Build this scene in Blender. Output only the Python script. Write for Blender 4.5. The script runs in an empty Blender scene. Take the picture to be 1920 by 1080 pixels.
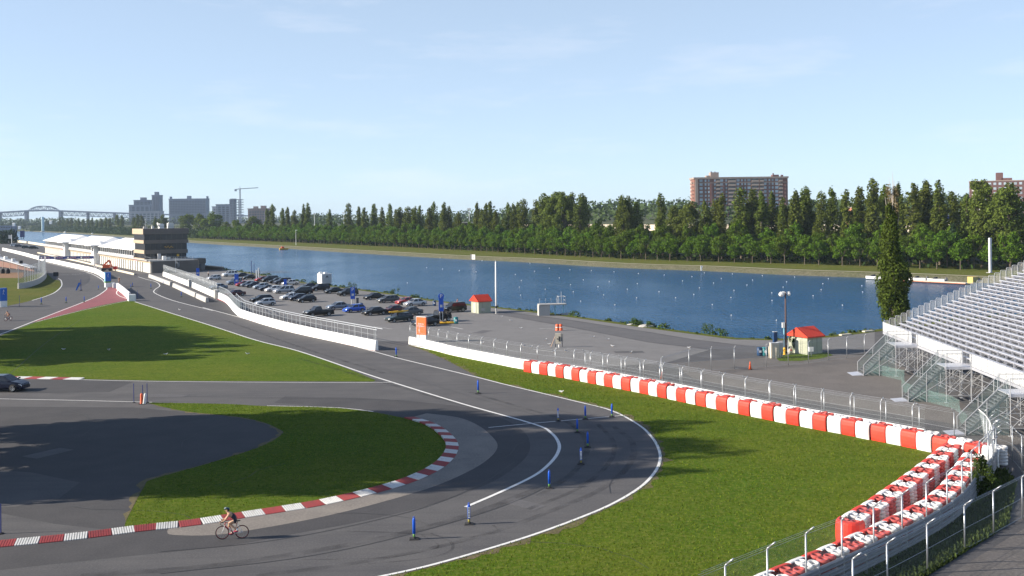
import bpy, bmesh, math, random
import numpy as np
from mathutils import Vector, Matrix
random.seed(7)
rng = np.random.default_rng(11)
S = bpy.context.scene
COL = S.collection
# ------------------------------------------------------------------ camera, sky, sun, exposure
CAM_H = 16.5; FPX = 1900.0; ROLL = math.radians(.7); CY = 406.0
cam_d = bpy.data.cameras.new('camera'); cam = bpy.data.objects.new('camera', cam_d); COL.objects.link(cam)
cam_d.sensor_width = 36.0; cam_d.lens = 36.0 * FPX / 1920.0
cam_d.shift_y = -(540.0 - CY) / 1920.0
cam_d.clip_start = .5; cam_d.clip_end = 20000
_r, _s = math.cos(ROLL), math.sin(ROLL)
cam.matrix_world = Matrix(((_r, _s, 0, 0), (0, 0, -1, 0), (-_s, _r, 0, CAM_H), (0, 0, 0, 1)))
S.camera = cam
SUN_EL = math.radians(24.0); SUN_AZ = math.radians(6.0)      # the sun stands to the left, a little behind the camera
to_sun = Vector((-math.cos(SUN_AZ) * math.cos(SUN_EL), -math.sin(SUN_AZ) * math.cos(SUN_EL), math.sin(SUN_EL)))
W = bpy.data.worlds.new('World'); S.world = W; W.use_nodes = True
wn = W.node_tree.nodes; wl = W.node_tree.links; wn.clear()
w_out = wn.new('ShaderNodeOutputWorld'); w_bg = wn.new('ShaderNodeBackground'); sky = wn.new('ShaderNodeTexSky')
sky.sky_type = 'NISHITA'; sky.sun_disc = False
sky.sun_elevation = SUN_EL; sky.sun_rotation = math.atan2(to_sun.x, to_sun.y)
sky.altitude = 30; sky.air_density = .6; sky.dust_density = .3; sky.ozone_density = 3.0
w_bg.inputs['Strength'].default_value = .10
# a thin summer veil, thickest towards the horizon, with a few wisps of cloud in it
w_tc = wn.new('ShaderNodeTexCoord'); w_sep = wn.new('ShaderNodeSeparateXYZ'); wl.new(w_tc.outputs['Generated'], w_sep.inputs[0])
w_fall = wn.new('ShaderNodeValToRGB'); e = w_fall.color_ramp.elements; e[0].position = 0; e[0].color = (.60, .60, .60, 1); e[1].position = 1; e[1].color = (.03, .03, .03, 1)
x = e.new(.21); x.color = (.47, .47, .47, 1); x = e.new(.45); x.color = (.12, .12, .12, 1)
wl.new(w_sep.outputs['Z'], w_fall.inputs['Fac'])
w_veil = wn.new('ShaderNodeMixRGB'); w_veil.inputs['Color2'].default_value = (4.35, 5.2, 5.85, 1)
wl.new(w_fall.outputs['Color'], w_veil.inputs['Fac']); wl.new(sky.outputs['Color'], w_veil.inputs['Color1'])
w_map = wn.new('ShaderNodeMapping'); w_map.inputs['Scale'].default_value = (2.0, 2.0, 11.0); w_map.inputs['Location'].default_value = (.9, 1.4, .15)
w_noise = wn.new('ShaderNodeTexNoise'); w_noise.inputs['Scale'].default_value = 2.3; w_noise.inputs['Detail'].default_value = 8; w_noise.inputs['Roughness'].default_value = .62
w_ramp = wn.new('ShaderNodeValToRGB'); w_ramp.color_ramp.elements[0].position = .53; w_ramp.color_ramp.elements[1].position = .82
w_ramp.color_ramp.elements[1].color = (.32, .32, .32, 1)
w_mix = wn.new('ShaderNodeMixRGB'); w_mix.inputs['Color2'].default_value = (6.0, 6.0, 6.4, 1)
wl.new(w_tc.outputs['Generated'], w_map.inputs['Vector']); wl.new(w_map.outputs[0], w_noise.inputs['Vector'])
wl.new(w_noise.outputs['Fac'], w_ramp.inputs['Fac']); wl.new(w_ramp.outputs['Color'], w_mix.inputs['Fac'])
wl.new(w_veil.outputs['Color'], w_mix.inputs['Color1']); wl.new(w_mix.outputs['Color'], w_bg.inputs['Color'])
wl.new(w_bg.outputs[0], w_out.inputs['Surface'])
sun_d = bpy.data.lights.new('sun', 'SUN'); sun_d.energy = 5.0; sun_d.angle = math.radians(.53); sun_d.color = (1, .90, .76)
sun = bpy.data.objects.new('sun', sun_d); COL.objects.link(sun); sun.location = to_sun * 500
sun.rotation_euler = to_sun.to_track_quat('Z', 'Y').to_euler()
S.view_settings.view_transform = 'Standard'; S.view_settings.look = 'None'; S.view_settings.gamma = 1
S.view_settings.use_curve_mapping = False; S.view_settings.exposure = .9
S.render.engine = 'CYCLES'
S.cycles.use_denoising = True
S.cycles.max_bounces = 8; S.cycles.transparent_max_bounces = 24; S.cycles.volume_bounces = 0
S.cycles.diffuse_bounces = 3; S.cycles.glossy_bounces = 3

# ------------------------------------------------------------------ helpers
def at(px, py, z=0.0, Y=None):
    "the point of the place, at height z (or depth Y), that lies on the line of sight through a point of the photograph"
    dx = (px - 960) / FPX; dy = -(py - CY) / FPX
    rx = dx * _r + dy * _s; rz = -dx * _s + dy * _r
    if Y is None: Y = (z - CAM_H) / rz
    return Vector((rx * Y, Y, CAM_H + rz * Y))
def A(pts, z=0.0): return [at(x, y, z) for x, y in pts]
def V2(p): return Vector((p[0], p[1]))
def smooth(pts, n=6, closed=False):
    P = [Vector(p) for p in pts]; out = []; N = len(P)
    rngk = range(N if closed else N - 1)
    for i in rngk:
        p0 = P[(i - 1) % N] if closed or i > 0 else P[0] * 2 - P[1]
        p1 = P[i]; p2 = P[(i + 1) % N]
        p3 = P[(i + 2) % N] if closed or i + 2 < N else P[-1] * 2 - P[-2]
        for k in range(n):
            t = k / n
            out.append(.5 * (2 * p1 + (p2 - p0) * t + (2 * p0 - 5 * p1 + 4 * p2 - p3) * t * t + (3 * p1 - p0 - 3 * p2 + p3) * t ** 3))
    if not closed: out.append(P[-1].copy())
    return out
def walk(pts, step, start=0.0):
    "points every step metres along a polyline, with its direction"
    out = []; d = start; acc = 0.0
    for a, b in zip(pts, pts[1:]):
        L = (b - a).length
        while d <= acc + L + 1e-6:
            t = (d - acc) / max(L, 1e-6); out.append((a.lerp(b, t), (b - a).normalized())); d += step
        acc += L
    return out
def plen(pts): return sum((b - a).length for a, b in zip(pts, pts[1:]))
def offset(pts, d):
    "shift a polyline sideways by d (positive: to its left)"
    out = []
    for i, p in enumerate(pts):
        a = pts[max(0, i - 1)]; b = pts[min(len(pts) - 1, i + 1)]
        t = (b - a); t.z = 0; t.normalize()
        out.append(Vector((p.x - t.y * d, p.y + t.x * d, p.z)))
    return out

def mat(name, col, rough=.7, metal=0.0, var=.12, scale=3.0, bump=0.0, bscale=None, spec=.4, coat=0.0, obj_rand=0.0, dirt=None, alpha=None, coord='Object'):
    m = bpy.data.materials.new(name); m.use_nodes = True
    n = m.node_tree.nodes; l = m.node_tree.links; b = n['Principled BSDF']
    b.inputs['Roughness'].default_value = rough; b.inputs['Metallic'].default_value = metal
    b.inputs['Specular IOR Level'].default_value = spec; b.inputs['Coat Weight'].default_value = coat
    tc = n.new('ShaderNodeTexCoord'); nz = n.new('ShaderNodeTexNoise'); nz.inputs['Scale'].default_value = scale; nz.inputs['Detail'].default_value = 5
    if coord == 'World':
        g = n.new('ShaderNodeNewGeometry'); l.new(g.outputs['Position'], nz.inputs['Vector'])
    else: l.new(tc.outputs[coord], nz.inputs['Vector'])
    mx = n.new('ShaderNodeMixRGB'); l.new(nz.outputs['Fac'], mx.inputs['Fac'])
    mx.inputs['Color1'].default_value = tuple(c * (1 - var * 1.6) for c in col) + (1,)
    mx.inputs['Color2'].default_value = tuple(min(1, c * (1 + var * 1.6)) for c in col) + (1,)
    last = mx.outputs['Color']
    if dirt:
        dn = n.new('ShaderNodeTexNoise'); dn.inputs['Scale'].default_value = dirt[1]; dn.inputs['Detail'].default_value = 8; dn.inputs['Roughness'].default_value = .7
        l.new(nz.inputs['Vector'].links[0].from_socket, dn.inputs['Vector'])
        rp = n.new('ShaderNodeValToRGB'); rp.color_ramp.elements[0].position = dirt[2]; rp.color_ramp.elements[1].position = dirt[2] + .2
        l.new(dn.outputs['Fac'], rp.inputs['Fac'])
        m2 = n.new('ShaderNodeMixRGB'); m2.inputs['Color2'].default_value = tuple(dirt[0]) + (1,)
        l.new(rp.outputs['Color'], m2.inputs['Fac']); l.new(last, m2.inputs['Color1']); last = m2.outputs['Color']
    if obj_rand:
        oi = n.new('ShaderNodeObjectInfo'); hs = n.new('ShaderNodeHueSaturation'); mr = n.new('ShaderNodeMapRange')
        mr.inputs['To Min'].default_value = 1 - obj_rand; mr.inputs['To Max'].default_value = 1 + obj_rand
        l.new(oi.outputs['Random'], mr.inputs['Value']); l.new(mr.outputs[0], hs.inputs['Value']); l.new(last, hs.inputs['Color']); last = hs.outputs['Color']
    l.new(last, b.inputs['Base Color'])
    if bump:
        bn = n.new('ShaderNodeTexNoise'); bn.inputs['Scale'].default_value = bscale or scale * 4; bn.inputs['Detail'].default_value = 6
        l.new(nz.inputs['Vector'].links[0].from_socket, bn.inputs['Vector'])
        bp = n.new('ShaderNodeBump'); bp.inputs['Strength'].default_value = bump; bp.inputs['Distance'].default_value = .05
        l.new(bn.outputs['Fac'], bp.inputs['Height']); l.new(bp.outputs[0], b.inputs['Normal'])
    if alpha is not None: b.inputs['Alpha'].default_value = alpha
    return m

class MB:
    def __init__(s): s.v = []; s.f = []; s.m = []
    def add(s, v, f, mi=0):
        o = len(s.v); s.v += [tuple(p) for p in v]; s.f += [tuple(i + o for i in q) for q in f]; s.m += [mi] * len(f); return s
    def box(s, x, y, z, sx, sy, sz, rz=0, mi=0, M=None):
        "box centred on x, y and standing on z"
        c, n = math.cos(rz), math.sin(rz); v = []
        for dz in (0, sz):
            for a, b in ((-1, -1), (1, -1), (1, 1), (-1, 1)):
                p, q = a * sx / 2, b * sy / 2; v.append(Vector((x + p * c - q * n, y + p * n + q * c, z + dz)))
        if M: v = [M @ p for p in v]
        return s.add(v, [(3, 2, 1, 0), (4, 5, 6, 7), (0, 1, 5, 4), (1, 2, 6, 5), (2, 3, 7, 6), (3, 0, 4, 7)], mi)
    def hull8(s, lo, hi, mi=0):
        "four bottom points, four top points"
        return s.add(list(lo) + list(hi), [(3, 2, 1, 0), (4, 5, 6, 7), (0, 1, 5, 4), (1, 2, 6, 5), (2, 3, 7, 6), (3, 0, 4, 7)], mi)
    def beam(s, p, q, w, h, mi=0):
        p, q = Vector(p), Vector(q); d = (q - p).normalized(); up = Vector((0, 0, 1)) if abs(d.z) < .95 else Vector((1, 0, 0))
        a = d.cross(up).normalized() * w / 2; b = a.cross(d).normalized() * h / 2
        return s.hull8([p - a - b, p + a - b, q + a - b, q - a - b], [p - a + b, p + a + b, q + a + b, q - a + b], mi)
    def tube(s, p, q, r, n=6, r2=None, mi=0, cap=True):
        p, q = Vector(p), Vector(q); d = (q - p).normalized(); up = Vector((0, 0, 1)) if abs(d.z) < .95 else Vector((1, 0, 0))
        a = d.cross(up).normalized(); b = a.cross(d); r2 = r if r2 is None else r2; v = []
        for c, rr in ((p, r), (q, r2)):
            for k in range(n):
                t = 2 * math.pi * k / n; v.append(c + a * rr * math.cos(t) + b * rr * math.sin(t))
        f = [(k, (k + 1) % n, n + (k + 1) % n, n + k) for k in range(n)]
        if cap: f += [tuple(range(n - 1, -1, -1)), tuple(range(n, 2 * n))]
        return s.add(v, f, mi)
    def path(s, pts, r, n=6, mi=0):
        for a, b in zip(pts, pts[1:]): s.tube(a, b, r, n, mi=mi)
        return s
    def prism(s, poly, z0, z1, mi=0):
        n = len(poly); v = [(p[0], p[1], z0) for p in poly] + [(p[0], p[1], z1) for p in poly]
        return s.add(v, [tuple(range(n - 1, -1, -1)), tuple(range(n, 2 * n))] + [(k, (k + 1) % n, n + (k + 1) % n, n + k) for k in range(n)], mi)
    def loft(s, secs, mi=0, cap=True, closed=True):
        n = len(secs[0]); v = [p for c in secs for p in c]; f = []
        for i in range(len(secs) - 1):
            for k in range(n if closed else n - 1): f.append((i * n + k, i * n + (k + 1) % n, (i + 1) * n + (k + 1) % n, (i + 1) * n + k))
        if cap and closed: f += [tuple(range(n - 1, -1, -1)), tuple((len(secs) - 1) * n + k for k in range(n))]
        return s.add(v, f, mi)
    def lathe(s, prof, n=12, c=(0, 0, 0), mi=0, ax='z'):
        secs = []
        for r, z in prof:
            ring = []
            for k in range(n):
                t = 2 * math.pi * k / n; x, y = r * math.cos(t), r * math.sin(t)
                p = (x, y, z) if ax == 'z' else ((x, z, y) if ax == 'y' else (z, x, y))
                ring.append((c[0] + p[0], c[1] + p[1], c[2] + p[2]))
            secs.append(ring)
        return s.loft(secs, mi)
    def torus(s, c, R, r, nu=12, nv=6, ax='z', mi=0, sq=1.0):
        v = []; f = []
        for i in range(nu):
            t = 2 * math.pi * i / nu
            for j in range(nv):
                w = 2 * math.pi * (j + .5) / nv; q = R + r * math.cos(w); h = r * sq * math.sin(w)
                x, y = q * math.cos(t), q * math.sin(t)
                p = (x, y, h) if ax == 'z' else ((x, h, y) if ax == 'y' else (h, x, y))
                v.append((c[0] + p[0], c[1] + p[1], c[2] + p[2]))
                f.append((i * nv + j, ((i + 1) % nu) * nv + j, ((i + 1) % nu) * nv + (j + 1) % nv, i * nv + (j + 1) % nv))
        return s.add(v, f, mi)
    def ell(s, c, rx, ry, rz, nu=10, nv=6, mi=0, M=None):
        v = []; f = []
        for j in range(nv + 1):
            w = -math.pi / 2 + math.pi * j / nv
            for i in range(nu):
                t = 2 * math.pi * i / nu; p = Vector((rx * math.cos(w) * math.cos(t), ry * math.cos(w) * math.sin(t), rz * math.sin(w)))
                if M: p = M @ p
                v.append((c[0] + p.x, c[1] + p.y, c[2] + p.z))
        for j in range(nv):
            for i in range(nu): f.append((j * nu + i, j * nu + (i + 1) % nu, (j + 1) * nu + (i + 1) % nu, (j + 1) * nu + i))
        return s.add(v, f, mi)
    def mesh(s, name, mats, smooth=False):
        me = bpy.data.meshes.new(name); me.from_pydata(s.v, [], s.f)
        for m in (mats if isinstance(mats, (list, tuple)) else [mats]): me.materials.append(m)
        if any(s.m): me.polygons.foreach_set('material_index', s.m)
        if smooth: me.polygons.foreach_set('use_smooth', [True] * len(s.f))
        me.update(); return me
def ob(name, me, parent=None, loc=None, rz=None, rot=None, scale=None):
    o = bpy.data.objects.new(name, me); COL.objects.link(o)
    if parent: o.parent = parent
    if loc is not None: o.location = loc
    if rz is not None: o.rotation_euler = (0, 0, rz)
    if rot is not None: o.rotation_euler = rot
    if scale is not None: o.scale = scale if hasattr(scale, '__len__') else (scale,) * 3
    return o
def tag(o, label, cat, group=None, kind=None):
    o['label'] = label; o['category'] = cat
    if group: o['group'] = group
    if kind: o['kind'] = kind
    return o
def thing(name, label, cat, loc=(0, 0, 0), rz=0.0, group=None, scale=None):
    return tag(ob(name, None, None, loc, rz, scale=scale), label, cat, group)
def part(name, mb, m, parent, smooth=False, loc=None, rz=None): return ob(name, mb.mesh(name, m, smooth), parent, loc, rz)
def setting(name, mb, m, parent=None, smooth=False, kind='structure'):
    o = ob(name, mb.mesh(name, m, smooth), parent)
    if parent is None: o['kind'] = kind
    return o
def sheet(name, pts, z, m, parent=None):
    mb = MB(); mb.add([(p[0], p[1], z) for p in pts], [tuple(range(len(pts)))])
    o = setting(name, mb, m, parent)
    if o.data.polygons[0].normal.z < 0: o.data.flip_normals()
    return o
def ribbon_mb(pts, w, z, mb=None, w2=None):
    mb = mb or MB(); L = offset(pts, w / 2); Rr = offset(pts, -(w if w2 is None else w2) / 2); n = len(pts)
    return mb.add([(p.x, p.y, z) for p in Rr] + [(p.x, p.y, z) for p in L], [(i, i + 1, n + i + 1, n + i) for i in range(n - 1)])
def copy_tree(o, parent=None):
    c = o.copy(); COL.objects.link(c)
    if parent: c.parent = parent
    for ch in list(o.children): copy_tree(ch, c)
    return c
def text_mesh(txt, size, depth=.01, align='CENTER'):
    cu = bpy.data.curves.new('lettering', 'FONT'); cu.body = txt; cu.size = size; cu.extrude = depth; cu.align_x = align; cu.align_y = 'CENTER'; cu.resolution_u = 2
    o = bpy.data.objects.new('lettering', cu); COL.objects.link(o)
    dg = bpy.context.evaluated_depsgraph_get(); me = bpy.data.meshes.new_from_object(o.evaluated_get(dg))
    bpy.data.objects.remove(o); return me
def lettering(txt, size, m, parent, loc, rot, depth=.01):
    me = text_mesh(txt, size, depth); me.materials.clear(); me.materials.append(m)
    return ob('lettering', me, parent, loc, rot=rot)
UX = Vector((-.5214, .8533, 0)); NX = Vector((.8533, .5214, 0))       # along the basin, and across it
RZ_N = math.atan2(NX.y, NX.x)                                        # x axis pointing across the basin
# ------------------------------------------------------------------ ground materials
def ground_mat(name, cols, scales, rough=.9, bump=.25, bscale=6.0, ramp=(.35, .65), spec=.25, streak=None, sk=.55):
    "world-space colour built from three noises: cols = (base, low patch colour, fine dark, fine light)"
    m = bpy.data.materials.new(name); m.use_nodes = True; n = m.node_tree.nodes; l = m.node_tree.links; b = n['Principled BSDF']
    b.inputs['Roughness'].default_value = rough; b.inputs['Specular IOR Level'].default_value = spec
    g = n.new('ShaderNodeNewGeometry')
    def noise(sc, det=6, r=.6):
        z = n.new('ShaderNodeTexNoise'); z.inputs['Scale'].default_value = sc; z.inputs['Detail'].default_value = det; z.inputs['Roughness'].default_value = r
        l.new(g.outputs['Position'], z.inputs['Vector']); return z
    def ramp_(src, lo, hi):
        r = n.new('ShaderNodeValToRGB'); r.color_ramp.elements[0].position = lo; r.color_ramp.elements[1].position = hi; l.new(src, r.inputs['Fac']); return r.outputs['Color']
    def mix(f, a, c, typ='MIX'):
        x = n.new('ShaderNodeMixRGB'); x.blend_type = typ
        if isinstance(f, float): x.inputs['Fac'].default_value = f
        else: l.new(f, x.inputs['Fac'])
        for s, k in ((a, 'Color1'), (c, 'Color2')):
            if isinstance(s, tuple): x.inputs[k].default_value = s + (1,)
            else: l.new(s, x.inputs[k])
        return x.outputs['Color']
    c = mix(ramp_(noise(scales[0]).outputs['Fac'], *ramp), cols[0], cols[1])
    c = mix(ramp_(noise(scales[1]).outputs['Fac'], .30, .70), mix(.75, c, cols[2]), c)
    c = mix(ramp_(noise(scales[2], 3, .7).outputs['Fac'], .45, .75), c, mix(.7, c, cols[3]))
    if streak:
        mp = n.new('ShaderNodeMapping'); mp.inputs['Rotation'].default_value = (0, 0, streak[0]); mp.inputs['Scale'].default_value = (.02, streak[1], 1)
        l.new(g.outputs['Position'], mp.inputs['Vector']); z = n.new('ShaderNodeTexNoise'); z.inputs['Scale'].default_value = 1; z.inputs['Detail'].default_value = 4
        l.new(mp.outputs[0], z.inputs['Vector']); c = mix(ramp_(z.outputs['Fac'], .5, .72), c, mix(sk, c, cols[2]))
    l.new(c, b.inputs['Base Color'])
    bn = noise(bscale, 5, .75); bp = n.new('ShaderNodeBump'); bp.inputs['Strength'].default_value = bump; bp.inputs['Distance'].default_value = .08
    l.new(bn.outputs['Fac'], bp.inputs['Height']); l.new(bp.outputs[0], b.inputs['Normal'])
    return m
M_ASPH = ground_mat('asphalt', ((.092, .090, .094), (.116, .112, .112), (.066, .066, .072), (.15, .145, .14)), (.035, .35, 9.0), bump=.12, streak=(.9, 1.2))
M_TRACK = ground_mat('track_asphalt', ((.112, .110, .116), (.132, .128, .130), (.086, .086, .092), (.165, .16, .16)), (.05, .5, 9.0), bump=.12, streak=(-.5, 1.6))
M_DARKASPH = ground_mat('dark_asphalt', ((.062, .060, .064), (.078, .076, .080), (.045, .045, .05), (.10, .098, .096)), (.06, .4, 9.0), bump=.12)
M_CONC = ground_mat('worn_concrete', ((.25, .225, .195), (.21, .19, .17), (.15, .135, .125), (.31, .28, .25)), (.12, .5, 7.0), bump=.12)
M_PALE = ground_mat('pale_asphalt', ((.195, .190, .190), (.165, .162, .162), (.135, .132, .133), (.24, .235, .23)), (.08, .6, 9.0), bump=.12)
M_GRAVEL = ground_mat('dirty_gravel', ((.165, .148, .138), (.130, .122, .118), (.095, .088, .083), (.23, .21, .19)), (.10, .5, 6.0), bump=.25)
M_GRASS = ground_mat('mown_grass', ((.066, .132, .009), (.125, .155, .016), (.046, .092, .006), (.20, .20, .05)), (.06, .7, 3.2), bump=1.0, bscale=5.0, rough=1.0, spec=.05, streak=(-.75, .55), sk=.30)
M_GRASS2 = ground_mat('dry_grass', ((.085, .115, .018), (.14, .135, .034), (.050, .075, .012), (.19, .18, .06)), (.07, .6, 3.2), bump=1.0, bscale=5.0, rough=1.0, spec=.05)
M_DITCH = ground_mat('rough_grass', ((.030, .055, .012), (.055, .070, .02), (.018, .032, .008), (.10, .11, .04)), (.25, 1.2, 4.0), bump=1.0, bscale=5.0, rough=1.0, spec=.05)
M_BANK = ground_mat('stony_bank', ((.13, .12, .07), (.085, .095, .035), (.05, .05, .025), (.26, .24, .19)), (.12, .9, 2.2), bump=.8, bscale=2.0)
M_PATH = ground_mat('gravel_path', ((.42, .37, .29), (.36, .32, .25), (.28, .25, .2), (.5, .45, .36)), (.1, .8, 5.0), bump=.1)
M_PINK = ground_mat('faded_red_paint', ((.30, .085, .10), (.24, .075, .088), (.18, .07, .08), (.36, .14, .15)), (.12, .7, 6.0), bump=.1)
M_FAR = ground_mat('far_ground', ((.05, .075, .02), (.09, .09, .05), (.035, .05, .016), (.14, .13, .09)), (.01, .06, .5), bump=.3, bscale=.5)
M_DIRT = ground_mat('brown_dirt', ((.27, .15, .075), (.22, .13, .07), (.16, .095, .05), (.33, .2, .11)), (.15, .8, 4.0), bump=.3)
M_LINE = mat('road_paint', (.72, .72, .70), .7, var=.1, scale=2.0, dirt=((.30, .30, .30), 3.0, .56), coord='World')
M_LINE2 = mat('worn_road_paint', (.62, .62, .60), .7, var=.12, scale=2.0, dirt=((.17, .17, .17), 2.2, .50), coord='World')

# ------------------------------------------------------------------ the lie of the land
p0 = at(420, 505)
near_px = [(420, 505), (480, 513), (555, 528), (620, 535.5), (705, 546.5), (755, 554), (817, 563.5), (882, 571), (940, 577), (990, 582.5), (1065, 591.5), (1130, 600.5), (1215, 612.5), (1304, 624), (1381, 634), (1459, 636), (1549, 630), (1654, 617), (1720, 609), (1800, 598), (1950, 586), (2300, 580)]
near_shore = [p0 + UX * 2300, p0 + UX * 1200, p0 + UX * 500, p0 + UX * 200] + A(near_px)
far_px = [(-700, 428.5), (-300, 430), (5, 433.2), (60, 434.5), (120, 437), (215, 444), (353, 455), (530, 466), (638, 473), (855, 486), (975, 491.3), (1150, 502), (1315, 508), (1459, 515), (1650, 522), (1830, 530), (1960, 535), (2200, 541)]
far_shore = A(far_px, -1.2)
for p in far_shore: p.z = 0
nsx = near_shore[-1]
sheet('ground', [(-3800, near_shore[0].y)] + [(p.x, p.y) for p in near_shore] + [(1500, nsx.y), (1500, -300), (-3800, -300)], 0.0, M_ASPH)
mb = MB(); n = len(near_shore)      # the edge drops to the water
mb.add([(p.x, p.y, 0) for p in near_shore] + [(p.x + .8, p.y + 1.3, -2.2) for p in near_shore], [(i + 1, i, n + i, n + i + 1) for i in range(n - 1)])
setting('basin_edge', mb, M_BANK)
m = bpy.data.materials.new('basin_water'); m.use_nodes = True; nn = m.node_tree.nodes; ll = m.node_tree.links; b = nn['Principled BSDF']
b.inputs['Base Color'].default_value = (.002, .066, .175, 1); b.inputs['Roughness'].default_value = .16; b.inputs['IOR'].default_value = 1.15
g = nn.new('ShaderNodeNewGeometry'); mp = nn.new('ShaderNodeMapping'); mp.inputs['Rotation'].default_value = (0, 0, .35); mp.inputs['Scale'].default_value = (1, .55, 1)
ll.new(g.outputs['Position'], mp.inputs['Vector'])
z1 = nn.new('ShaderNodeTexNoise'); z1.inputs['Scale'].default_value = 1.1; z1.inputs['Detail'].default_value = 4; z1.inputs['Roughness'].default_value = .6
z2 = nn.new('ShaderNodeTexNoise'); z2.inputs['Scale'].default_value = .022; z2.inputs['Detail'].default_value = 3
ll.new(mp.outputs[0], z1.inputs['Vector']); ll.new(mp.outputs[0], z2.inputs['Vector'])
mr = nn.new('ShaderNodeMapRange'); mr.inputs['From Min'].default_value = .35; mr.inputs['From Max'].default_value = .65; mr.inputs['To Min'].default_value = .22; mr.inputs['To Max'].default_value = 1.0
ll.new(z2.outputs['Fac'], mr.inputs['Value'])
bp = nn.new('ShaderNodeBump'); bp.inputs['Distance'].default_value = .75; ll.new(mr.outputs[0], bp.inputs['Strength']); ll.new(z1.outputs['Fac'], bp.inputs['Height']); ll.new(bp.outputs[0], b.inputs['Normal'])
M_WATER = m
w_far = offset(far_shore, 2.0)
poly = [(p.x - UX.y * 0 - 1.0, p.y - 1.0) for p in near_shore]
mb = MB(); mb.add([(-3000, 20, -1.2), (1500, 20, -1.2), (1500, 4000, -1.2), (-3000, 4000, -1.2)], [(0, 1, 2, 3)])
setting('water', mb, M_WATER)
# far bank: stones, path, mown strip, then the raised ground behind the trees
fs = smooth(far_shore, 3)
def strip(name, o0, z0, o1, z1, m):
    a, c = offset(fs, o0), offset(fs, o1); k = len(fs); mb = MB()
    mb.add([(p.x, p.y, z0) for p in a] + [(p.x, p.y, z1) for p in c], [(i, i + 1, k + i + 1, k + i) for i in range(k - 1)])
    o = setting(name, mb, m, smooth=True)
    if o.data.polygons[0].normal.z < 0: o.data.flip_normals()
    return o
strip('far_bank', -.8, -1.5, 3.4, 0, M_BANK)
strip('far_lawn', 3.4, 0, 62, .3, M_GRASS2)
strip('far_path', 5.2, .03, 7.4, .035, M_PATH)
strip('embankment', 60, .3, 95, 9.0, M_FAR)
pl = offset(fs, 93)
mb = MB(); k = len(pl)
mb.add([(p.x, p.y, 8.9) for p in pl] + [(p.x * 1.0 + (p.x - pl[k // 2].x) * .6, p.y + 5200, 8.9) for p in pl], [(i, i + 1, k + i + 1, k + i) for i in range(k - 1)])
o = setting('far_ground', mb, M_FAR)
if o.data.polygons[0].normal.z < 0: o.data.flip_normals()

# ------------------------------------------------------------------ lawns and surfaces on the near side
def S_(pts, n=4): return smooth(A(pts), n)
lawn1 = A([(253, 565)]) + S_([(255, 566), (320, 587), (400, 612), (480, 638), (560, 658.5), (640, 687), (705, 713)], 3) + A([(700, 715.5), (300, 714), (150, 711), (0, 708), (-600, 700), (-600, 690), (0, 630), (67, 604)]) + S_([(67, 603.5), (110, 593), (150, 582.5), (200, 571), (240, 563.5)], 3)
sheet('lawn_triangle', lawn1, .008, M_GRASS)
kin = [(278, 755), (420, 757.5), (500, 761.6), (605, 763), (693, 772), (757, 784), (799, 797), (826, 816), (838, 834), (834, 851), (818, 869), (792, 885), (746, 904), (676, 923.5), (588, 943), (500, 957), (422, 969), (352, 979.5), (281, 986.5), (234, 990)]
lk = S_(kin, 5)
left_in = S_([(234, 990), (235, 981), (246, 958.5), (271, 911), (281, 900.5), (334, 885), (404.5, 865), (475, 842.5), (510, 827), (530, 812.6), (524, 805.5), (492, 791.5), (440, 781), (352, 772), (306, 763), (279, 755.5)], 4)
sheet('hairpin_lawn', lk + left_in[1:-1], .010, M_GRASS)
wl_out = S_([(743, 671), (890, 706.5), (947, 721), (1075, 751.5), (1145, 769.5), (1197, 796.5), (1223, 821), (1236, 845), (1237, 866), (1226, 888), (1200, 914), (1150, 944), (1090, 970), (1000, 1003), (900, 1034), (800, 1062), (700, 1084), (560, 1112), (380, 1142)], 6)
lawn3 = S_([(765, 647), (802, 660), (840, 677), (890, 704)], 4) + offset(wl_out, .22)[8:] + A([(380, 1180), (1400, 1250), (1500, 1150)])
lawn3 = lawn3 + A([(1640, 1075), (1760, 1000), (1850, 935), (1868, 880), (1848, 838), (1790, 826), (1689, 812), (1578, 790), (1463, 766), (1400, 755), (1250, 720), (1040, 690), (981, 682), (925, 672), (852, 660), (815, 651)])
sheet('outer_lawn', lawn3, .006, M_GRASS)
# ditch between the outer barrier and the fence
sheet('ditch_grass', A([(1500, 1150), (1640, 1075), (1760, 1000), (1850, 935), (1868, 880), (1885, 882), (1905, 905), (1890, 985), (1800, 1042), (1720, 1092), (1640, 1160)]), .012, M_DITCH)
# left verge lawns
sheet('verge_lawn', A([(-80, 521), (40, 521), (85, 510), (100, 524), (112, 526), (115, 537), (104, 547), (86, 555), (50, 566), (12, 574), (-80, 580)]), .008, M_GRASS2)
sheet('dirt_bank', A([(-120, 512), (44, 511), (44, 518), (40, 521.2), (-120, 522)]), .014, M_DIRT)
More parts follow.
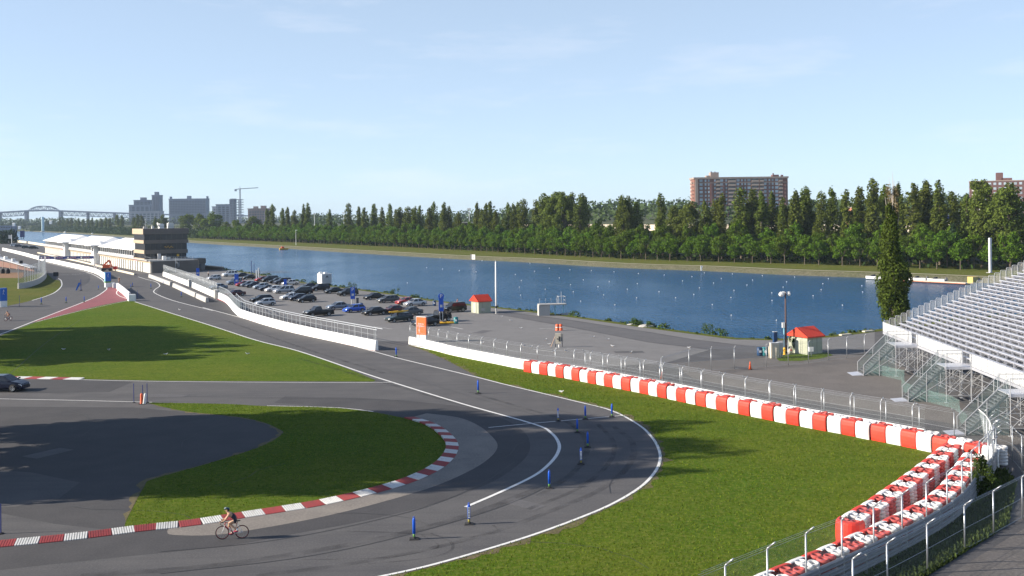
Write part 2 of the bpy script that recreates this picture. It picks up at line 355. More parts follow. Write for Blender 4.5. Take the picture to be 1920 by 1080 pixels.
# darker, paler and older surfaces
conc_in = offset(lk, -.9)
conc = S_([(313, 997), (324, 1003), (400, 1003.5), (489, 991), (605, 969), (711, 943), (817, 911), (887, 879.5), (922, 855), (933, 835.5), (922, 818), (898, 798.5), (860, 783), (800, 775)], 4)
half = [p for p in offset(lk, -.7)][24:]
dark = S_([(-40, 1078), (0, 1069), (211, 1046), (422, 1023.6), (560, 999), (676, 978), (817, 943), (922, 904), (979, 865), (994, 837), (982, 809), (940, 784), (869, 763), (711, 748), (535, 743)], 4)
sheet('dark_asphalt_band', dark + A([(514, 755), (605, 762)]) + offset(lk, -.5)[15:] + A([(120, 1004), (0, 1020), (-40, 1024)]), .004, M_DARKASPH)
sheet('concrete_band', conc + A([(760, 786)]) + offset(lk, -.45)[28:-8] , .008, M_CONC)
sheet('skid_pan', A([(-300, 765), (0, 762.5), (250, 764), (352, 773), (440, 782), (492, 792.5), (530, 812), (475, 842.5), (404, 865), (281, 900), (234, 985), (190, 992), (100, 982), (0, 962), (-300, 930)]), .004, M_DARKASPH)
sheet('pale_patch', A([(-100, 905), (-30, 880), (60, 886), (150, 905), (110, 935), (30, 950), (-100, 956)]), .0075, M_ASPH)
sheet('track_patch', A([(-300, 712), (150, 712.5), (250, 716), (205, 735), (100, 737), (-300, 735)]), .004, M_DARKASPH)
sheet('service_road', S_([(925, 584), (1000, 593), (1065, 601), (1215, 624), (1300, 637.5), (1400, 649), (1500, 655), (1640, 655)], 3) + S_([(1640, 664), (1500, 667), (1400, 661), (1330, 653), (1215, 640), (1065, 611), (1000, 600), (925, 589)], 3), .004, M_TRACK)
sheet('gravel_yard', A([(1255, 681), (1400, 672), (1550, 668), (1640, 662), (1720, 700), (1840, 780), (1960, 850), (1900, 862), (1850, 806), (1760, 790), (1600, 765), (1420, 735), (1300, 710)]), .004, M_GRAVEL)
sheet('parking_lot', A([(425, 506), (620, 537), (817, 565), (990, 584), (1215, 614), (1381, 637), (1549, 633), (1640, 622), (1640, 654), (1500, 654), (1400, 648), (1300, 636), (1215, 622), (1065, 599), (935, 583), (935, 590), (1065, 613), (1215, 642), (1330, 656), (1250, 680), (1100, 690), (985, 678), (765, 640), (700, 640), (440, 573), (404, 548), (306, 510)]), .002, M_PALE)
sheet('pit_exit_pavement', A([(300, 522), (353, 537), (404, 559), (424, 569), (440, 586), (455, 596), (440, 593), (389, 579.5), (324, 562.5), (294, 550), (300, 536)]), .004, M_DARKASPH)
sheet('painted_runoff', A([(172, 560.3)]) + A([(200, 543), (203, 538.5), (217, 538.5), (238, 560), (241, 562.5)]) + S_([(240, 562.8), (200, 570.3), (150, 581.8), (110, 592.2), (67, 603)], 3) + A([(55, 606), (115, 581)]), .006, M_PINK)
# painted lines
def line(pts, w, z=.016, m=M_LINE, n=5, name='road_line'): return setting(name, ribbon_mb(smooth(A(pts), n), w, z), m)
setting('edge_line', ribbon_mb(smooth(A([(380, 576.5), (455, 596.5), (555, 621.5), (692, 655.5)]), 4)[:-1] + wl_out, .2, .018), M_LINE)
line([(259, 519), (275, 524), (293, 529), (299.5, 536), (290, 543.5), (291, 550), (324, 563.5), (389, 580), (400, 582.5)], .22)
line([(253, 566), (320, 587), (400, 612), (480, 638), (560, 658.5), (683, 700), (736, 717), (866, 757), (1000, 795), (1033, 811.5), (1048, 832), (1045, 851), (1028, 872), (1000, 893), (940, 922), (873, 951)], .24)
line([(916, 802), (1000, 794), (1080, 787), (1167, 779.5)], .13, .021, n=1)
line([(-200, 706.5), (0, 709), (150, 712), (300, 715.3), (600, 717.5), (738, 717)], .14, n=2)
line([(-200, 745), (0, 748), (150, 751), (285, 754.5)], .14, n=1)
line([(-60, 645), (0, 627), (75, 598), (172, 560), (197, 545), (200, 539), (196, 530), (187, 521.5), (166, 511.5), (130, 502.5), (80, 491)], .25)
line([(241, 561), (226, 556), (219, 551), (219, 547), (222, 543)], .2)
line([(109, 522), (114.5, 526), (115.5, 536), (104, 547.5), (86, 555.5), (60, 563.5)], .25)
line([(92, 516), (140, 514.5), (172, 512.5)], .25)
line([(500, 761), (560, 762.3), (640, 765), (700, 772)], .16, m=M_LINE2, n=2)
line([(67, 604.2), (150, 583), (240, 563.8)], .14, m=M_LINE2, n=2)
setting('faded_parking_line', ribbon_mb(A([(845, 613), (868, 617)]), .2, .01), M_LINE2)
for pts in ([(1063, 618), (1012, 616)], [(1000, 655), (1040, 660)], [(700, 612), (735, 617)]): setting('faded_parking_line', ribbon_mb(A(pts), .13, .01), M_LINE2)
sheet('red_edge_strip', offset(S_([(404, 560.5), (424, 569.5), (440, 587), (456, 597), (530, 619), (630, 642), (700, 658)], 3), .05) + offset(S_([(404, 560.5), (424, 569.5), (440, 587), (456, 597), (530, 619), (630, 642), (700, 658)], 3), .62)[::-1], .010, M_PINK)
# tyre marks
m = bpy.data.materials.new('rubber_marks'); m.use_nodes = True; nn = m.node_tree.nodes; ll = m.node_tree.links; b = nn['Principled BSDF']
b.inputs['Base Color'].default_value = (.03, .03, .033, 1); b.inputs['Roughness'].default_value = .8
g = nn.new('ShaderNodeNewGeometry'); z = nn.new('ShaderNodeTexNoise'); z.inputs['Scale'].default_value = .8; z.inputs['Detail'].default_value = 6; ll.new(g.outputs['Position'], z.inputs['Vector'])
mr = nn.new('ShaderNodeMapRange'); mr.inputs['From Min'].default_value = .35; mr.inputs['From Max'].default_value = .7; mr.inputs['To Min'].default_value = .0; mr.inputs['To Max'].default_value = .34
ll.new(z.outputs['Fac'], mr.inputs['Value']); ll.new(mr.outputs[0], b.inputs['Alpha'])
M_RUB = m
for pts, w in (([(610, 995), (760, 1000), (870, 1008), (930, 996), (925, 985)], .16), ([(690, 1058), (800, 1047), (846, 1032), (843, 1015), (808, 1000)], .18), ([(560, 1050), (720, 1046), (812, 1030), (818, 1018), (790, 1003)], .12),
               ([(1150, 800), (1185, 830), (1180, 870), (1130, 915), (1040, 955), (900, 1005), (700, 1050), (480, 1080)], .5), ([(1120, 795), (1150, 830), (1140, 870), (1085, 915), (990, 955)], .4), ([(1010, 915), (880, 965), (700, 1012), (420, 1058), (150, 1080)], .7),
               ([(880, 735), (980, 765), (1060, 790), (1100, 830), (1080, 880), (1010, 930)], .5), ([(560, 672), (700, 712), (840, 752), (960, 785)], .6), ([(420, 600), (560, 650), (720, 700)], .6)):
    setting('skid_mark', ribbon_mb(smooth(A(pts), 8), w, .013, w2=w * .8), M_RUB)

# joints between asphalt lanes, cracks and repairs
M_SEAM = mat('tar_joint', (.030, .030, .032), .6, var=.2, coord='World')
for pts in ([(420, 601), (560, 642), (720, 692), (860, 737), (1010, 780), (1090, 812), (1112, 838), (1098, 866), (1040, 905), (940, 950), (760, 1004), (560, 1046), (300, 1076)],
            [(300, 1035), (480, 1018), (640, 990), (800, 950), (905, 906), (965, 866)], [(0, 735), (240, 741), (420, 745), (640, 748), (800, 752)], [(460, 590), (600, 622), (740, 655), (900, 692)], [(150, 600), (90, 640), (20, 700)]):
    setting('asphalt_joint', ribbon_mb(smooth(A(pts), 8), .05, .015), M_SEAM)
rc = random.Random(4)
for k in range(26):
    x, y = rc.choice(((rc.uniform(1000, 1330), rc.uniform(610, 690)), (rc.uniform(700, 1150), rc.uniform(700, 1040)), (rc.uniform(20, 420), rc.uniform(775, 960)), (rc.uniform(330, 640), rc.uniform(580, 690))))
    p = at(x, y); a = rc.uniform(-.5, 2.4); pts = [p]
    for j in range(rc.randint(4, 8)): a += rc.uniform(-.5, .5); pts.append(pts[-1] + Vector((math.cos(a), math.sin(a), 0)) * rc.uniform(.8, 2.0))
    setting('asphalt_crack', ribbon_mb(pts, .035, .0155), M_SEAM)
for k, (x, y, w, h) in enumerate(((1180, 660, 3.5, 1.6), (1330, 668, 2.4, 2.4), (905, 622, 4, 1.5), (770, 690, 3, 1.2), (980, 945, 2.6, 1.1), (300, 742, 5, 1.4), (520, 604, 5, 2), (90, 850, 3, 1.5), (1120, 700, 2, 2), (1390, 690, 2.2, 1.2))):
    p = at(x, y); c, n_ = math.cos(.6 * k), math.sin(.6 * k)
    sheet('asphalt_repair', [(p.x + (a * c - b_ * n_), p.y + (a * n_ + b_ * c)) for a, b_ in ((-w / 2, -h / 2), (w / 2, -h / 2 * 1.1), (w / 2 * .95, h / 2), (-w / 2 * 1.05, h / 2))], .0105, M_TRACK if k % 3 else M_ASPH)
sheet('rough_yard', A([(1700, 1130), (1800, 1065), (1930, 985), (2100, 900), (2200, 960), (2100, 1200)]), .003, M_GRAVEL)
# worn brown earth along the lawn edges
def fringe(pts, w, seed, name='worn_earth'):
    r = random.Random(seed); q = [p for p, d in walk(pts, .7)]; a = offset(q, -.02); c = [Vector((p.x, p.y, 0)) for p in offset(q, .02)]
    out = []
    o1 = offset(q, w)
    L = [p.lerp(o, r.uniform(0, 1) ** 2.2) for p, o in zip(a, o1)]
    k = len(q); mb = MB(); mb.add([(p.x, p.y, .0135) for p in a] + [(p.x, p.y, .0135) for p in L], [(i, i + 1, k + i + 1, k + i) for i in range(k - 1)])
    setting(name, mb, M_EARTH)
M_EARTH = ground_mat('worn_earth', ((.15, .115, .065), (.12, .115, .04), (.09, .075, .04), (.21, .17, .10)), (.4, 1.5, 5.0), bump=.4)
fringe(left_in[::-1], -.55, 3); fringe(offset(wl_out, .22)[8:], .7, 4); fringe(S_([(765, 647), (802, 660), (840, 677), (890, 704)], 4), .8, 5); fringe(S_([(240, 563.8), (200, 570.3), (150, 581.8), (110, 592.2), (67, 603)], 3), .9, 6)
# ------------------------------------------------------------------ common materials
M_WHITE = mat('white_paint', (.78, .78, .76), .55, var=.05, dirt=((.45, .44, .42), 1.6, .60))
M_WHITEWALL = mat('whitewashed_concrete', (.80, .80, .78), .8, var=.05, scale=.6, dirt=((.50, .49, .46), .9, .58), bump=.08)
M_CONCW = mat('grey_concrete', (.42, .41, .39), .85, var=.10, scale=.8, dirt=((.25, .24, .23), 1.4, .56), bump=.15)
M_CREAM = mat('cream_concrete', (.60, .54, .43), .85, var=.07, scale=.5, dirt=((.42, .37, .30), .8, .58))
M_GALV = mat('galvanised_steel', (.52, .54, .56), .42, .75, var=.10, scale=4)
M_ALU = mat('bleacher_aluminium', (.60, .61, .66), .40, .45, var=.06, scale=1.5, dirt=((.5, .5, .53), 2.0, .62))
M_ALUW = mat('pale_guard_panel', (.56, .57, .58), .5, .2, var=.06, scale=1.2, dirt=((.5, .5, .5), 1.5, .62))
M_RAIL = mat('shade_toned_rail_steel', (.26, .27, .29), .6, .3, var=.15, scale=2)  # darker steel: the shade on the rail is put into its colour
M_STEELD = mat('dark_steel', (.10, .10, .11), .5, .5)
M_BLACK = mat('black_rubber', (.022, .022, .024), .75, var=.2)
M_TYRE = mat('tyre_rubber', (.020, .020, .022), .8, var=.2)
M_BLUE = mat('blue_plastic', (.012, .10, .55), .4, var=.1, obj_rand=.12)
M_BLUED = mat('dark_blue_panel', (.02, .035, .16), .5)
M_GREENP = mat('green_plastic', (.10, .26, .06), .5)
M_ORANGE = mat('orange_sign', (.85, .16, .035), .5, var=.05, scale=.8)
M_REDP = mat('red_paint', (.62, .045, .03), .5, var=.1)
M_RED_ROOF = mat('red_metal_roof', (.58, .050, .022), .45, var=.1, scale=2)
M_YEL = mat('yellow_paint', (.75, .42, .03), .5)
M_BELT_W = mat('white_belt', (.80, .80, .79), .6, var=.05, scale=1.3, dirt=((.40, .39, .37), 1.9, .57), coord='Object', obj_rand=.07)
M_BELT_R = mat('red_belt', (.72, .050, .028), .55, var=.10, scale=1.3, dirt=((.36, .07, .05), 2.0, .54), obj_rand=.16)
M_TY_W = mat('white_painted_tyre', (.70, .69, .68), .65, var=.12, scale=5, dirt=((.10, .10, .10), 3.0, .58))
M_TY_R = mat('red_painted_tyre', (.48, .085, .075), .65, var=.15, scale=5, dirt=((.07, .04, .04), 3.0, .56))
M_GLASSD = mat('dark_window', (.02, .022, .026), .12, var=.1, spec=.7)
M_TENT = mat('white_tent_fabric', (.82, .82, .81), .75, var=.03, scale=.2)
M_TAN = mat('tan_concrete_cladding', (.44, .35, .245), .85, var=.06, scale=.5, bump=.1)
M_GRAYC = mat('shaded_concrete', (.20, .195, .19), .85, var=.08, scale=.6, bump=.1)  # dark grey: shade of turned-away faces put into the colour
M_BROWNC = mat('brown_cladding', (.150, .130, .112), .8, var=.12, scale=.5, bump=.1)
M_DOORW = mat('garage_door_white', (.66, .65, .60), .6, var=.05, scale=.6)
M_DOORG = mat('grey_roller_door', (.42, .43, .45), .5, .2, var=.05)
M_TXT = mat('black_print', (.03, .03, .035), .6)
M_WTXT = mat('white_print', (.8, .8, .8), .6)
def mesh_mat(name, col, density, pitch=.055, metal=.3):
    "chain link: thin diamond wires drawn from the sheet's own coordinates, open between them"
    m = bpy.data.materials.new(name); m.use_nodes = True; n = m.node_tree.nodes; l = m.node_tree.links; b = n['Principled BSDF']
    b.inputs['Base Color'].default_value = col + (1,); b.inputs['Metallic'].default_value = metal; b.inputs['Roughness'].default_value = .5
    uv = n.new('ShaderNodeUVMap'); sp = n.new('ShaderNodeSeparateXYZ'); l.new(uv.outputs[0], sp.inputs[0])
    def M(op, a, c=None):
        x = n.new('ShaderNodeMath'); x.operation = op
        for s, i in ((a, 0), (c, 1)):
            if s is None: continue
            if isinstance(s, (int, float)): x.inputs[i].default_value = s
            else: l.new(s, x.inputs[i])
        return x.outputs[0]
    p = M('MULTIPLY', M('ADD', sp.outputs[0], sp.outputs[1]), 1 / pitch); q = M('MULTIPLY', M('SUBTRACT', sp.outputs[0], sp.outputs[1]), 1 / pitch)
    a = M('LESS_THAN', M('FRACT', p), density); c = M('LESS_THAN', M('FRACT', q), density)
    l.new(M('MAXIMUM', a, c), b.inputs['Alpha']); return m
M_NET = mesh_mat('chain_link', (.30, .33, .33), .03)
M_NETF = mesh_mat('chain_link_fine', (.30, .36, .35), .065)
M_NETG = mesh_mat('green_netting', (.20, .33, .31), .13, metal=0)
M_NETW = mesh_mat('white_debris_netting', (.58, .65, .67), .17, metal=0)
M_NETM = mesh_mat('grey_debris_netting', (.34, .37, .38), .13, metal=0)
def net_panel(pts_lo, pts_hi, m, name, parent):
    "a netting sheet between two matching polylines"
    k = len(pts_lo); me = bpy.data.meshes.new(name)
    v = [tuple(p) for p in pts_lo] + [tuple(p) for p in pts_hi]; f = [(i, i + 1, k + i + 1, k + i) for i in range(k - 1)]
    me.from_pydata(v, [], f); uv = me.uv_layers.new(name='UVMap'); s = 0; us = [0.0]
    for a, b in zip(pts_lo, pts_lo[1:]): s += (Vector(b) - Vector(a)).length; us.append(s)
    for poly in me.polygons:
        for li in poly.loop_indices:
            vi = me.loops[li].vertex_index; i = vi % k
            h = 0 if vi < k else (Vector(pts_hi[i]) - Vector(pts_lo[i])).length
            uv.data[li].uv = (us[i], h)
    me.materials.append(m); return ob(name, me, parent)
def local(pts, o): return [Vector((p.x - o.x, p.y - o.y, p.z - o.z)) for p in pts]

# ------------------------------------------------------------------ tyre barriers
TSPOT = ((.34, .99), (.91, .97), (.62, .49))
def block_meshes(red):
    B = 'red' if red else 'white'; bm_, tm = (M_BELT_R, M_TY_R) if red else (M_BELT_W, M_TY_W)
    prof = [(.03, .02), (-.02, .22), (-.045, .5), (-.05, .78), (-.02, 1.02), (.05, 1.14), (.17, 1.195), (.33, 1.205)]
    mb = MB(); secs = []
    for x, g in ((.035, .05), (.075, .005), (.62, -.025), (1.165, .005), (1.205, .05)):
        secs.append([(x, y + g, z) for y, z in prof] + [(x, y + .035 + g, z - (.035 if z > 1.1 else 0)) for y, z in prof[::-1]])
    mb.loft(secs); belt = mb.mesh(B + '_belt', bm_)
    mb = MB()
    for tx, ty in TSPOT:
        for k in range(5): mb.torus((tx + .015 * math.sin(k * 7 + tx * 9), ty + .015 * math.cos(k * 5 + ty * 9), .105 + k * .2), .222, .075, 14, 6, sq=1.36)
    stack = mb.mesh(B + '_tyre_stack', tm, True)
    tyre = MB().torus((0, 0, 0), .222, .074, 18, 8, sq=1.36).mesh(B + '_tyre', tm, True)
    return belt, stack, tyre
BLK = {True: block_meshes(True), False: block_meshes(False)}
def tyre_block(p, d, red, label, group, tall=1.0):
    b, s, t = BLK[red]; o = thing('tyre_barrier_block', label, 'tyre barrier', (p.x + random.uniform(-.03, .03), p.y + random.uniform(-.03, .03), 0), math.atan2(d.y, d.x) + random.uniform(-.03, .03), group)
    o.scale = (1, 1, random.uniform(.97, 1.03))
    ob('belt', b, o); st = ob('tyre_stack', s, o); st['kind'] = 'stuff'
    for tx, ty in TSPOT:
        ob('tyre', t, o, (tx + random.uniform(-.03, .03), ty + random.uniform(-.03, .03), 1.105 + random.uniform(-.015, .02)), rot=(random.uniform(-.10, .10), random.uniform(-.10, .10), random.uniform(0, 6)))
    return o
rowA = smooth(A([(981, 697), (1040, 706.5), (1104, 718.5), (1170, 731.5), (1241, 746), (1319, 763), (1410, 782), (1463, 793), (1578, 815), (1689, 837), (1748, 850)]), 6)
extra = rowA[-1] + (rowA[-1] - rowA[-2]).normalized() * 4.5
rowA.append(extra)
ORD = 'first second third fourth fifth sixth seventh eighth ninth tenth eleventh twelfth thirteenth fourteenth fifteenth sixteenth seventeenth eighteenth nineteenth twentieth twenty-first twenty-second twenty-third'.split()
gA = 'red and white tyre blocks of the long row'
LA = plen(rowA); red = True; s = -.75
pos = walk(rowA, 1.245, 0)
for i, (p, d) in enumerate(pos):
    r = i % 2 == 0
    lab = ORD[i // 2] + (' red' if r else ' white') + ' tyre block of the long row, counting from the white wall'
    if i == 0: lab = 'first red tyre block of the long row, butting against the white wall'
    if i == len(pos) - 1: lab = 'last tyre block of the long row beside the curved white screen'
    tyre_block(p, d, r, lab, gA)
rowA_line = rowA
# second row, turned away from the camera; its belts face the lawn
rowB = smooth([at(1768, 829, 1.2), at(1711, 875, 1.2), at(1629, 932, 1.2), at(1574, 966, 1.2)], 6)
for p in rowB: p.z = 0
rB = rowB[::-1]
gB = 'tyre blocks of the short inner row'
posB = walk(rowB, 1.245, 0)
for i, (p, d) in enumerate(posB[:-1]):
    r = (len(posB) - i) % 2 == 1
    q = posB[i + 1][0]; dd = (p - q).normalized()
    # local x runs along the row, local y to its back (the side nearest the camera)
    o = tyre_block(q, dd, r, ORD[(len(posB) - 2 - i) // 2] + (' red' if r else ' white') + ' tyre block of the short row, counting from its rounded red end block', gB)
    o.scale = (1, -1, 1)
# rounded red end block
pe, de = posB[-1][0], (posB[-1][0] - posB[-2][0]).normalized()
perp = Vector((-de.y, de.x, 0)) if Vector((-de.y, de.x, 0)).dot(Vector((1, 0, 0))) > 0 else Vector((de.y, -de.x, 0))
o = thing('tyre_barrier_block', 'rounded red tyre block closing the near end of the short row', 'tyre barrier', (pe.x, pe.y, 0), math.atan2(perp.y, perp.x), gB)
mb = MB(); secs = []
for k in range(13):
    t = math.pi * k / 12; cx, cy = .66 - .68 * math.cos(t), .15 + .95 * math.sin(t) ** .8
    prof = [(1.0, .02), (1.035, .35), (1.03, .8), (1.0, 1.08), (.93, 1.17), (.80, 1.2)]
    row = [(.66 + (cx - .66) * q, cy * q * (1 if True else 0), z) for q, z in prof]
    row += [(.66 + (cx - .66) * (q - .05), cy * (q - .05), z - (.03 if z > 1 else 0)) for q, z in prof[::-1]]
    secs.append(row)
if perp.x * de.y - perp.y * de.x < 0: secs = [[(x, -y, z) for x, y, z in r][::-1] for r in secs]
sg = -1 if perp.x * de.y - perp.y * de.x < 0 else 1
mb.loft(secs); part('belt', mb, M_BELT_R, o)
for tx, ty in ((.36, .35), (.96, .35), (.66, .78)):
    ob('tyre', BLK[True][2], o, (tx, sg * ty, 1.06), rot=(random.uniform(-.08, .08), random.uniform(-.08, .08), 0))
mb = MB()
for tx, ty in ((.36, .35), (.96, .35), (.66, .78)):
    for k in range(5): mb.torus((tx, sg * ty, .105 + .2 * k), .222, .075, 14, 6, sq=1.36)
part('tyre_stack', mb, M_TY_R, o, True)['kind'] = 'stuff'
# third row, along the outer guard rail, running towards the camera
rowC = smooth([at(1805, 847, 1.2), at(1781, 881.6, 1.2), at(1751.6, 915, 1.2), at(1714, 941, 1.2), at(1650, 974, 1.2), at(1591, 1001, 1.2), at(1531, 1027, 1.2), at(1440, 1064, 1.2), at(1340, 1106, 1.2), at(1250, 1144, 1.2)], 4)
for p in rowC: p.z = 0
gC = 'tyre blocks of the outer row'
posC = walk(rowC, 1.245, 0)
for i in range(len(posC) - 1):
    p, q = posC[i][0], posC[i + 1][0]; r = i % 2 == 1
    o = tyre_block(q, (p - q).normalized(), r, ORD[i // 2] + (' red' if r else ' white') + ' tyre block of the outer row, counting from the white screen', gC)
    o.scale = (1, -1, 1)
# blocks round the bend
bend = smooth([rowA[-1] + Vector((0, 0, 0)), at(1812, 868), at(1822, 886)], 4)

# guard rail outside the third row: three steel beams on posts
rail_line = offset(rowC, 1.52) if (offset(rowC, 1.52)[5] - Vector((rowC[5].x + 5, rowC[5].y, 0))).length < (offset(rowC, -1.52)[5] - Vector((rowC[5].x + 5, rowC[5].y, 0))).length else offset(rowC, -1.52)
hook = smooth([at(1846, 836), at(1862, 856), at(1866, 884), at(1848, 908)], 5)
g0 = rail_line[4]
gl = hook + [p for p in rail_line if p.y < hook[-1].y - 1.0]
o = thing('guard_rail', 'triple steel guard rail behind the outer tyre row with fence posts on it', 'guard rail', gl[0])
for z in (.18, .55, .92):
    mb = MB(); secs = []
    pts = local(gl, gl[0])
    for i, p in enumerate(pts):
        t = (pts[min(i + 1, len(pts) - 1)] - pts[max(i - 1, 0)]).normalized(); nn_ = Vector((-t.y, t.x, 0))
        if nn_.x < 0: nn_ = -nn_
        secs.append([p + nn_ * d + Vector((0, 0, z + h)) for d, h in ((0, 0), (.08, .05), (.08, .11), (.02, .155), (.08, .20), (.08, .26), (0, .31), (-.02, .31), (-.02, 0))])
    mb.loft(secs); part('rail', mb, M_RAIL, o)
for p, d in walk(local(gl, gl[0]), 2.0, .5):
    part('post', MB().box(0, 0, 0, .12, .1, 1.25, math.atan2(d.y, d.x)), M_GALV, o, loc=(p.x, p.y, 0))

# ------------------------------------------------------------------ fences
POST_CACHE = {}
def post_mesh(h, lean, arm=.42, r=.033):
    k = (round(h, 2), lean, arm, r)
    if k not in POST_CACHE:
        mb = MB().tube((0, 0, 0), (0, 0, h - arm * .75), r, 8)
        if arm: mb.tube((0, 0, h - arm * .75), (0, lean * arm * .18, h - arm * .55), r * .95, 8).tube((0, lean * arm * .18, h - arm * .55), (0, lean * arm * .8, h), r * .8, 8)
        else: mb.tube((0, 0, h - .01), (0, 0, h + .03), r * 1.3, 8)
        POST_CACHE[k] = mb.mesh('fence_post', M_GALV, True)
    return POST_CACHE[k]
def fence(label, pts, h, z0=0.0, step=2.7, lean=1, arm=.42, net=M_NET, posts=None, wires=True, rail=False, name='chain_link_fence', r=.033):
    o0 = Vector((pts[0].x, pts[0].y, 0)); o = thing(name, label, 'fence', o0)
    L = local(pts, o0)
    for p in L: p.z = 0
    W = posts if posts is not None else walk(L, step, .05)
    if posts is not None:
        W = [(Vector((p.x - o0.x, p.y - o0.y, 0)), None) for p in posts]
        W = [(p, (W[min(i + 1, len(W) - 1)][0] - W[max(i - 1, 0)][0]).normalized()) for i, (p, _) in enumerate(W)]
    for p, d in W: ob('post', post_mesh(h, lean, arm, r), o, (p.x, p.y, z0), rz=math.atan2(d.y, d.x) + random.uniform(-.05, .05))
    top = h - arm * .75
    net_panel([p + Vector((0, 0, z0 + .04)) for p in L], [p + Vector((0, 0, z0 + top)) for p in L], net, 'netting', o)
    if wires:
        for zz in ([top * .99, top * .5, .12] if not rail else [top * .5]):
            part('wire', MB().path([p + Vector((0, 0, z0 + zz)) for p in L], .008, 4), M_GALV, o)
        if arm:
            for q in (.35, .75):
                part('wire', MB().path([p + Vector((0, 0, z0 + top + arm * .75 * q)) for p in offset(L, lean * arm * .7 * q)], .007, 4), M_GALV, o)
    if rail: part('top_rail', MB().path([p + Vector((0, 0, z0 + top)) for p in L], .024, 6), M_GALV, o)
    return o
# white walls on either side of the gap, one of them continuing behind the tyres
def wall(name, label, pts, h, w, m, zcap=None, groups=None, end=None):
    o0 = Vector((pts[0].x, pts[0].y, 0)); L = local(pts, o0); mb = MB(); secs = []
    for i, p in enumerate(L):
        t = (L[min(i + 1, len(L) - 1)] - L[max(i - 1, 0)]).normalized(); n_ = Vector((-t.y, t.x, 0))
        b, c = w / 2, w * .32
        secs.append([p - n_ * b, p - n_ * c + Vector((0, 0, h - .03)), p - n_ * (c - .03) + Vector((0, 0, h)), p + n_ * (c - .03) + Vector((0, 0, h)), p + n_ * c + Vector((0, 0, h - .03)), p + n_ * b])
    mb.loft(secs); ob_ = ob(name, mb.mesh(name, m), None, o0); return tag(ob_, label, 'wall', groups)
wallC_pts = S_([(408, 559.5), (424, 568), (440, 586.5), (456, 596.5), (530, 619), (630, 641.7), (703, 657.5)], 4)
wC = offset(wallC_pts, .25)
wall('concrete_wall', 'long white concrete wall curving beside the parked cars', wC, 1.25, .5, M_WHITEWALL)
wall('concrete_wall', 'white concrete wall section beyond the second grey pillar', offset(A([(359.5, 539), (402, 558)]), .25), 1.25, .5, M_WHITEWALL)
wall('concrete_wall', 'farthest white concrete wall section beside the grey roller door', offset(A([(305, 517.5), (353, 536.5)]), .25), 1.25, .5, M_WHITEWALL)
wD_px = [(766, 646.5), (815, 657.5), (852, 667), (925, 681.5), (981, 692.5)]
wD = offset(smooth(A(wD_px) + offset(rowA, 1.75)[8:-6], 3), .2)
wall('concrete_wall', 'white concrete wall running from the orange sign into the tyre row', wD, 1.05, .42, M_WHITEWALL)
for px, py, lab in ((356.5, 537.5, 'grey pillar between the two farthest white wall sections'), (405.8, 559.5, 'grey pillar at the start of the long curving white wall')):
    p = at(px, py); o = thing('wall_pillar', lab, 'pillar', p, RZ_N)
    part('shaft', MB().box(0, 0, 0, .8, .8, 1.75), M_CONCW, o); part('cap', MB().box(0, 0, 1.75, .9, .9, .08), M_WHITE, o)
# fence on the white wall, then the two fences behind the tyre row
postD = [at(x, y, 1.05) for x, y in [(767, 632), (812.5, 641.5), (838, 647), (864, 652.5), (895, 658), (930.5, 663.5), (969, 668), (1013, 674), (1052.5, 680)]]
wDf = offset(wD, .02)
fence('chain link fence with leaning post tops standing on the white wall behind the tyre row', wDf, 1.75, 1.05, 2.6, 1)
f2 = offset(smooth(rowA, 2), 3.4); f2 = [p for p in f2][14:]
f2b = f2[:-8] + smooth([f2[-9] + Vector((.01, -.01, 0)), at(1815, 838), at(1856, 850), at(1896, 864), at(1919, 888), at(1960, 915)], 4)[1:]
fence('rear chain link fence with outward leaning tops bending round the barrier corner', f2b, 2.6, 0, 2.75, -1, net=M_NET)
f3 = A([(1240, 716), (1292, 699), (1333.5, 695), (1377, 693), (1437, 688.5), (1478, 685.6), (1516, 682), (1553, 676.5), (1588, 672), (1621, 667.5)])
fence('tall chain link fence crossing the yard past the grey hut', f3, 2.55, 0, arm=.3, lean=-1, posts=f3, net=M_NETF)
fC = [p for p in gl if p.y > 20]
fence('fence of bent-top posts standing along the steel guard rail', offset(fC[9:], -.10), 3.2, .0, 2.85, 1, arm=.5, net=M_NETF, r=.04)
# curved white netting at the corner of the barrier
hk = smooth([at(1844, 834), at(1856, 846), at(1866, 864), at(1868, 884), at(1852, 908)], 6)
o = thing('debris_screen', 'curved white netting screen at the corner of the tyre barrier', 'fence', hk[0]); L = local(hk, hk[0])
net_panel([p + Vector((0, 0, .9)) for p in L], [p + Vector((-.3, .0, 2.5)) for p in L], M_NETW, 'netting', o)
part('top_edge', MB().path([p + Vector((-.3, 0, 2.5)) for p in L], .03, 6), M_WHITE, o)
for p, d in walk(L, 1.9, .1): ob('post', post_mesh(2.6, 1, .4, .035), o, p, rz=math.atan2(d.y, d.x))
f4 = smooth(A([(1600, 1150), (1664, 1117), (1739, 1075), (1809, 1034), (1863, 1004), (1917, 973), (1985, 930)]), 3)
fence('nearest chain link fence in the lower right corner beside the weeds', f4, 2.6, 0, posts=f4[::3], lean=-1, arm=.5, net=M_NETF, r=.04)
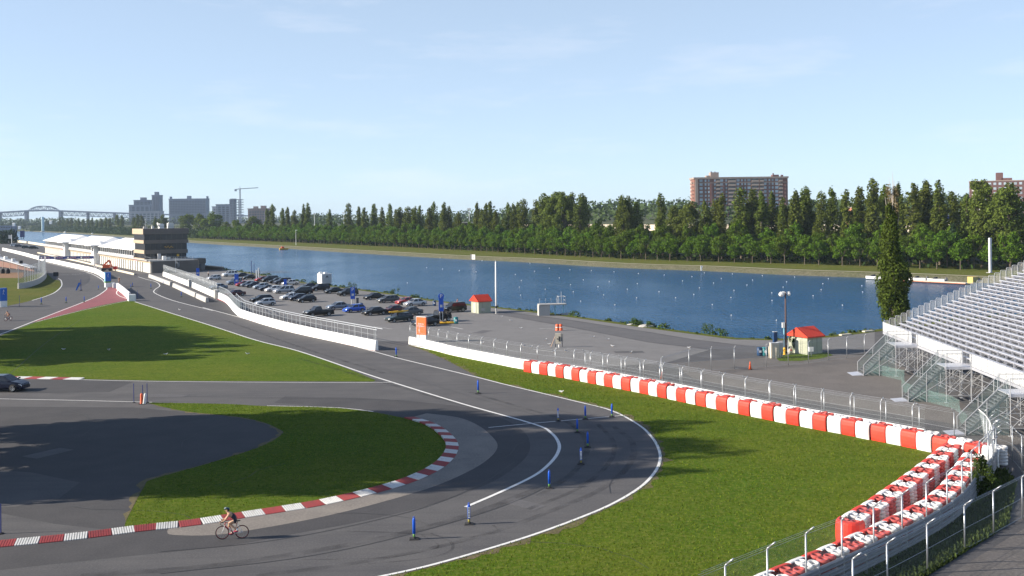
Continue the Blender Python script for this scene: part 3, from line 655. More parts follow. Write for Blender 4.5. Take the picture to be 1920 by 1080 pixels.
# railing on the long white wall
rl = offset(wC, .05); o0 = rl[0]; L = local(rl, o0)
o = thing('railing', 'galvanised railing along the top of the long curving white wall', 'railing', (o0.x, o0.y, 0))
L = [p for p in L if p.length < 118]
pm = MB().tube((0, 0, 1.25), (0, 0, 2.55), .032, 6).mesh('railing_post', M_GALV)
for p, d in walk(L, 1.75, .1): ob('post', pm, o, p)
part('top_rail', MB().path([p + Vector((0, 0, 2.55)) for p in L], .045, 6), M_GALV, o)
part('mid_rail', MB().path([p + Vector((0, 0, 1.9)) for p in L], .014, 5), M_GALV, o)
part('rear_rail', MB().path([p + Vector((0, 0, 2.62)) for p in offset(L, .8)[6:]], .05, 6), M_GALV, o)
for p, d in walk(offset(L, .8)[6:], 6, .1): part('rear_post', MB().tube((0, 0, 0), (0, 0, 2.62), .04, 6), M_GALV, o, loc=p)
net_panel([p + Vector((0, 0, 1.28)) for p in L[:12]], [p + Vector((0, 0, 2.5)) for p in L[:12]], M_NETF, 'netting', o)
rf = offset(A([(305, 517.5), (353, 536.5), (405, 560)]), .25)
fence('far railing fence with netting on the white wall by the roller door', rf, 2.1, 1.25, 2.2, 1, arm=0, net=M_NETM, rail=True, name='railing_fence')
# concrete blocks parting the pit exit
def jersey(name, label, a, b, h, w, m, group=None):
    a, b = at(*a), at(*b); return wall(name, label, offset([a, a.lerp(b, .5), b], w / 2), h, w, m, groups=group)
gJ = 'low concrete blocks parting the pit exit'
jersey('concrete_barrier', 'farthest low concrete barrier block of the pit exit row', (278, 520), (318, 535.5), .95, .7, M_CONCW, gJ)
jersey('concrete_barrier', 'middle low concrete barrier block of the pit exit row', (323, 538), (364.5, 557.5), .95, .7, M_CONCW, gJ)
jersey('concrete_barrier', 'nearest low concrete barrier block of the pit exit row', (366.5, 558.5), (385, 567), .95, .7, M_CONCW, gJ)
wallA = smooth(A([(4, 469.2), (40, 478), (72, 487), (80, 489), (130, 500.5), (175, 511.5), (196, 523.5)]), 3)
wall('concrete_wall', 'white concrete wall between the main straight and the pit lane', offset(wallA, .3), 1.5, .6, M_WHITEWALL)
wall('concrete_wall', 'short white wall beside the red painted runoff', offset(A([(218, 541.5), (229, 550.5), (240, 561)]), .3), 1.4, .6, M_WHITEWALL)
gW = 'small white blocks by the sign column'
for a, lab in (((210.5, 537.5), 'small white concrete block right beside the blue sign column'), ((216, 539.5), 'small white concrete block at the tip of the red runoff')):
    p = at(*a); t = ob('concrete_block', MB().box(0, 0, 0, 1.1, .8, 1.1).box(0, 0, 1.1, .8, .5, .05).mesh('concrete_block', M_WHITE), None, p, rz=.5); tag(t, lab, 'block', gW)
o = thing('concrete_block', 'white concrete block with grey end at the tip of the lawn', 'block', at(248, 564.5), RZ_N)
part('block', MB().box(0, .6, 0, 1.4, 1.4, 1.35), M_WHITE, o); part('end_cap', MB().box(.72, .6, .1, .06, 1.2, 1.15), M_CONCW, o)
wall('pit_lane_kerb', 'low cream concrete edging in front of the pit garages', offset(A([(72, 474.6), (150, 491), (200, 503), (254, 515.6)]), -.3), .55, .5, M_CREAM)
# ------------------------------------------------------------------ kerbs
kline = smooth(A([(-60, 1024), (0, 1017.5), (60, 1012), (130, 1005), (190, 998)]) + offset(lk[::-1], .02)[4:-24], 2)
kt = thing('kerb', 'red and white ridged kerb lining the inside of the hairpin', 'kerb', (kline[0].x, kline[0].y, 0))
def kerb_piece(white):
    mb = MB(); n_ = 9
    # a sloped slab: low at the track side, with ribs across it
    for i in range(n_):
        x0, x1 = i / n_ * 1.13, (i + .62) / n_ * 1.13; xe = (i + 1) / n_ * 1.13
        mb.hull8([(x0, -.85, -.02), (x1, -.85, -.02), (x1, .05, -.02), (x0, .05, -.02)], [(x0, -.85, .03), (x1, -.85, .03), (x1, .05, .12), (x0, .05, .12)])
        mb.hull8([(x1, -.80, -.02), (xe, -.80, -.02), (xe, .05, -.02), (x1, .05, -.02)], [(x1, -.80, .012), (xe, -.80, .012), (xe, .05, .10), (x1, .05, .10)], 1 if white else 0)
    return mb.mesh('kerb_white' if white else 'kerb_red', [M_KW, M_KG] if white else [M_KR])
M_KW = mat('kerb_white_paint', (.66, .66, .64), .7, var=.08, scale=3, dirt=((.35, .34, .33), 2.5, .56), obj_rand=.08)
M_KG = mat('kerb_groove_grey', (.30, .30, .29), .8, var=.1)  # grooves of the white pieces coloured greyer than the ribs
M_KR = mat('kerb_red_paint', (.33, .055, .055), .7, var=.12, scale=3, dirt=((.20, .06, .06), 2.5, .54), obj_rand=.12)
km = {True: kerb_piece(True), False: kerb_piece(False)}
kw = walk(kline, 1.14, 0)
kc = [Vector(p) for p in kline]
for i in range(len(kw) - 1):
    p, q = kw[i][0], kw[i + 1][0]; d = (q - p).normalized()
    ob('kerb_block', km[i % 2 == 0], kt, (p.x - kline[0].x, p.y - kline[0].y, .01), rz=math.atan2(d.y, d.x))
kline2 = A([(-160, 706), (0, 708.2), (75, 709.6), (155, 711.2)])
kt = thing('kerb', 'flat red and white kerb behind the dark car', 'kerb', (kline2[0].x, kline2[0].y, 0))
km2 = {True: MB().hull8([(0, -.5, 0), (1.5, -.5, 0), (1.5, .5, 0), (0, .5, 0)], [(-.4, -.5, .03), (1.1, -.5, .03), (1.5, .5, .09), (0, .5, .09)]).mesh('flat_kerb_white', M_KW), False: MB().hull8([(0, -.5, 0), (1.5, -.5, 0), (1.5, .5, 0), (0, .5, 0)], [(-.4, -.5, .03), (1.1, -.5, .03), (1.5, .5, .09), (0, .5, .09)]).mesh('flat_kerb_red', M_KR)}
kw = walk(kline2, 1.52, 0)
for i in range(len(kw) - 1):
    p, d = kw[i]; ob('kerb_block', km2[i % 2 == 0], kt, (p.x - kline2[0].x, p.y - kline2[0].y, .02), rz=math.atan2(d.y, d.x))
# ------------------------------------------------------------------ grandstand on the right
GP = Vector((41.5, 113.5, 0)); GR = Vector((-.077, -.997, 0)); GE = Vector((.997, -.077, 0))     # front corner, along the rows, up the rows
gs = thing('grandstand', 'aluminium bleacher grandstand on scaffolding at the right edge', 'grandstand', GP, math.atan2(GR.y, GR.x))
# local x runs along the rows towards the camera, local y up the rows
NROW, PIT, RISE, Z0, LEN = 28, .635, .277, 3.1, 52.0
seg = 5.15
M_STAIR = mat('dull_stair_steel', (.20, .21, .22), .6, .3, var=.15, scale=2)
M_FOOT = mat('walkway_aluminium', (.40, .40, .44), .45, .4, var=.1, scale=1.2)
M_UNDER = mat('scaffold_steel', (.50, .51, .53), .5, .6, var=.12, scale=3)
seat_a = MB().box(seg / 2, 0, 0, seg - .06, .27, .05).box(seg / 2, -.125, -.03, seg - .06, .03, .04).mesh('bench_seat', M_ALU)
foot = MB().box(LEN / 2, 0, 0, LEN, .40, .05).box(LEN / 2, -.20, -.06, LEN, .03, .07).mesh('foot_board', M_FOOT)
riser = MB().box(LEN / 2, 0, 0, LEN, .02, .13).mesh('riser_board', M_ALU)
for r in range(NROW):
    y, z = r * PIT, Z0 + r * RISE
    ob('foot_board', foot, gs, (0, y + .22, z - .05))
    off = -(r % 3) * .35
    for k in range(10):
        if r == 0 and k in (2, 5, 8): continue
        ob('bench_seat', seat_a, gs, (k * seg + .5 + off * .3, y + .44, z + .40))
mb = MB()      # seat brackets under every bench
for r in range(NROW):
    y, z = r * PIT, Z0 + r * RISE
    for k in range(29): mb.box(.6 + k * 1.78 + (r % 2) * .3, y + .44, z, .05, .16, .40)
part('seat_brackets', mb, M_ALU, gs)['kind'] = 'stuff'
# stepped end rail, one arched panel a row
mb = MB()
for a, b in (((-.29, 0), (-.29, 1.12)), ((.29, 0), (.29, 1.12))): mb.tube((0, a[0], a[1]), (0, b[0], b[1] - .12), .024, 6)
mb.path([Vector((0, -.29, 1.0)), Vector((0, -.24, 1.09)), Vector((0, -.15, 1.12)), Vector((0, .15, 1.12)), Vector((0, .24, 1.09)), Vector((0, .29, 1.0))], .024, 6)
mb.tube((0, -.29, .1), (0, .29, .1), .016, 5)
for k in range(1, 7): mb.tube((0, -.29 + k * .083, .1), (0, -.29 + k * .083, 1.1), .009, 4)
er = mb.mesh('end_rail_panel', M_ALUW)
for r in range(NROW): ob('end_rail_panel', er, gs, (-.08, r * PIT + .31, Z0 + r * RISE + .12))
mb = MB()
for r in range(NROW): mb.box(-.05, r * PIT + .31, Z0 + r * RISE - .28, .05, PIT - .02, .34)
part('end_skirt', mb, M_ALUW, gs)
# parapet along the front, open where the stairs come up
land = [(9.2, 13.0), (24.2, 27.4), (37.6, 40.8), (51.2, 53)]
gaps = [(0.9 + 9.4, 11.6), (24.9, 26.1), (38.4, 39.6)]
x = 0.0
while x < LEN:
    nx = x + 1.27
    hit = [g for g in gaps if x < g[1] and nx > g[0]]
    if hit: x = hit[0][1]; continue
    mb = MB().box(0, 0, 0, 1.23, .05, 1.05)
    for k in range(4): mb.box(0, -.045, .12 + k * .24, 1.15, .04, .07)
    for sx in (-.6, .6): mb.box(sx, -.04, 0, .05, .05, 1.1)
    part('parapet_panel', mb, M_ALUW, gs, loc=(x + .635, -.06, Z0 + .02)); x = nx
part('front_beam', MB().box(LEN / 2, -.06, Z0 - .25, LEN, .12, .22), M_ALU, gs)
# raking beams and the scaffold below
mb = MB(); xs = [0.15 + k * 2.55 for k in range(21)]; ys = [.1 + k * 2.9 for k in range(7)]
def zr(y): return Z0 + y / PIT * RISE - .3
for x in xs:
    mb.beam((x, 0, zr(0) - .05), (x, ys[-1] + .3, zr(ys[-1] + .3) - .05), .08, .22)
    for j, y in enumerate(ys):
        mb.tube((x, y, 0.1), (x, y, zr(y) - .12), .030, 6); mb.box(x, y, 0, .25, .25, .1)
        for zz in (1.2, 3.2, 5.2, 7.2, 9.2):
            if j and zz < zr(ys[j - 1]): mb.tube((x, ys[j - 1], zz), (x, y, zz), .024, 5)
        if j and zr(ys[j - 1]) > .5: mb.tube((x, ys[j - 1], .3), (x, y, min(zr(y) - .3, 2.9)), .022, 5)
part('raking_frame', mb, M_UNDER, gs)
mb = MB()
for j, y in enumerate(ys):
    for a, b in zip(xs, xs[1:]):
        for zz in (.35, 2.2, 4.2, 6.4, 8.6):
            if zz < zr(y) - .3: mb.tube((a, y, zz), (b, y, zz), .024, 5)
    for k, (a, b) in enumerate(zip(xs, xs[1:])):
        if k % 2 == j % 2 and zr(y) > 1: mb.tube((a, y, .3), (b, y, zr(y) - .4), .022, 5)
part('ledgers_and_braces', mb, M_UNDER, gs)
# landings with their stairs
def landing(x0, x1):
    L = 2.25; xm = (x0 + x1) / 2; w = x1 - x0
    d = ob('landing', MB().box(xm, -L / 2 - .1, Z0 - .07, w, L, .07).box(xm, -L / 2 - .1, Z0 - .22, w, .1, .14).box(x1 - .05, -L / 2 - .1, Z0 - .22, .08, L, .15).box(x0 + .05, -L / 2 - .1, Z0 - .22, .08, L, .15).mesh('landing', M_ALU), gs)
    mb = MB()
    for x in (x0, x1):
        for y in (-.15, -L): mb.tube((x, y, 0), (x, y, Z0 + 1.15), .032, 6); mb.box(x, y, 0, .3, .3, .05)
        mb.tube((x, -.15, Z0 + 1.12), (x, -L, Z0 + 1.12), .026, 6); mb.tube((x, -.15, Z0 - .4), (x, -L - .05, .5), .024, 5); mb.tube((x, -.15, .5), (x, -L, Z0 - .5), .024, 5)
        mb.tube((x, -.3, .62), (x, -L - 1.6, .62), .026, 5); mb.tube((x, -.3, 1.7), (x, -L - .6, 1.7), .026, 5)
        for k in range(1, 16):
            y = -.15 - k * (L - .15) / 16; mb.tube((x, y, Z0 + .1), (x, y, Z0 + 1.1), .009, 4)
    mb.tube((x0, -L, 1.2), (x1, -L, 1.2), .024, 5); mb.tube((x0, -L, .3), (x1, -L, Z0 - .3), .022, 5)
    part('frame', mb, M_UNDER, d)
    # the flight goes down towards the lawn, away from the seats
    n_ = 15; run = 3.1
    tr = MB().box(0, 0, 0, w - .9, .26, .045).mesh('tread', M_STAIR)
    st = ob('stair', MB().beam((x0 + .35, -L, Z0 - .1), (x0 + .35, -L - run, .05), .06, .22).beam((x1 - .35, -L, Z0 - .1), (x1 - .35, -L - run, .05), .05, .16).mesh('stair', M_STAIR), gs)
    for k in range(n_): ob('tread', tr, st, (xm, -L - (k + .5) * run / n_, Z0 * (1 - (k + 1) / (n_ + .6)) - .02))
    mb = MB()
    for x in (x0 + .3, x1 - .3):
        mb.tube((x, -L, Z0 + 1.1), (x, -L - run, 1.1), .026, 6); mb.tube((x, -L - run, 0), (x, -L - run, 1.1), .03, 6); mb.tube((x, -L - run * .5, 0), (x, -L - run * .5, Z0 * .5 + 1.1), .026, 6)
        mb.tube((x, -L - run * .95, .1), (x, -L - .1, 1.9), .022, 5)
    part('handrail', mb, M_UNDER, st)
    for x in (x0 + .3, x1 - .3):
        # netting that fills the side of the flight down to the ground
        lo = [Vector((x, -L, .03)), Vector((x, -L - run, .03))]; hi = [Vector((x, -L, Z0 + 1.08)), Vector((x, -L - run, 1.08))]
        net_panel(lo, hi, M_NETG, 'side_netting', st)
    net_panel([Vector((x0, -.1, Z0)), Vector((x0, -L, Z0))], [Vector((x0, -.1, Z0 + 1.1)), Vector((x0, -L, Z0 + 1.1))], M_NETF, 'netting', d)
    part('foot_plate', MB().hull8([(x0 + .4, -L - run - 1.1, 0), (x1 - .4, -L - run - 1.1, 0), (x1 - .4, -L - run, 0), (x0 + .4, -L - run, 0)], [(x0 + .4, -L - run - 1.1, .02), (x1 - .4, -L - run - 1.1, .02), (x1 - .4, -L - run, .12), (x0 + .4, -L - run, .12)]), M_ALU, st)
for l_ in land[:3]: landing(l_[0], l_[0] + 1.9 if False else l_[1] - .9)
net_panel([Vector((x, -2.3 - 2.0 * abs(math.sin(x * .21)), .02)) for x in range(9, 38, 2)], [Vector((x, -2.3 - 2.0 * abs(math.sin(x * .21)), 1.05)) for x in range(9, 38, 2)], M_NETG, 'ground_netting', gs)

# ------------------------------------------------------------------ pit building and its control tower
PB = Vector((-114.12, 319.22, 0)); RZ_U = math.atan2(UX.y, UX.x)
pb = thing('pit_building', 'long pit garage building with three white tent roofs', 'building', PB, RZ_U)
# local x along the building away from the camera, local y towards the track; the body lies on negative y
PL = 262.0; DEP = 15.0
part('garage_body', MB().box(PL / 2, -DEP / 2 - .7, 0, PL, DEP - 1.4, 3.8), M_TAN, pb)
part('shaded_end_plate', MB().box(-.06, -DEP / 2 - .3, 0, .14, DEP - .9, 3.8), M_BROWNC, pb)  # brown plate puts the shade of this end into its colour
part('fascia', MB().box(PL / 2, -.35, 3.12, PL, .7, .73), M_TAN, pb)
part('upper_slab', MB().box(PL / 2 + 2, -DEP / 2 + .3, 3.85, PL + 4 - 4, DEP + .8, .3), M_CONCW, pb)
dm = MB().box(0, 0, 0, 2.5, .12, 3.1).mesh('garage_door', M_DOORW); pm = MB().box(0, 0, 0, .42, .7, 3.15).mesh('garage_pier', M_TAN)
dr = MB().box(0, 0, 0, 1.0, .1, 3.1).mesh('flush_dark_slot', M_GLASSD)  # flush dark panels, with the shade of a recess put into the colour
x = 1.0
while x < PL - 3:
    ob('garage_door', dm, pb, (x + 1.6, -.25, 0)); ob('flush_dark_slot', dr, pb, (x + 3.5, -.27, 0)); x += 4.0 if x > 14 else (2.6 if x < 8 else 4.0)
# gallery: glazing behind slender posts, a balustrade in front
bm_ = MB().box(0, 0, 0, 3.4, .1, 2.2).mesh('gallery_window', M_GLASSD)
cm = MB().box(0, 0, 0, .35, .35, 2.5).mesh('gallery_post', M_WHITE)
x = 26.0
while x < PL - 2:
    ob('gallery_window', bm_, pb, (x + 2.0, -2.2, 4.3)); ob('gallery_post', cm, pb, (x, -.25, 4.15)); x += 4.0
part('gallery_wall', MB().box((24 + PL) / 2, -DEP / 2 - 1.2, 4.16, PL - 24, DEP - 2.6, 2.6), M_GRAYC, pb)
part('balustrade', MB().box((24 + PL) / 2, .35, 4.1, PL - 24, .08, .9), M_ALUW, pb)
mb = MB()
for k in range(60): mb.box(26 + k * 4, .42, 4.0, .12, .1, 1.05)
part('balustrade_post', mb, M_CONCW, pb)
def tent(x0, x1):
    e = 6.8; ri = 10.1; y0, y1 = .7, -DEP - .3; ym = -8.0
    rf = MB().add([(x0, y0, e), (x1, y0, e), (x1, y1, e), (x0, y1, e), (x0 + 9, ym, ri), (x1 - 9, ym, ri)], [(1, 0, 4, 5), (2, 1, 5), (3, 2, 5, 4), (0, 3, 4), (0, 1, 2, 3)])
    o_ = part('tent_roof', rf, M_TENT, pb)
    part('valance', MB().box((x0 + x1) / 2, y0 + .02, e - .14, x1 - x0, .06, .18), M_TENT, o_)
tent(24.2, 92); tent(99, 170); tent(177, PL)
for xc in (95.5, 173.5):
    s_ = ob('stair_tower', MB().box(xc, .9, 0, 5.2, 2.2, 7.0).mesh('stair_tower', M_WHITE), pb)
    part('slit_window', MB().box(xc, 2.02, 4.8, 3.0, .06, 1.3), M_GLASSD, s_)
    part('canopy', MB().lathe([(5.4, 7.0), (5.4, 7.25), (1.5, 8.6), (.1, 8.9)], 8, (xc, -.6, 0)), M_TENT, s_)
def red_sign(x): 
    s_ = ob('red_sign', MB().box(x, .12, 3.2, 6.0, .12, .62).mesh('red_sign', M_WHITE), pb)
    for k in range(6): part('lettering', MB().box(x - 2.3 + k * .95, .20, 3.34, .6, .03, .34), M_REDP, s_)
for x in (22, 108, 196): red_sign(x)
# control tower
ct = thing('control_tower', 'brown four storey control tower at the near end of the pits', 'building', PB + UX * 8, RZ_U)
TL, TW = 16.0, 13.4
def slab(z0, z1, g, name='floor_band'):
    "a storey band: sunlit tan coloured onto the track side, shaded brown onto the end"
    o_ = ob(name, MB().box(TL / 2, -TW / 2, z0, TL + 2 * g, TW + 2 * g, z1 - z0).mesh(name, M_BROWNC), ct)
    part('sunlit_tone_cladding', MB().box(TL / 2, g + .05, z0 + .02, TL + 2 * g + .06, .1, z1 - z0 - .04), M_TAN, o_)  # sunlit tone put into the colour of the track side
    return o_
def glazing(z0, z1, g):
    core = ob('glazed_storey', MB().box(TL / 2, -TW / 2, z0, TL + 2 * g - .5, TW + 2 * g - .5, z1 - z0).mesh('glazed_storey', M_BROWNC), ct)
    w = (TW + 2 * g - .5) / 8
    pm_ = MB().box(0, 0, 0, .06, w - .10, z1 - z0 - .12).mesh('window_pane', M_GLASSD)
    for k in range(8): ob('window_pane', pm_, core, (-g + .23, g - .25 - (k + .5) * w, z0 + .06))
    w = (TL + 2 * g - .5) / 8; pm_ = MB().box(0, 0, 0, w - .1, .06, z1 - z0 - .12).mesh('window_pane', M_GLASSD)
    for k in range(8): ob('window_pane', pm_, core, (-g + .25 + (k + .5) * w, g - .23, z0 + .06))
slab(12.2, 14.0, .5, 'parapet'); glazing(10.3, 12.2, .35); slab(9.2, 10.3, .3); glazing(7.1, 9.2, .15); slab(5.9, 7.1, .15); glazing(4.4, 5.9, .0); slab(3.7, 4.4, .1)
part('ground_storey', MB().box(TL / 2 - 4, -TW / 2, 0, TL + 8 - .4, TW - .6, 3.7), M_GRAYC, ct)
part('deck', MB().box(-4.2, -TW / 2, 3.7, 8.2, TW + .4, .22), M_CONCW, ct)
mb = MB()
for k in range(12): mb.tube((-8.2, .1 - k * 1.2, 3.9), (-8.2, .1 - k * 1.2, 5.0), .035, 5)
mb.tube((-8.2, .1, 5.0), (-8.2, -13.2, 5.0), .04, 5).tube((-8.2, .1, 4.5), (-8.2, -13.2, 4.5), .025, 5).tube((-8.2, .1, 5.0), (-.2, .1, 5.0), .04, 5)
part('deck_railing', mb, M_GALV, ct)
dr = part('roller_door', MB().box(-8.02 + .18 - .1, -4.0, .1, .12, 4.6, 2.8), M_DOORG, ct)
for k in range(9): part('roller_slat', MB().box(-8.0, -4.0, .25 + k * .29, .06, 4.5, .03), M_GALV, dr)
sp = MB()     # outside stair winding down from the deck
for k in range(14):
    a = k * .28; sp.box(-8.6 - .9 * math.cos(a), -7.6 - .9 * math.sin(a), 3.6 - k * .26, .8, .45, .05, a)
sp.tube((-8.6, -7.6, 0), (-8.6, -7.6, 4.8), .08, 6)
sp.path([Vector((-8.6 - 1.3 * math.cos(k * .28), -7.6 - 1.3 * math.sin(k * .28), 4.6 - k * .26)) for k in range(14)], .04, 5)
part('outside_stair', sp, M_GALV, ct)
for x, y, s_, nm, m_ in ((-5.5, -4.8, (1.4, 1.0, 1.3), 'deck_cabinet', M_WHITE), (-5.0, -6.2, (1.0, 1.2, 1.0), 'deck_cabinet', M_DOORW), (-2.0, -4.0, (.9, .9, 2.0), 'deck_door', M_DOORG)):
    part(nm, MB().box(x, y, 3.92, *s_), m_, ct)
for x, y, z, s_, nm, m_ in ((5, -6.3, 14.0, (1.6, 1.5, 1.4), 'roof_unit', M_WHITE), (5.6, -9.4, 14.0, (1.8, 1.9, 1.7), 'roof_unit', M_DOORW), (3, -3.2, 14, (.9, .7, .8), 'roof_unit', M_DOORW), (9, -2.0, 14, (1.2, 1.1, .6), 'roof_unit', M_CONCW)):
    part(nm, MB().box(x, y, z, *s_).box(x, y, z + s_[2], s_[0] * .7, s_[1] * .7, .15), m_, ct)
dish = MB().lathe([(.02, 0), (.4, .06), (.75, .25), (.8, .3), (.72, .28), (.35, .12), (.02, .06)], 10); part('satellite_dish', dish, M_WHITE, ct, loc=(4.2, -5.0, 15.1)).rotation_euler = (1.0, .4, 0)
part('dish_post', MB().tube((4.2, -5.0, 14), (4.2, -5.0, 15.1), .06, 6), M_GALV, ct)
part('antenna', MB().tube((6, -1.5, 14), (6, -1.5, 17.5), .04, 5).tube((6, -1.5, 16.5), (6.8, -1.5, 16.5), .03, 5), M_GALV, ct)
part('roof_railing', MB().path([Vector((.2, -.4, 14.7)), Vector((.2, -12.6, 14.7))], .03, 5).path([Vector((.2, -.4, 14.7)), Vector((15, -.4, 14.7))], .03, 5), M_STEELD, ct)
# pale script mark on the end glazing, a flourish with no readable word
mk = MB(); pts = [Vector((-.33 + .24, -6.1 - k * .19, 7.95 + .22 * math.sin(k * 1.25) * (1 if k % 3 else 1.9))) for k in range(16)]
mk.path(pts, .055, 5); part('script_mark', mk, M_YEL, ct)
part('round_emblem', MB().lathe([(.02, 0), (.42, 0), (.42, .05), (.02, .05)], 14, (-.06, -10.4, 5.2), ax='x'), M_YEL, ct)
part('security_lamp', MB().ell((.2, -TW - .4, 9.6), .3, .3, .25, 8, 5), M_WHITE, ct)
# annexe on the lake side of the tower
an = thing('annexe', 'small brown annexe between the control tower and the basin', 'building', PB + UX * 8 + NX * 13.7, RZ_U)
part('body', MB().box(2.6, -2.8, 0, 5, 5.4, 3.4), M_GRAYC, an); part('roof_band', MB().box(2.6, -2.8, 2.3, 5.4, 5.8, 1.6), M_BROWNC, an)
part('sunlit_tone_face', MB().box(2.6, .16, 0.1, 5.3, .25, 3.95), M_TAN, an); part('door', MB().box(.05, -3.4, .05, .1, 1.6, 2.1), M_STEELD, an)  # tan plate puts sunlight into the colour of this side
# low quay wall beyond it
o_ = thing('quay_wall', 'low pale topped quay wall running from the annexe to the water', 'wall', at(385, 505))
a = at(385, 504) - at(385, 505); L_ = [Vector((0, 0, 0)), at(418, 507) - at(385, 505)]
part('wall_face', MB().beam(L_[0] + Vector((0, 0, .5)), L_[1] + Vector((0, 0, .4)), .5, 1.3), M_BROWNC, o_)
part('coping', MB().beam(L_[0] + Vector((0, 0, 1.25)), L_[1] + Vector((0, 0, 1.1)), .8, .25), M_CREAM, o_)
# ------------------------------------------------------------------ cars
def paint(name, col, metal=.35, rough=.28): return mat('car_paint_' + name, col, rough, metal if max(col) > .1 else .0, var=.04, scale=1, spec=.5 if max(col) > .1 else .3, coat=.5 if max(col) > .1 else .15)
PAINT = {k: paint(k, c) for k, c in dict(black=(.006, .006, .007), silver=(.42, .43, .45), white=(.72, .72, .72), grey=(.085, .09, .095), darkblue=(.008, .012, .032), blue=(.012, .09, .50), red=(.38, .018, .015), green=(.020, .035, .035), lightblue=(.33, .38, .43), maroon=(.075, .012, .014), bluegrey=(.16, .19, .24)).items()}
M_LAMP = mat('lamp_glass', (.75, .76, .78), .15, .2, var=.03); M_TAIL = mat('tail_lamp', (.40, .015, .012), .25, var=.05); M_RIM = mat('wheel_rim', (.55, .56, .57), .35, .7, var=.05)
M_TRIM = mat('black_trim', (.018, .018, .02), .6, var=.1)
# side profiles: (x, top of the lower body, half width), front at +x; then the glasshouse: (x at the belt, x at the roof) front and rear
CARS = {
 'sedan': dict(L=4.5, body=[(2.22, .58, .62), (2.12, .70, .76), (1.55, .84, .84), (.95, .93, .86), (-.2, .95, .87), (-1.35, .97, .86), (-1.75, .98, .84), (-2.15, .93, .78), (-2.25, .66, .70)], f=(1.00, .32), r=(-1.62, -.95), roof=1.42, belt=.94),
 'hatch': dict(L=4.1, body=[(2.02, .58, .62), (1.92, .72, .76), (1.40, .88, .83), (.85, .96, .85), (-.4, .98, .85), (-1.5, .99, .83), (-1.92, .95, .76), (-2.02, .66, .70)], f=(.95, .20), r=(-1.92, -1.45), roof=1.46, belt=.97),
 'suv': dict(L=4.6, body=[(2.28, .66, .70), (2.20, .92, .82), (1.45, 1.04, .90), (1.0, 1.09, .92), (-.4, 1.10, .92), (-1.7, 1.10, .91), (-2.2, 1.06, .86), (-2.28, .70, .80)], f=(1.08, .48), r=(-2.18, -1.92), roof=1.74, belt=1.09),
 'minivan': dict(L=4.8, body=[(2.38, .60, .68), (2.28, .78, .82), (1.75, .98, .89), (1.25, 1.04, .92), (-.4, 1.05, .93), (-1.8, 1.05, .92), (-2.28, 1.0, .88), (-2.36, .66, .80)], f=(1.55, .50), r=(-2.30, -2.0), roof=1.72, belt=1.04),
 'wagon': dict(L=4.7, body=[(2.32, .58, .64), (2.22, .72, .78), (1.6, .86, .85), (1.0, .95, .87), (-.3, .97, .88), (-1.7, .98, .87), (-2.25, .95, .80), (-2.34, .66, .72)], f=(1.02, .36), r=(-2.22, -1.78), roof=1.46, belt=.96),
 'pickup': dict(L=5.3, body=[(2.62, .68, .76), (2.52, .96, .88), (1.7, 1.06, .94), (1.15, 1.10, .95), (-.35, 1.10, .95), (-.4, 1.06, .95), (-1.6, 1.06, .95), (-2.55, 1.06, .93), (-2.62, .72, .90)], f=(1.18, .62), r=(-.42, -.22), roof=1.76, belt=1.10),
}
CARMESH = {}
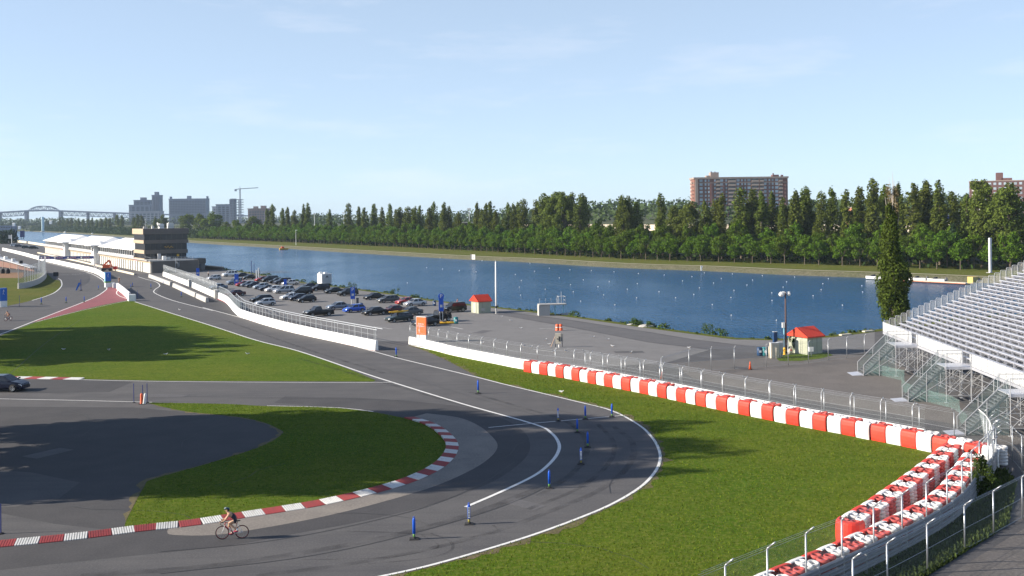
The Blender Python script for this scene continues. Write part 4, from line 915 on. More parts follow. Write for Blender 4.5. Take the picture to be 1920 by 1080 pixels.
def car_meshes(kind):
    if kind in CARMESH: return CARMESH[kind]
    c = CARS[kind]; d = {}
    mb = MB(); secs = []
    for x, zt, w in c['body']:
        zb = .24; secs.append([(x, -w * .90, zb), (x, -w, zb + .16), (x, -w, zt * .72), (x, -w * .965, zt - .05), (x, -w * .88, zt), (x, w * .88, zt), (x, w * .965, zt - .05), (x, w, zt * .72), (x, w, zb + .16), (x, w * .90, zb)])
    d['body'] = mb.loft(secs)
    W_ = max(b[2] for b in c['body']); bl, rf = c['belt'] - .03, c['roof']; wb, wt = W_ * .93, W_ * .76
    (fb, ft), (rb, rt) = c['f'], c['r']
    lo = [Vector((rb, -wb, bl)), Vector((fb, -wb, bl)), Vector((fb, wb, bl)), Vector((rb, wb, bl))]
    hi = [Vector((rt, -wt, rf - .05)), Vector((ft, -wt, rf - .05)), Vector((ft, wt, rf - .05)), Vector((rt, wt, rf - .05))]
    cab = MB().hull8(lo, hi)
    cab.hull8(hi, [Vector((rt + .10, -wt * .88, rf)), Vector((ft - .12, -wt * .88, rf)), Vector((ft - .12, wt * .88, rf)), Vector((rt + .10, wt * .88, rf))])
    d['cabin'] = cab
    def pane(a, b_, c_, d_, n):
        # quad a-b along the belt, d-c along the roof, inset and set proud of the cabin
        n = Vector(n).normalized() * .012; q = []
        ctr = (a + b_ + c_ + d_) / 4
        for p in (a, b_, c_, d_): q.append(ctr + (p - ctr) * .90)
        return MB().hull8([p - n for p in q], [p + n for p in q])
    d['windshield'] = pane(lo[1], lo[2], hi[2], hi[1], (1, 0, .7)); d['rear_window'] = pane(lo[3], lo[0], hi[0], hi[3], (-1, 0, .6))
    for s, i0, i1 in ((-1, 0, 1), (1, 3, 2)):
        n_ = (0, s, .35); k = 3 if kind in ('minivan', 'suv', 'wagon') else 2
        if kind == 'pickup': k = 1
        for j in range(k):
            f0, f1 = j / k + .02, (j + 1) / k - .02
            d['side_window_%d_%d' % (s, j)] = pane(lo[i0].lerp(lo[i1], f0), lo[i0].lerp(lo[i1], f1), hi[i0].lerp(hi[i1], f1), hi[i0].lerp(hi[i1], f0), n_)
    x0 = c['body'][0][0]; z0 = c['body'][1][1]; x1 = c['body'][-1][0]; z1 = c['body'][-2][1]
    for s in (-1, 1):
        w0, w1 = c['body'][1][2], c['body'][-2][2]
        d['headlight_%d' % s] = MB().hull8([(x0 - .02, s * w0 * .45, z0 - .20), (x0 - .04, s * w0 * .98, z0 - .20), (x0 - .30, s * w0 * 1.03, z0 - .18), (x0 - .30, s * w0 * .45, z0 - .18)], [(x0 - .06, s * w0 * .45, z0 - .04), (x0 - .10, s * w0 * .98, z0 - .05), (x0 - .34, s * w0 * 1.02, z0 - .02), (x0 - .34, s * w0 * .45, z0 - .02)])
        d['tail_light_%d' % s] = MB().box(x1 + .06, s * w1 * .80, z1 - .26, .14, w1 * .34, .20)
        d['wing_mirror_%d' % s] = MB().box(fb - .12, s * (W_ + .08), bl + .05, .14, .18, .12)
    d['front_bumper'] = MB().box(x0 - .04, 0, .28, .14, 2 * c['body'][0][2] * .98, .16); d['rear_bumper'] = MB().box(x1 + .03, 0, .30, .14, 2 * c['body'][-1][2] * .98, .18)
    d['grille'] = MB().box(x0 + .005, 0, c['body'][0][1] - .14, .04, .7, .12); d['licence_plate'] = MB().box(x1 - .045, 0, .48, .02, .34, .13)
    if kind == 'pickup': d['cargo_bed'] = MB().box(-1.5, 0, 1.055, 2.0, 1.55, .012)
    wr = .36 if kind in ('suv', 'pickup') else .315
    CARMESH[kind] = ({k: v for k, v in d.items()}, wr, c['L'] * .29, -c['L'] * .30, W_)
    return CARMESH[kind]
MCACHE = {}
def cm_(key, mb, m, sm=False):
    k = (key, m.name)
    if k not in MCACHE: MCACHE[k] = mb.mesh(key.replace('.', '_'), m, sm)
    return MCACHE[k]
TYRE_M = {}
def car(kind, col, label, p, rz, scale=.97, group='cars in the parking lot', wheelm=None):
    d, wr, xf, xr, W_ = car_meshes(kind); P_ = PAINT[col]
    names = {'sedan': 'sedan', 'hatch': 'hatchback', 'suv': 'off_roader', 'minivan': 'minivan', 'wagon': 'estate_car', 'pickup': 'pickup_truck'}
    o = thing(names[kind], label, 'car' if kind != 'pickup' else 'pickup', p, rz, group, scale)
    for k, mb in d.items():
        base = k.rsplit('_', 1)[0] if k.endswith('1') else k
        if k.startswith('side_window'): base = 'side_window'
        if base.endswith('_-'): base = base[:-2]
        m = P_ if base in ('body', 'cabin', 'wing_mirror') else M_GLASSD if 'window' in base or base == 'windshield' else M_LAMP if base == 'headlight' else M_TAIL if base == 'tail_light' else M_WHITE if base == 'licence_plate' else M_TRIM
        if base in ('front_bumper', 'rear_bumper') and col not in ('green',): m = P_
        ob(base, cm_(kind + '_' + k, mb, m), o)
    if wr not in TYRE_M:
        ty = MB().lathe([(wr * .62, -.10), (wr * .93, -.11), (wr, -.06), (wr, .06), (wr * .93, .11), (wr * .62, .10)], 18, ax='y').mesh('tyre', M_TYRE, True)
        rm = MB().lathe([(.02, -.085), (wr * .30, -.095), (wr * .34, -.075)], 12, ax='y')
        for q in range(5):
            a = q * 1.2566; rm.beam((wr * .2 * math.cos(a), -.08, wr * .2 * math.sin(a)), (wr * .62 * math.cos(a), -.09, wr * .62 * math.sin(a)), .075, .03)
        rm.lathe([(wr * .55, -.07), (wr * .56, -.10), (wr * .66, -.105), (wr * .68, -.07)], 16, ax='y')
        ar = MB().lathe([(.01, -.03), (wr * 1.17, -.03), (wr * 1.17, .03), (.01, .03)], 18, ax='y').mesh('wheel_arch', M_TRIM)
        TYRE_M[wr] = (ty, rm.mesh('rim', M_RIM), ar)
    ty, rm, ar = TYRE_M[wr]
    for x in (xf, xr):
        for s in (-1, 1):
            w = ob('wheel', ty, o, (x, s * (W_ - .075), wr)); ob('rim', rm, w, (0, s * .012, 0), rot=(0, 0, 0 if s < 0 else math.pi)); ob('wheel_arch', ar, o, (x, s * (W_ - .026), wr + .03))
    return o
RZ_CAR = math.atan2(-NX.y, -NX.x)          # parked nose in, pointing away from the water
def parked(px, py, kind, col, label, drz=0.0, scale=.97): return car(kind, col, label, at(px, py), RZ_CAR + drz + random.uniform(-.05, .05), scale)
def back(px, py): return at(px, py)
for a in ((401, 525.0, 'hatch', 'silver', 'silver hatchback nearest the annexe, alone in the lane', .25), (431, 518.4, 'suv', 'white', 'white off-roader farthest from the camera in the shore row', .1),
          (453, 520.0, 'sedan', 'darkblue', 'dark blue sedan right of the white off-roader, half hidden', .0), (468, 523.6, 'sedan', 'black', 'long black sedan left of the two white posts in the shore row', .15),
          (492, 527.6, 'hatch', 'red', 'small red car half hidden left of the black minivan in the shore row', 0), (506, 528.6, 'minivan', 'black', 'black minivan next to the small red car in the shore row', .1),
          (519, 531.0, 'sedan', 'black', 'black sedan between the black minivan and the pale nosed car', 0), (530, 533.0, 'suv', 'darkblue', 'dark off-roader with bright nose beside the silver sedan in the shore row', 0),
          (544, 534.6, 'sedan', 'silver', 'silver sedan at the right end of the far shore row', .1), (441, 533.5, 'suv', 'bluegrey', 'blue grey off-roader behind the tall blue sign', .1),
          (457, 536.8, 'hatch', 'red', 'red hatchback with orange nose at the left of the middle row', 0), (466, 537.4, 'hatch', 'bluegrey', 'grey blue hatchback right of the red one in the middle row', 0),
          (476, 538.8, 'sedan', 'darkblue', 'dark blue sedan in the middle row, left of the pale blue hatchback', 0), (490, 541.6, 'hatch', 'lightblue', 'pale blue hatchback in the middle row', .05),
          (502, 545.0, 'sedan', 'darkblue', 'navy sedan between the pale blue hatchback and the white one', 0), (513, 547.0, 'hatch', 'white', 'white hatchback with its door open in the middle row', 0),
          (532, 549.6, 'minivan', 'silver', 'silver minivan in front of a tall blue sign', .08), (566, 552.0, 'minivan', 'black', 'black minivan right of the silver minivan', .05),
          (545, 561.5, 'sedan', 'white', 'white car with yellow nose, left of two dark hatchbacks', .05), (559, 563.5, 'hatch', 'darkblue', 'dark hatchback squeezed right of the white car with yellow nose', .05),
          (574, 566.6, 'hatch', 'black', 'black hatchback at the right end of the row by the white car', .1), (490, 566.0, 'wagon', 'black', 'black estate car behind the wall railing, beside a silver hatchback', .1),
          (497, 573.0, 'hatch', 'silver', 'silver hatchback closest to the wall railing', .1), (441, 555.0, 'sedan', 'maroon', 'dark maroon sedan half hidden behind the curve of the wall railing', .2), (409, 542.5, 'sedan', 'bluegrey', 'grey blue sedan seen through the far railing fence', .2),
          (579, 541.5, 'sedan', 'darkblue', 'dark sedan tucked behind the large black off-roader', 0), (600, 545.4, 'suv', 'black', 'large black off-roader in front of the white box trailer', .05),
          (626, 550.0, 'sedan', 'black', 'black sedan between two black off-roaders by the shore', .05), (652, 554.4, 'suv', 'black', 'black off-roader right behind the tall blue parking sign', .1),
          (701, 561.5, 'sedan', 'black', 'black sedan with red tail lamps left of the dark grey estate', .05), (727, 567.0, 'wagon', 'grey', 'dark grey estate car near the shore', .05),
          (762, 570.4, 'sedan', 'red', 'red sedan mostly hidden behind the silver one by the shore', .05), (778, 573.6, 'sedan', 'silver', 'silver sedan at the right end of the shore row', .05),
          (634, 580.2, 'sedan', 'bluegrey', 'grey blue sedan left of the bright blue hatchback', .05), (664, 585.2, 'hatch', 'blue', 'bright blue hatchback in the near parking row', .1),
          (702, 590.4, 'sedan', 'black', 'black sedan right of the bright blue hatchback', .1), (738, 587.0, 'sedan', 'maroon', 'dark maroon sedan behind the yellow kayak', .05),
          (769, 590.6, 'sedan', 'grey', 'grey sedan right behind the dark green car that carries the kayak', .05), (748, 603.0, 'wagon', 'green', 'dark green estate car with a yellow kayak on its roof', .1),
          (597, 592.5, 'pickup', 'black', 'black pickup truck behind the wall railing', .1), (797, 611.0, 'sedan', 'black', 'black sedan passing behind the orange sign', .1), (851, 584.5, 'suv', 'black', 'black off-roader parked near the first red roofed hut', .1)):
    parked(a[0], a[1], a[2], a[3], a[4], a[5])
# black open-topped off-roader beside the second parking sign
jp = at(824, 603); o = thing('open_off_roader', 'black open topped off-roader with roll bars beside the orange sign', 'car', jp, RZ_CAR + .15, 'cars in the parking lot')
part('body', MB().loft([[(x, -w, .45), (x, -w, zt), (x, w, zt), (x, w, .45)] for x, zt, w in ((1.95, 1.0, .62), (1.9, 1.08, .66), (.75, 1.12, .74), (.7, .98, .78), (-.9, .98, .78), (-.95, 1.08, .78), (-1.85, 1.08, .78))]), PAINT['black'], o)
for s in (-1, 1):
    part('mudguard', MB().box(1.3, s * .78, .85, 1.15, .34, .07), M_TRIM, o); part('mudguard', MB().box(-1.15, s * .82, .88, 1.0, .30, .07), M_TRIM, o)
    part('headlight', MB().lathe([(.01, 0), (.12, 0), (.12, .05), (.01, .06)], 10, (1.95, s * .4, .86), ax='x'), M_LAMP, o)
mb = MB()
for s in (-1, 1): mb.path([Vector((.72, s * .72, 1.1)), Vector((.50, s * .66, 1.75)), Vector((-.55, s * .66, 1.78)), Vector((-1.6, s * .7, 1.72)), Vector((-1.75, s * .75, 1.05))], .04, 6).tube((-.55, s * .66, 1.78), (-.6, s * .74, 1.0), .04, 6)
mb.tube((.5, -.66, 1.75), (.5, .66, 1.75), .04, 6).tube((-.55, -.66, 1.78), (-.55, .66, 1.78), .04, 6)
part('roll_bar', mb, M_TRIM, o); part('windshield', MB().hull8([(.74, -.68, 1.12), (.74, .68, 1.12), (.70, .68, 1.12), (.70, -.68, 1.12)], [(.52, -.62, 1.7), (.52, .62, 1.7), (.48, .62, 1.7), (.48, -.62, 1.7)]), M_GLASSD, o)
for x in (-.1, -.9):
    for s in (-1, 1): part('seat', MB().box(x, s * .36, .9, .45, .5, .2).box(x - .24, s * .36, 1.0, .14, .5, .65), M_BLACK, o)
jt = MB().lathe([(.2, -.11), (.36, -.12), (.39, -.07), (.39, .07), (.36, .12), (.2, .11)], 16, ax='y').mesh('tyre', M_TYRE, True); jr = MB().lathe([(.02, -.08), (.2, -.10), (.24, -.06)], 12, ax='y').mesh('rim', M_RIM)
for x in (1.3, -1.15):
    for s in (-1, 1): w = ob('wheel', jt, o, (x, s * .78, .39)); ob('rim', jr, w, (0, s * .02, 0), rot=(0, 0, 0 if s < 0 else math.pi))
ob('spare_wheel', jt, o, (-1.98, 0, 1.0), rot=(0, 0, math.pi / 2))
# dark car driving in from the left edge
dc = at(13, 733.5); dcar = car('hatch', 'darkblue', 'dark blue car driving right at the left edge beside the triangular lawn', Vector((dc.x - .35, dc.y + .4, .01)), math.radians(-4), 1.06, group=None)
# kayaks
def kayak(p, rz, z, label):
    o = thing('kayak', label, 'kayak', (p.x, p.y, z), rz, 'yellow kayaks in the parking lot'); secs = []
    for x, w, h in ((-1.9, .02, .06), (-1.4, .18, .12), (-.7, .29, .17), (0, .31, .18), (.7, .29, .17), (1.4, .18, .13), (1.95, .02, .10)):
        secs.append([(x, w * math.cos(t), .18 + h * math.sin(t) + (.06 if abs(x) > 1.5 else 0)) for t in [2 * math.pi * k / 10 for k in range(10)]])
    part('hull', MB().loft(secs), M_YEL, o, True); part('cockpit_rim', MB().torus((-.1, 0, .36), .28, .03, 14, 6), M_BLACK, o); return o
kp = at(748, 603); kayak(kp + Vector((0, .0, 0)), RZ_CAR + .2, 1.42, 'yellow kayak lying across the roof of the dark green estate car')
kayak(at(834, 607.5), .05, .02, 'yellow kayak lying on the ground at the foot of the parking sign')
# white box trailer
tr = thing('box_trailer', 'white box trailer with two roof units parked by the shore', 'trailer', at(603.5, 536), RZ_CAR + math.pi)
# local x runs across the basin (to the right in the picture), local y back from the corner
part('box', MB().box(1.3, 1.55, .5, 2.6, 3.1, 2.35), M_WHITE, tr)
part('roof', MB().box(1.3, 1.55, 2.85, 2.66, 3.16, .07), M_ALUW, tr)
part('shade_toned_end', MB().box(1.3, -.02, .6, 2.3, .05, 2.15), M_DOORG, tr)  # white end greyed, its shade put into the colour
for x, y in ((.6, 2.2), (1.4, 1.0)): part('roof_unit', MB().hull8([(x - .5, y - .4, 2.92), (x + .5, y - .4, 2.92), (x + .5, y + .4, 2.92), (x - .5, y + .4, 2.92)], [(x - .36, y - .3, 3.3), (x + .36, y - .3, 3.3), (x + .36, y + .3, 3.3), (x - .36, y + .3, 3.3)]), M_WHITE, tr)
part('emblem', MB().add([(1.0, -.06, 2.1), (1.7, -.06, 2.1), (1.35, -.06, 2.55), (1.0, -.05, 2.1), (1.7, -.05, 2.1), (1.35, -.05, 2.55)], [(0, 1, 2), (5, 4, 3), (0, 3, 4, 1), (1, 4, 5, 2), (2, 5, 3, 0)]).box(1.35, -.055, 1.95, .9, .02, .06), M_TXT, tr)
for x in (.25, 2.35):
    for y in (1.1, 1.9): ob('wheel', MB().lathe([(.15, -.1), (.34, -.1), (.36, 0), (.34, .1), (.15, .1)], 14, ax='x').mesh('trailer_tyre', M_TYRE), tr, (x, y, .36))
part('drawbar', MB().beam((1.3, 3.0, .5), (1.3, 4.2, .5), .12, .12), M_STEELD, tr)

# ------------------------------------------------------------------ signs
def facing(p): return math.atan2(-p.y, -p.x) + math.pi / 2      # local -y looks at the camera
def parking_sign(px, py, h, w, label, letter=True, rounded=False, z0=1.0):
    p = at(px, py); o = thing('parking_sign', label, 'sign', p, facing(p) + .1, 'tall blue parking signs')
    for s in (-1, 1): part('post', MB().tube((s * w * .3, 0, 0), (s * w * .3, 0, h * .98), .05, 6), M_WHITE, o)
    part('panel', MB().box(0, -.06, z0, w, .08, h - z0), M_BLUE, o)
    if rounded: part('round_head', MB().lathe([(.02, -.16), (w * .62, -.16), (w * .62, .0), (.02, .0)], 16, (0, 0, h + w * .1), ax='y'), M_BLUE, o)
    if letter: lettering('P', w * 1.15, M_WTXT, o, (0, -.115 if not rounded else -.185, h - w * .55 if not rounded else h + w * .1), (math.pi / 2, 0, 0))
    part('smaller_panel', MB().box(0, -.115, z0 + (h - z0) * .28, w * .5, .02, (h - z0) * .18), M_DOORW, o); return o
parking_sign(661.5, 570.5, 3.3, .85, 'tall blue parking sign with a white P right of the black off-roader')
parking_sign(827.5, 604, 4.0, .75, 'tall blue parking sign with round head beside the open off-roader', rounded=True, z0=1.7)
parking_sign(443.5, 535.5, 2.9, .95, 'tall blue sign in front of the grey blue off-roader', letter=False, z0=.3)
parking_sign(535, 545.5, 2.7, .62, 'tall blue sign in front of the silver minivan', letter=False, z0=.5)
parking_sign(371, 519.5, 2.6, .85, 'tall blue sign in front of the annexe', letter=False, z0=.3)
p = at(791, 641); o = thing('entrance_sign', 'tall orange entrance sign on a white base behind the white wall', 'sign', p, facing(p) - .62, scale=(1.12, 1, 1))
part('base', MB().box(0, 0, 0, 1.32, .32, .95), M_WHITE, o); part('panel', MB().box(0, 0, .95, 1.36, .34, 2.35), M_ORANGE, o); part('cap', MB().box(0, 0, 3.3, 1.36, .34, .06), M_WHITE, o)
part('edge_strip', MB().box(-.67, -.01, .95, .04, .36, 2.36), M_WHITE, o)
lettering('Entrée', .30, M_WTXT, o, (0, -.18, 2.40), (math.pi / 2, 0, 0)); lettering('Admission', .245, M_WTXT, o, (0, -.18, 2.12), (math.pi / 2, 0, 0))
def column(px, py, w, h0, h1, label, band=None):
    p = at(px, py); o = thing('sign_column', label, 'sign', p, facing(p) + .25, 'blue sign columns by the track')
    part('base', MB().box(0, 0, 0, w, w * .8, h0), M_WHITE, o); part('panel', MB().box(0, 0, h0, w, w * .8, h1 - h0), M_BLUE2, o)
    if band: part('green_band', MB().box(0, 0, h0 - .35, w + .04, w * .8 + .04, .36), M_GREENP, o)
    part('sunlit_tone_side', MB().box(-w / 2 - .02, 0, h0 + .02, .05, w * .7, h1 - h0 - .04), M_CYAN, o)  # paler plate puts sunlight into the colour of the left side
    e = part('emblem', MB().ell((.02, -w * .4 - .02, h1 - .42), .10, .03, .10, 8, 5).tube((.02, -w * .4 - .02, h1 - .55), (-.06, -w * .4 - .02, h1 - .95), .035, 5).tube((-.2, -w * .4 - .02, h1 - .72), (.2, -w * .4 - .02, h1 - .62), .025, 5).tube((-.06, -w * .4 - .02, h1 - .95), (.14, -w * .4 - .02, h1 - 1.25), .03, 5).tube((-.06, -w * .4 - .02, h1 - .95), (-.2, -w * .4 - .02, h1 - 1.2), .03, 5), M_WTXT, o)
    return o
M_BLUE2 = mat('blue_panel', (.012, .12, .48), .45, var=.05); M_CYAN = mat('pale_cyan_panel', (.30, .60, .72), .5)
column(202, 538.5, 1.35, 1.5, 3.75, 'blue sign column with green band at the tip of the red runoff', True)
column(5.5, 575.5, 1.3, 1.2, 3.7, 'blue sign column on a white base at the left edge')
# ------------------------------------------------------------------ flexible blue posts on the track
postm = {}
def post_parts():
    d = {}
    d['base'] = MB().hull8([(-.25, -.20, 0), (.25, -.20, 0), (.25, .20, 0), (-.25, .20, 0)], [(-.20, -.15, .06), (.20, -.15, .06), (.20, .15, .06), (-.20, .15, .06)]).lathe([(.13, .05), (.11, .10), (.05, .12)], 8).mesh('post_base', M_BLACK)
    d['post'] = MB().lathe([(.075, .28), (.075, .96), (.06, 1.02), (.045, 1.05), (.01, 1.06)], 12).mesh('flexible_post', M_BLUE, True)
    d['handle'] = MB().torus((0, 0, 1.07), .045, .016, 10, 5, ax='y').mesh('post_handle', M_BLUE, True)
    d['sleeve'] = MB().lathe([(.055, .09), (.062, .28)], 10).mesh('post_sleeve', M_GREENP, True)
    d['sleeve_y'] = MB().lathe([(.055, .09), (.062, .28)], 10).mesh('post_sleeve_yellow', M_YELG, True)
    d['sticker'] = MB().hull8([(-.055, -.079, .34), (.055, -.079, .34), (.055, -.02, .34), (-.055, -.02, .34)], [(-.055, -.079, .90), (.055, -.079, .90), (.055, -.02, .90), (-.055, -.02, .90)]).mesh('sticker', M_WTXT)
    mb = MB()
    for z in (.42, .50, .56, .68, .76, .82): mb.box(0, -.081, z, .05, .006, .035)
    d['print'] = mb.mesh('sticker_print', M_TXT); return d
M_YELG = mat('olive_sleeve', (.30, .26, .05), .5)
PPARTS = post_parts()
gD = 'flexible blue posts on the track'
def flexi(px, py, label, kind='blue', sc=1.0, tilt=(0, 0)):
    p = at(px, py); o = thing('flexible_post', label, 'lane post', p, facing(p), gD, sc); d = PPARTS; o.rotation_euler = (tilt[0], tilt[1], facing(p))
    ob('base', d['base'], o); ob('post', d['post'], o); ob('handle', d['handle'], o); ob('sleeve', d['sleeve_y' if kind == 'label' else 'sleeve'], o)
    if kind == 'label': s = ob('sticker', d['sticker'], o); ob('print', d['print'], s)
for a in ((776.5, 1011, 'nearest blue post, standing left of the end of the white curve line', 'blue', 1.04), (879.5, 983, 'post with white sticker at the end of the white curve line', 'label', 1.04), (1030, 915.5, 'blue post with green foot right of the white curve line', 'blue', 1.0), (1089.5, 870.5, 'post with white sticker nearest the outer edge line', 'label', 1.0),
          (1102, 838.5, 'blue post just beyond the sunlit post with white sticker', 'blue', 1.0), (1082.5, 811, 'slim blue post in shade below the thin cross line', 'blue', .95), (1046.5, 789.5, 'post with white sticker on the thin cross line', 'label', .95), (1097.5, 786, 'blue post on the thin cross line, right of the one with sticker', 'blue', 1.0), (1147.5, 782, 'blue post at the right end of the thin cross line', 'blue', 1.0),
          (896.5, 738, 'blue post on the outer track by the start of the grass', 'blue', 1.15), (743, 669.5, 'blue post in the gap between the two white walls', 'blue', 1.05), (124, 568, 'blue post on the left track, second from the verge', 'blue', 1.15), (77.5, 570.5, 'blue post on the left track nearest the verge lawn', 'blue', 1.25), (152, 543, 'blue post beside the folded blue flag', 'blue', .95),
          (184.5, 542.5, 'blue post near the blue sign column on the left track', 'blue', .85), (158, 566.5, 'slim post at the edge of the red runoff', 'blue', 1.1), (283, 541, 'blue post inside the bend of the pit exit line', 'blue', 1.1), (245.5, 541, 'left one of two blue posts beyond the short white wall', 'blue', .95), (248.5, 537.5, 'right one of two blue posts beyond the short white wall', 'blue', .95), (306, 534, 'blue post behind the farthest low barrier block', 'blue', .9), (340, 557, 'post standing in front of the middle low barrier block', 'blue', 1.1)):
    flexi(*a)
p = at(148, 545); o = thing('flag_post', 'folded blue flag leaning on a post on the left track', 'flag', p, facing(p))
part('pole', MB().tube((.45, 0, 0), (.45, 0, 2.7), .09, 8), M_BLUED, o); part('flag', MB().hull8([(-.75, -.05, .1), (-.45, -.05, .1), (-.45, .05, .1), (-.75, .05, .1)], [(-.1, -.05, 1.9), (.45, -.05, 1.9), (.45, .05, 1.9), (-.1, .05, 1.9)]), M_BLUE2, o); part('foot', MB().box(.45, 0, 0, .6, .6, .1), M_BLACK, o)
gT = 'tall thin posts'
for px, py, h, lab in ((251, 755, 1.75, 'left one of three thin blue stakes by the orange post'), (267.5, 748, 1.3, 'shortest of three thin blue stakes, behind the orange post'), (276, 755, 1.75, 'right one of three thin blue stakes by the orange post'), (36.5, 573.5, 2.1, 'thin dark stake at the end of the verge lawn'), (1.5, 1001, 1.6, 'thin dark stake at the left edge by the kerb'), (258, 560, 1.9, 'thin stake just beyond the white block at the tip of the lawn')):
    o = thing('stake', lab, 'stake', at(px, py), 0, gT); part('rod', MB().tube((0, 0, 0), (0, 0, h), .035, 6), M_BLUED, o); part('foot', MB().lathe([(.16, 0), (.15, .05), (.03, .07)], 8), M_BLACK, o)
def cone(px, py, h, label, tilt=0, m1=None): 
    o = thing('traffic_cone', label, 'cone', at(px, py), 0, 'orange cones and posts'); o.rotation_euler = (0, tilt, 0)
    part('base', MB().box(0, 0, 0, h * .5, h * .5, .04), M_BLACK if not m1 else m1, o); part('cone', MB().lathe([(h * .19, .04), (h * .05, h), (.01, h)], 14), M_ORC, o, True)
    for z0, z1 in ((.45, .62), (.72, .84)): part('white_band', MB().lathe([(h * (.195 - .145 * z0), h * z0), (h * (.195 - .145 * z1), h * z1)], 14), M_WHITE, o, True)
M_ORC = mat('orange_plastic', (.80, .13, .04), .5, var=.08)
cone(1406.5, 693, .85, 'orange and white cone standing alone in the yard', m1=None); cone(1241, 711, .75, 'small orange cone behind the long fence')
def orange_post(px, py, label, m, tilt=0):
    o = thing('marker_post', label, 'marker', at(px, py), 0, 'orange marker posts'); o.rotation_euler = (0, tilt, 0)
    part('tube', MB().lathe([(.16, 0), (.15, .05), (.13, .1), (.11, .85), (.08, .95), (.01, .97)], 12), m, o, True); part('foot', MB().box(0, 0, 0, .42, .42, .05), M_BLACK, o)
orange_post(265.5, 757.5, 'orange marker post between the thin blue stakes', M_ORC); orange_post(270, 757.5, 'white marker post leaning beside the orange one', M_WHITE, .14)
for px, lab in ((1045, 'left one of two orange barrels'), (1051.5, 'right one of two orange barrels')):
    o = thing('traffic_barrel', lab + ' behind the white equipment board', 'barrel', at(px, 619.5), 0, 'orange barrels in the lot'); part('drum', MB().lathe([(.30, 0), (.30, .05), (.27, .08), (.26, .35), (.24, .4), (.24, .7), (.21, .9), (.01, .92)], 14), M_ORC, o, True)
    part('white_band', MB().lathe([(.262, .42), (.245, .42), (.245, .55), (.25, .55)], 14), M_WHITE, o, True)

# ------------------------------------------------------------------ huts, poles, platform, yard things
def hut(px, py, w, d, h, ridge, label, rz, m):
    # the near corner stands at the given point; local x to the right, local y away
    p = at(px, py); o = thing('hut', label, 'hut', p, rz, 'red roofed huts')
    b = ob('wall', MB().box(w / 2, d / 2, 0, w, d, h).mesh('hut_wall', m), o)
    for k in range(1, int(w / .8)): part('panel_joint', MB().box(k * .8, -.004, 0, .05, .02, h), M_GRAYC, o)
    for k in range(1, int(d / .8)): part('panel_joint', MB().box(-.004, k * .8, 0, .02, .05, h), M_GRAYC, o)
    e = .26; y0, y1, ym = -e, d + e, d / 2; x0, x1 = -e, w + e; t = .14
    # gable faces left
    rf = MB()
    for (ya, za, yb, zb) in ((y0, h - .05, ym, ridge), (ym, ridge, y1, h - .05)):
        rf.hull8([(x0, ya, za), (x1, ya, za), (x1, yb, zb), (x0, yb, zb)], [(x0, ya, za + t), (x1, ya, za + t), (x1, yb, zb + t), (x0, yb, zb + t)])
    r_ = part('roof', rf, M_RED_ROOF, o)
    for k in range(int(w / .45) + 2): part('seam', MB().beam((x0 + .05 + k * .45, y0, h - .05 + t), (x0 + .05 + k * .45, ym, ridge + t), .04, .04), M_RED_ROOF, r_)
    gb = MB()
    for x in (x0 + .04, x1 - .04): gb.add([(x, y0 + .1, h), (x, y1 - .1, h), (x, ym, ridge), (x + .05, y0 + .1, h), (x + .05, y1 - .1, h), (x + .05, ym, ridge)], [(0, 2, 1), (3, 4, 5), (0, 1, 4, 3), (1, 2, 5, 4), (2, 0, 3, 5)])
    part('gable', gb, M_RED_ROOF, o); part('door', MB().box(-.02, d * .52, .02, .05, .85, h * .86), M_HUTD, o); part('vent', MB().box(w * .35, -.02, .4, .7, .05, .5), M_CONCW, o); return o
M_HUT = mat('pale_green_boards', (.40, .42, .32), .8, var=.08, scale=1.5, dirt=((.25, .26, .2), 1.5, .58)); M_HUT2 = mat('grey_green_boards', (.34, .36, .28), .8, var=.1, scale=1.5); M_HUTD = mat('hut_door', (.46, .47, .38), .7)
hut(1514, 665.5, 2.5, 2.9, 2.0, 2.95, 'nearer red roofed hut beside the lamp post', RZ_N, M_HUT)
hut(897.5, 588, 2.4, 2.6, 2.0, 3.0, 'farther red roofed hut beside the tall white pole', RZ_N, M_HUT2)
o = thing('meter_box', 'small white meter box on the fence in front of the nearer hut', 'box', at(1521, 668)); part('case', MB().box(0, 0, .55, .5, .25, .5), M_WHITE, o); part('stem', MB().tube((0, 0, 0), (0, 0, .55), .04, 6), M_GALV, o)
sheet('hut_grass', A([(1455, 672), (1480, 664), (1500, 661), (1550, 661), (1562, 666), (1540, 672), (1500, 677), (1462, 677)]), .014, M_GRASS)
hp = [at(x, y) for x, y in [(1455, 672), (1480, 664), (1500, 661), (1550, 661), (1562, 666), (1540, 672), (1500, 677), (1462, 677)]]
p = at(930.5, 589); o = thing('flag_pole', 'tall white pole beside the farther red roofed hut', 'pole', p)
part('mast', MB().lathe([(.16, 0), (.155, 4.5), (.10, 8.9), (.01, 8.95)], 12), M_WHITE, o, True); part('tip', MB().lathe([(.02, 8.9), (.07, 9.0), (.01, 9.1)], 8), M_GALV, o); part('sticker', MB().lathe([(.168, 1.0), (.168, 1.4)], 12), M_TXT, o); part('foot', MB().box(0, 0, 0, .5, .5, .08), M_CONCW, o)
p = at(1474, 663); o = thing('light_pole', 'brown floodlight pole with white lamps beside the nearer hut', 'lamp post', p)
M_BRPOLE = mat('brown_pole', (.11, .065, .06), .7, var=.15, scale=2)
part('pole', MB().lathe([(.13, 0), (.08, 7.25), (.01, 7.3)], 10), M_BRPOLE, o, True); part('cross_arm', MB().tube((-.55, 0, 7.05), (.55, 0, 7.05), .04, 6).tube((0, -.4, 7.15), (0, .4, 7.15), .04, 6), M_GALV, o)
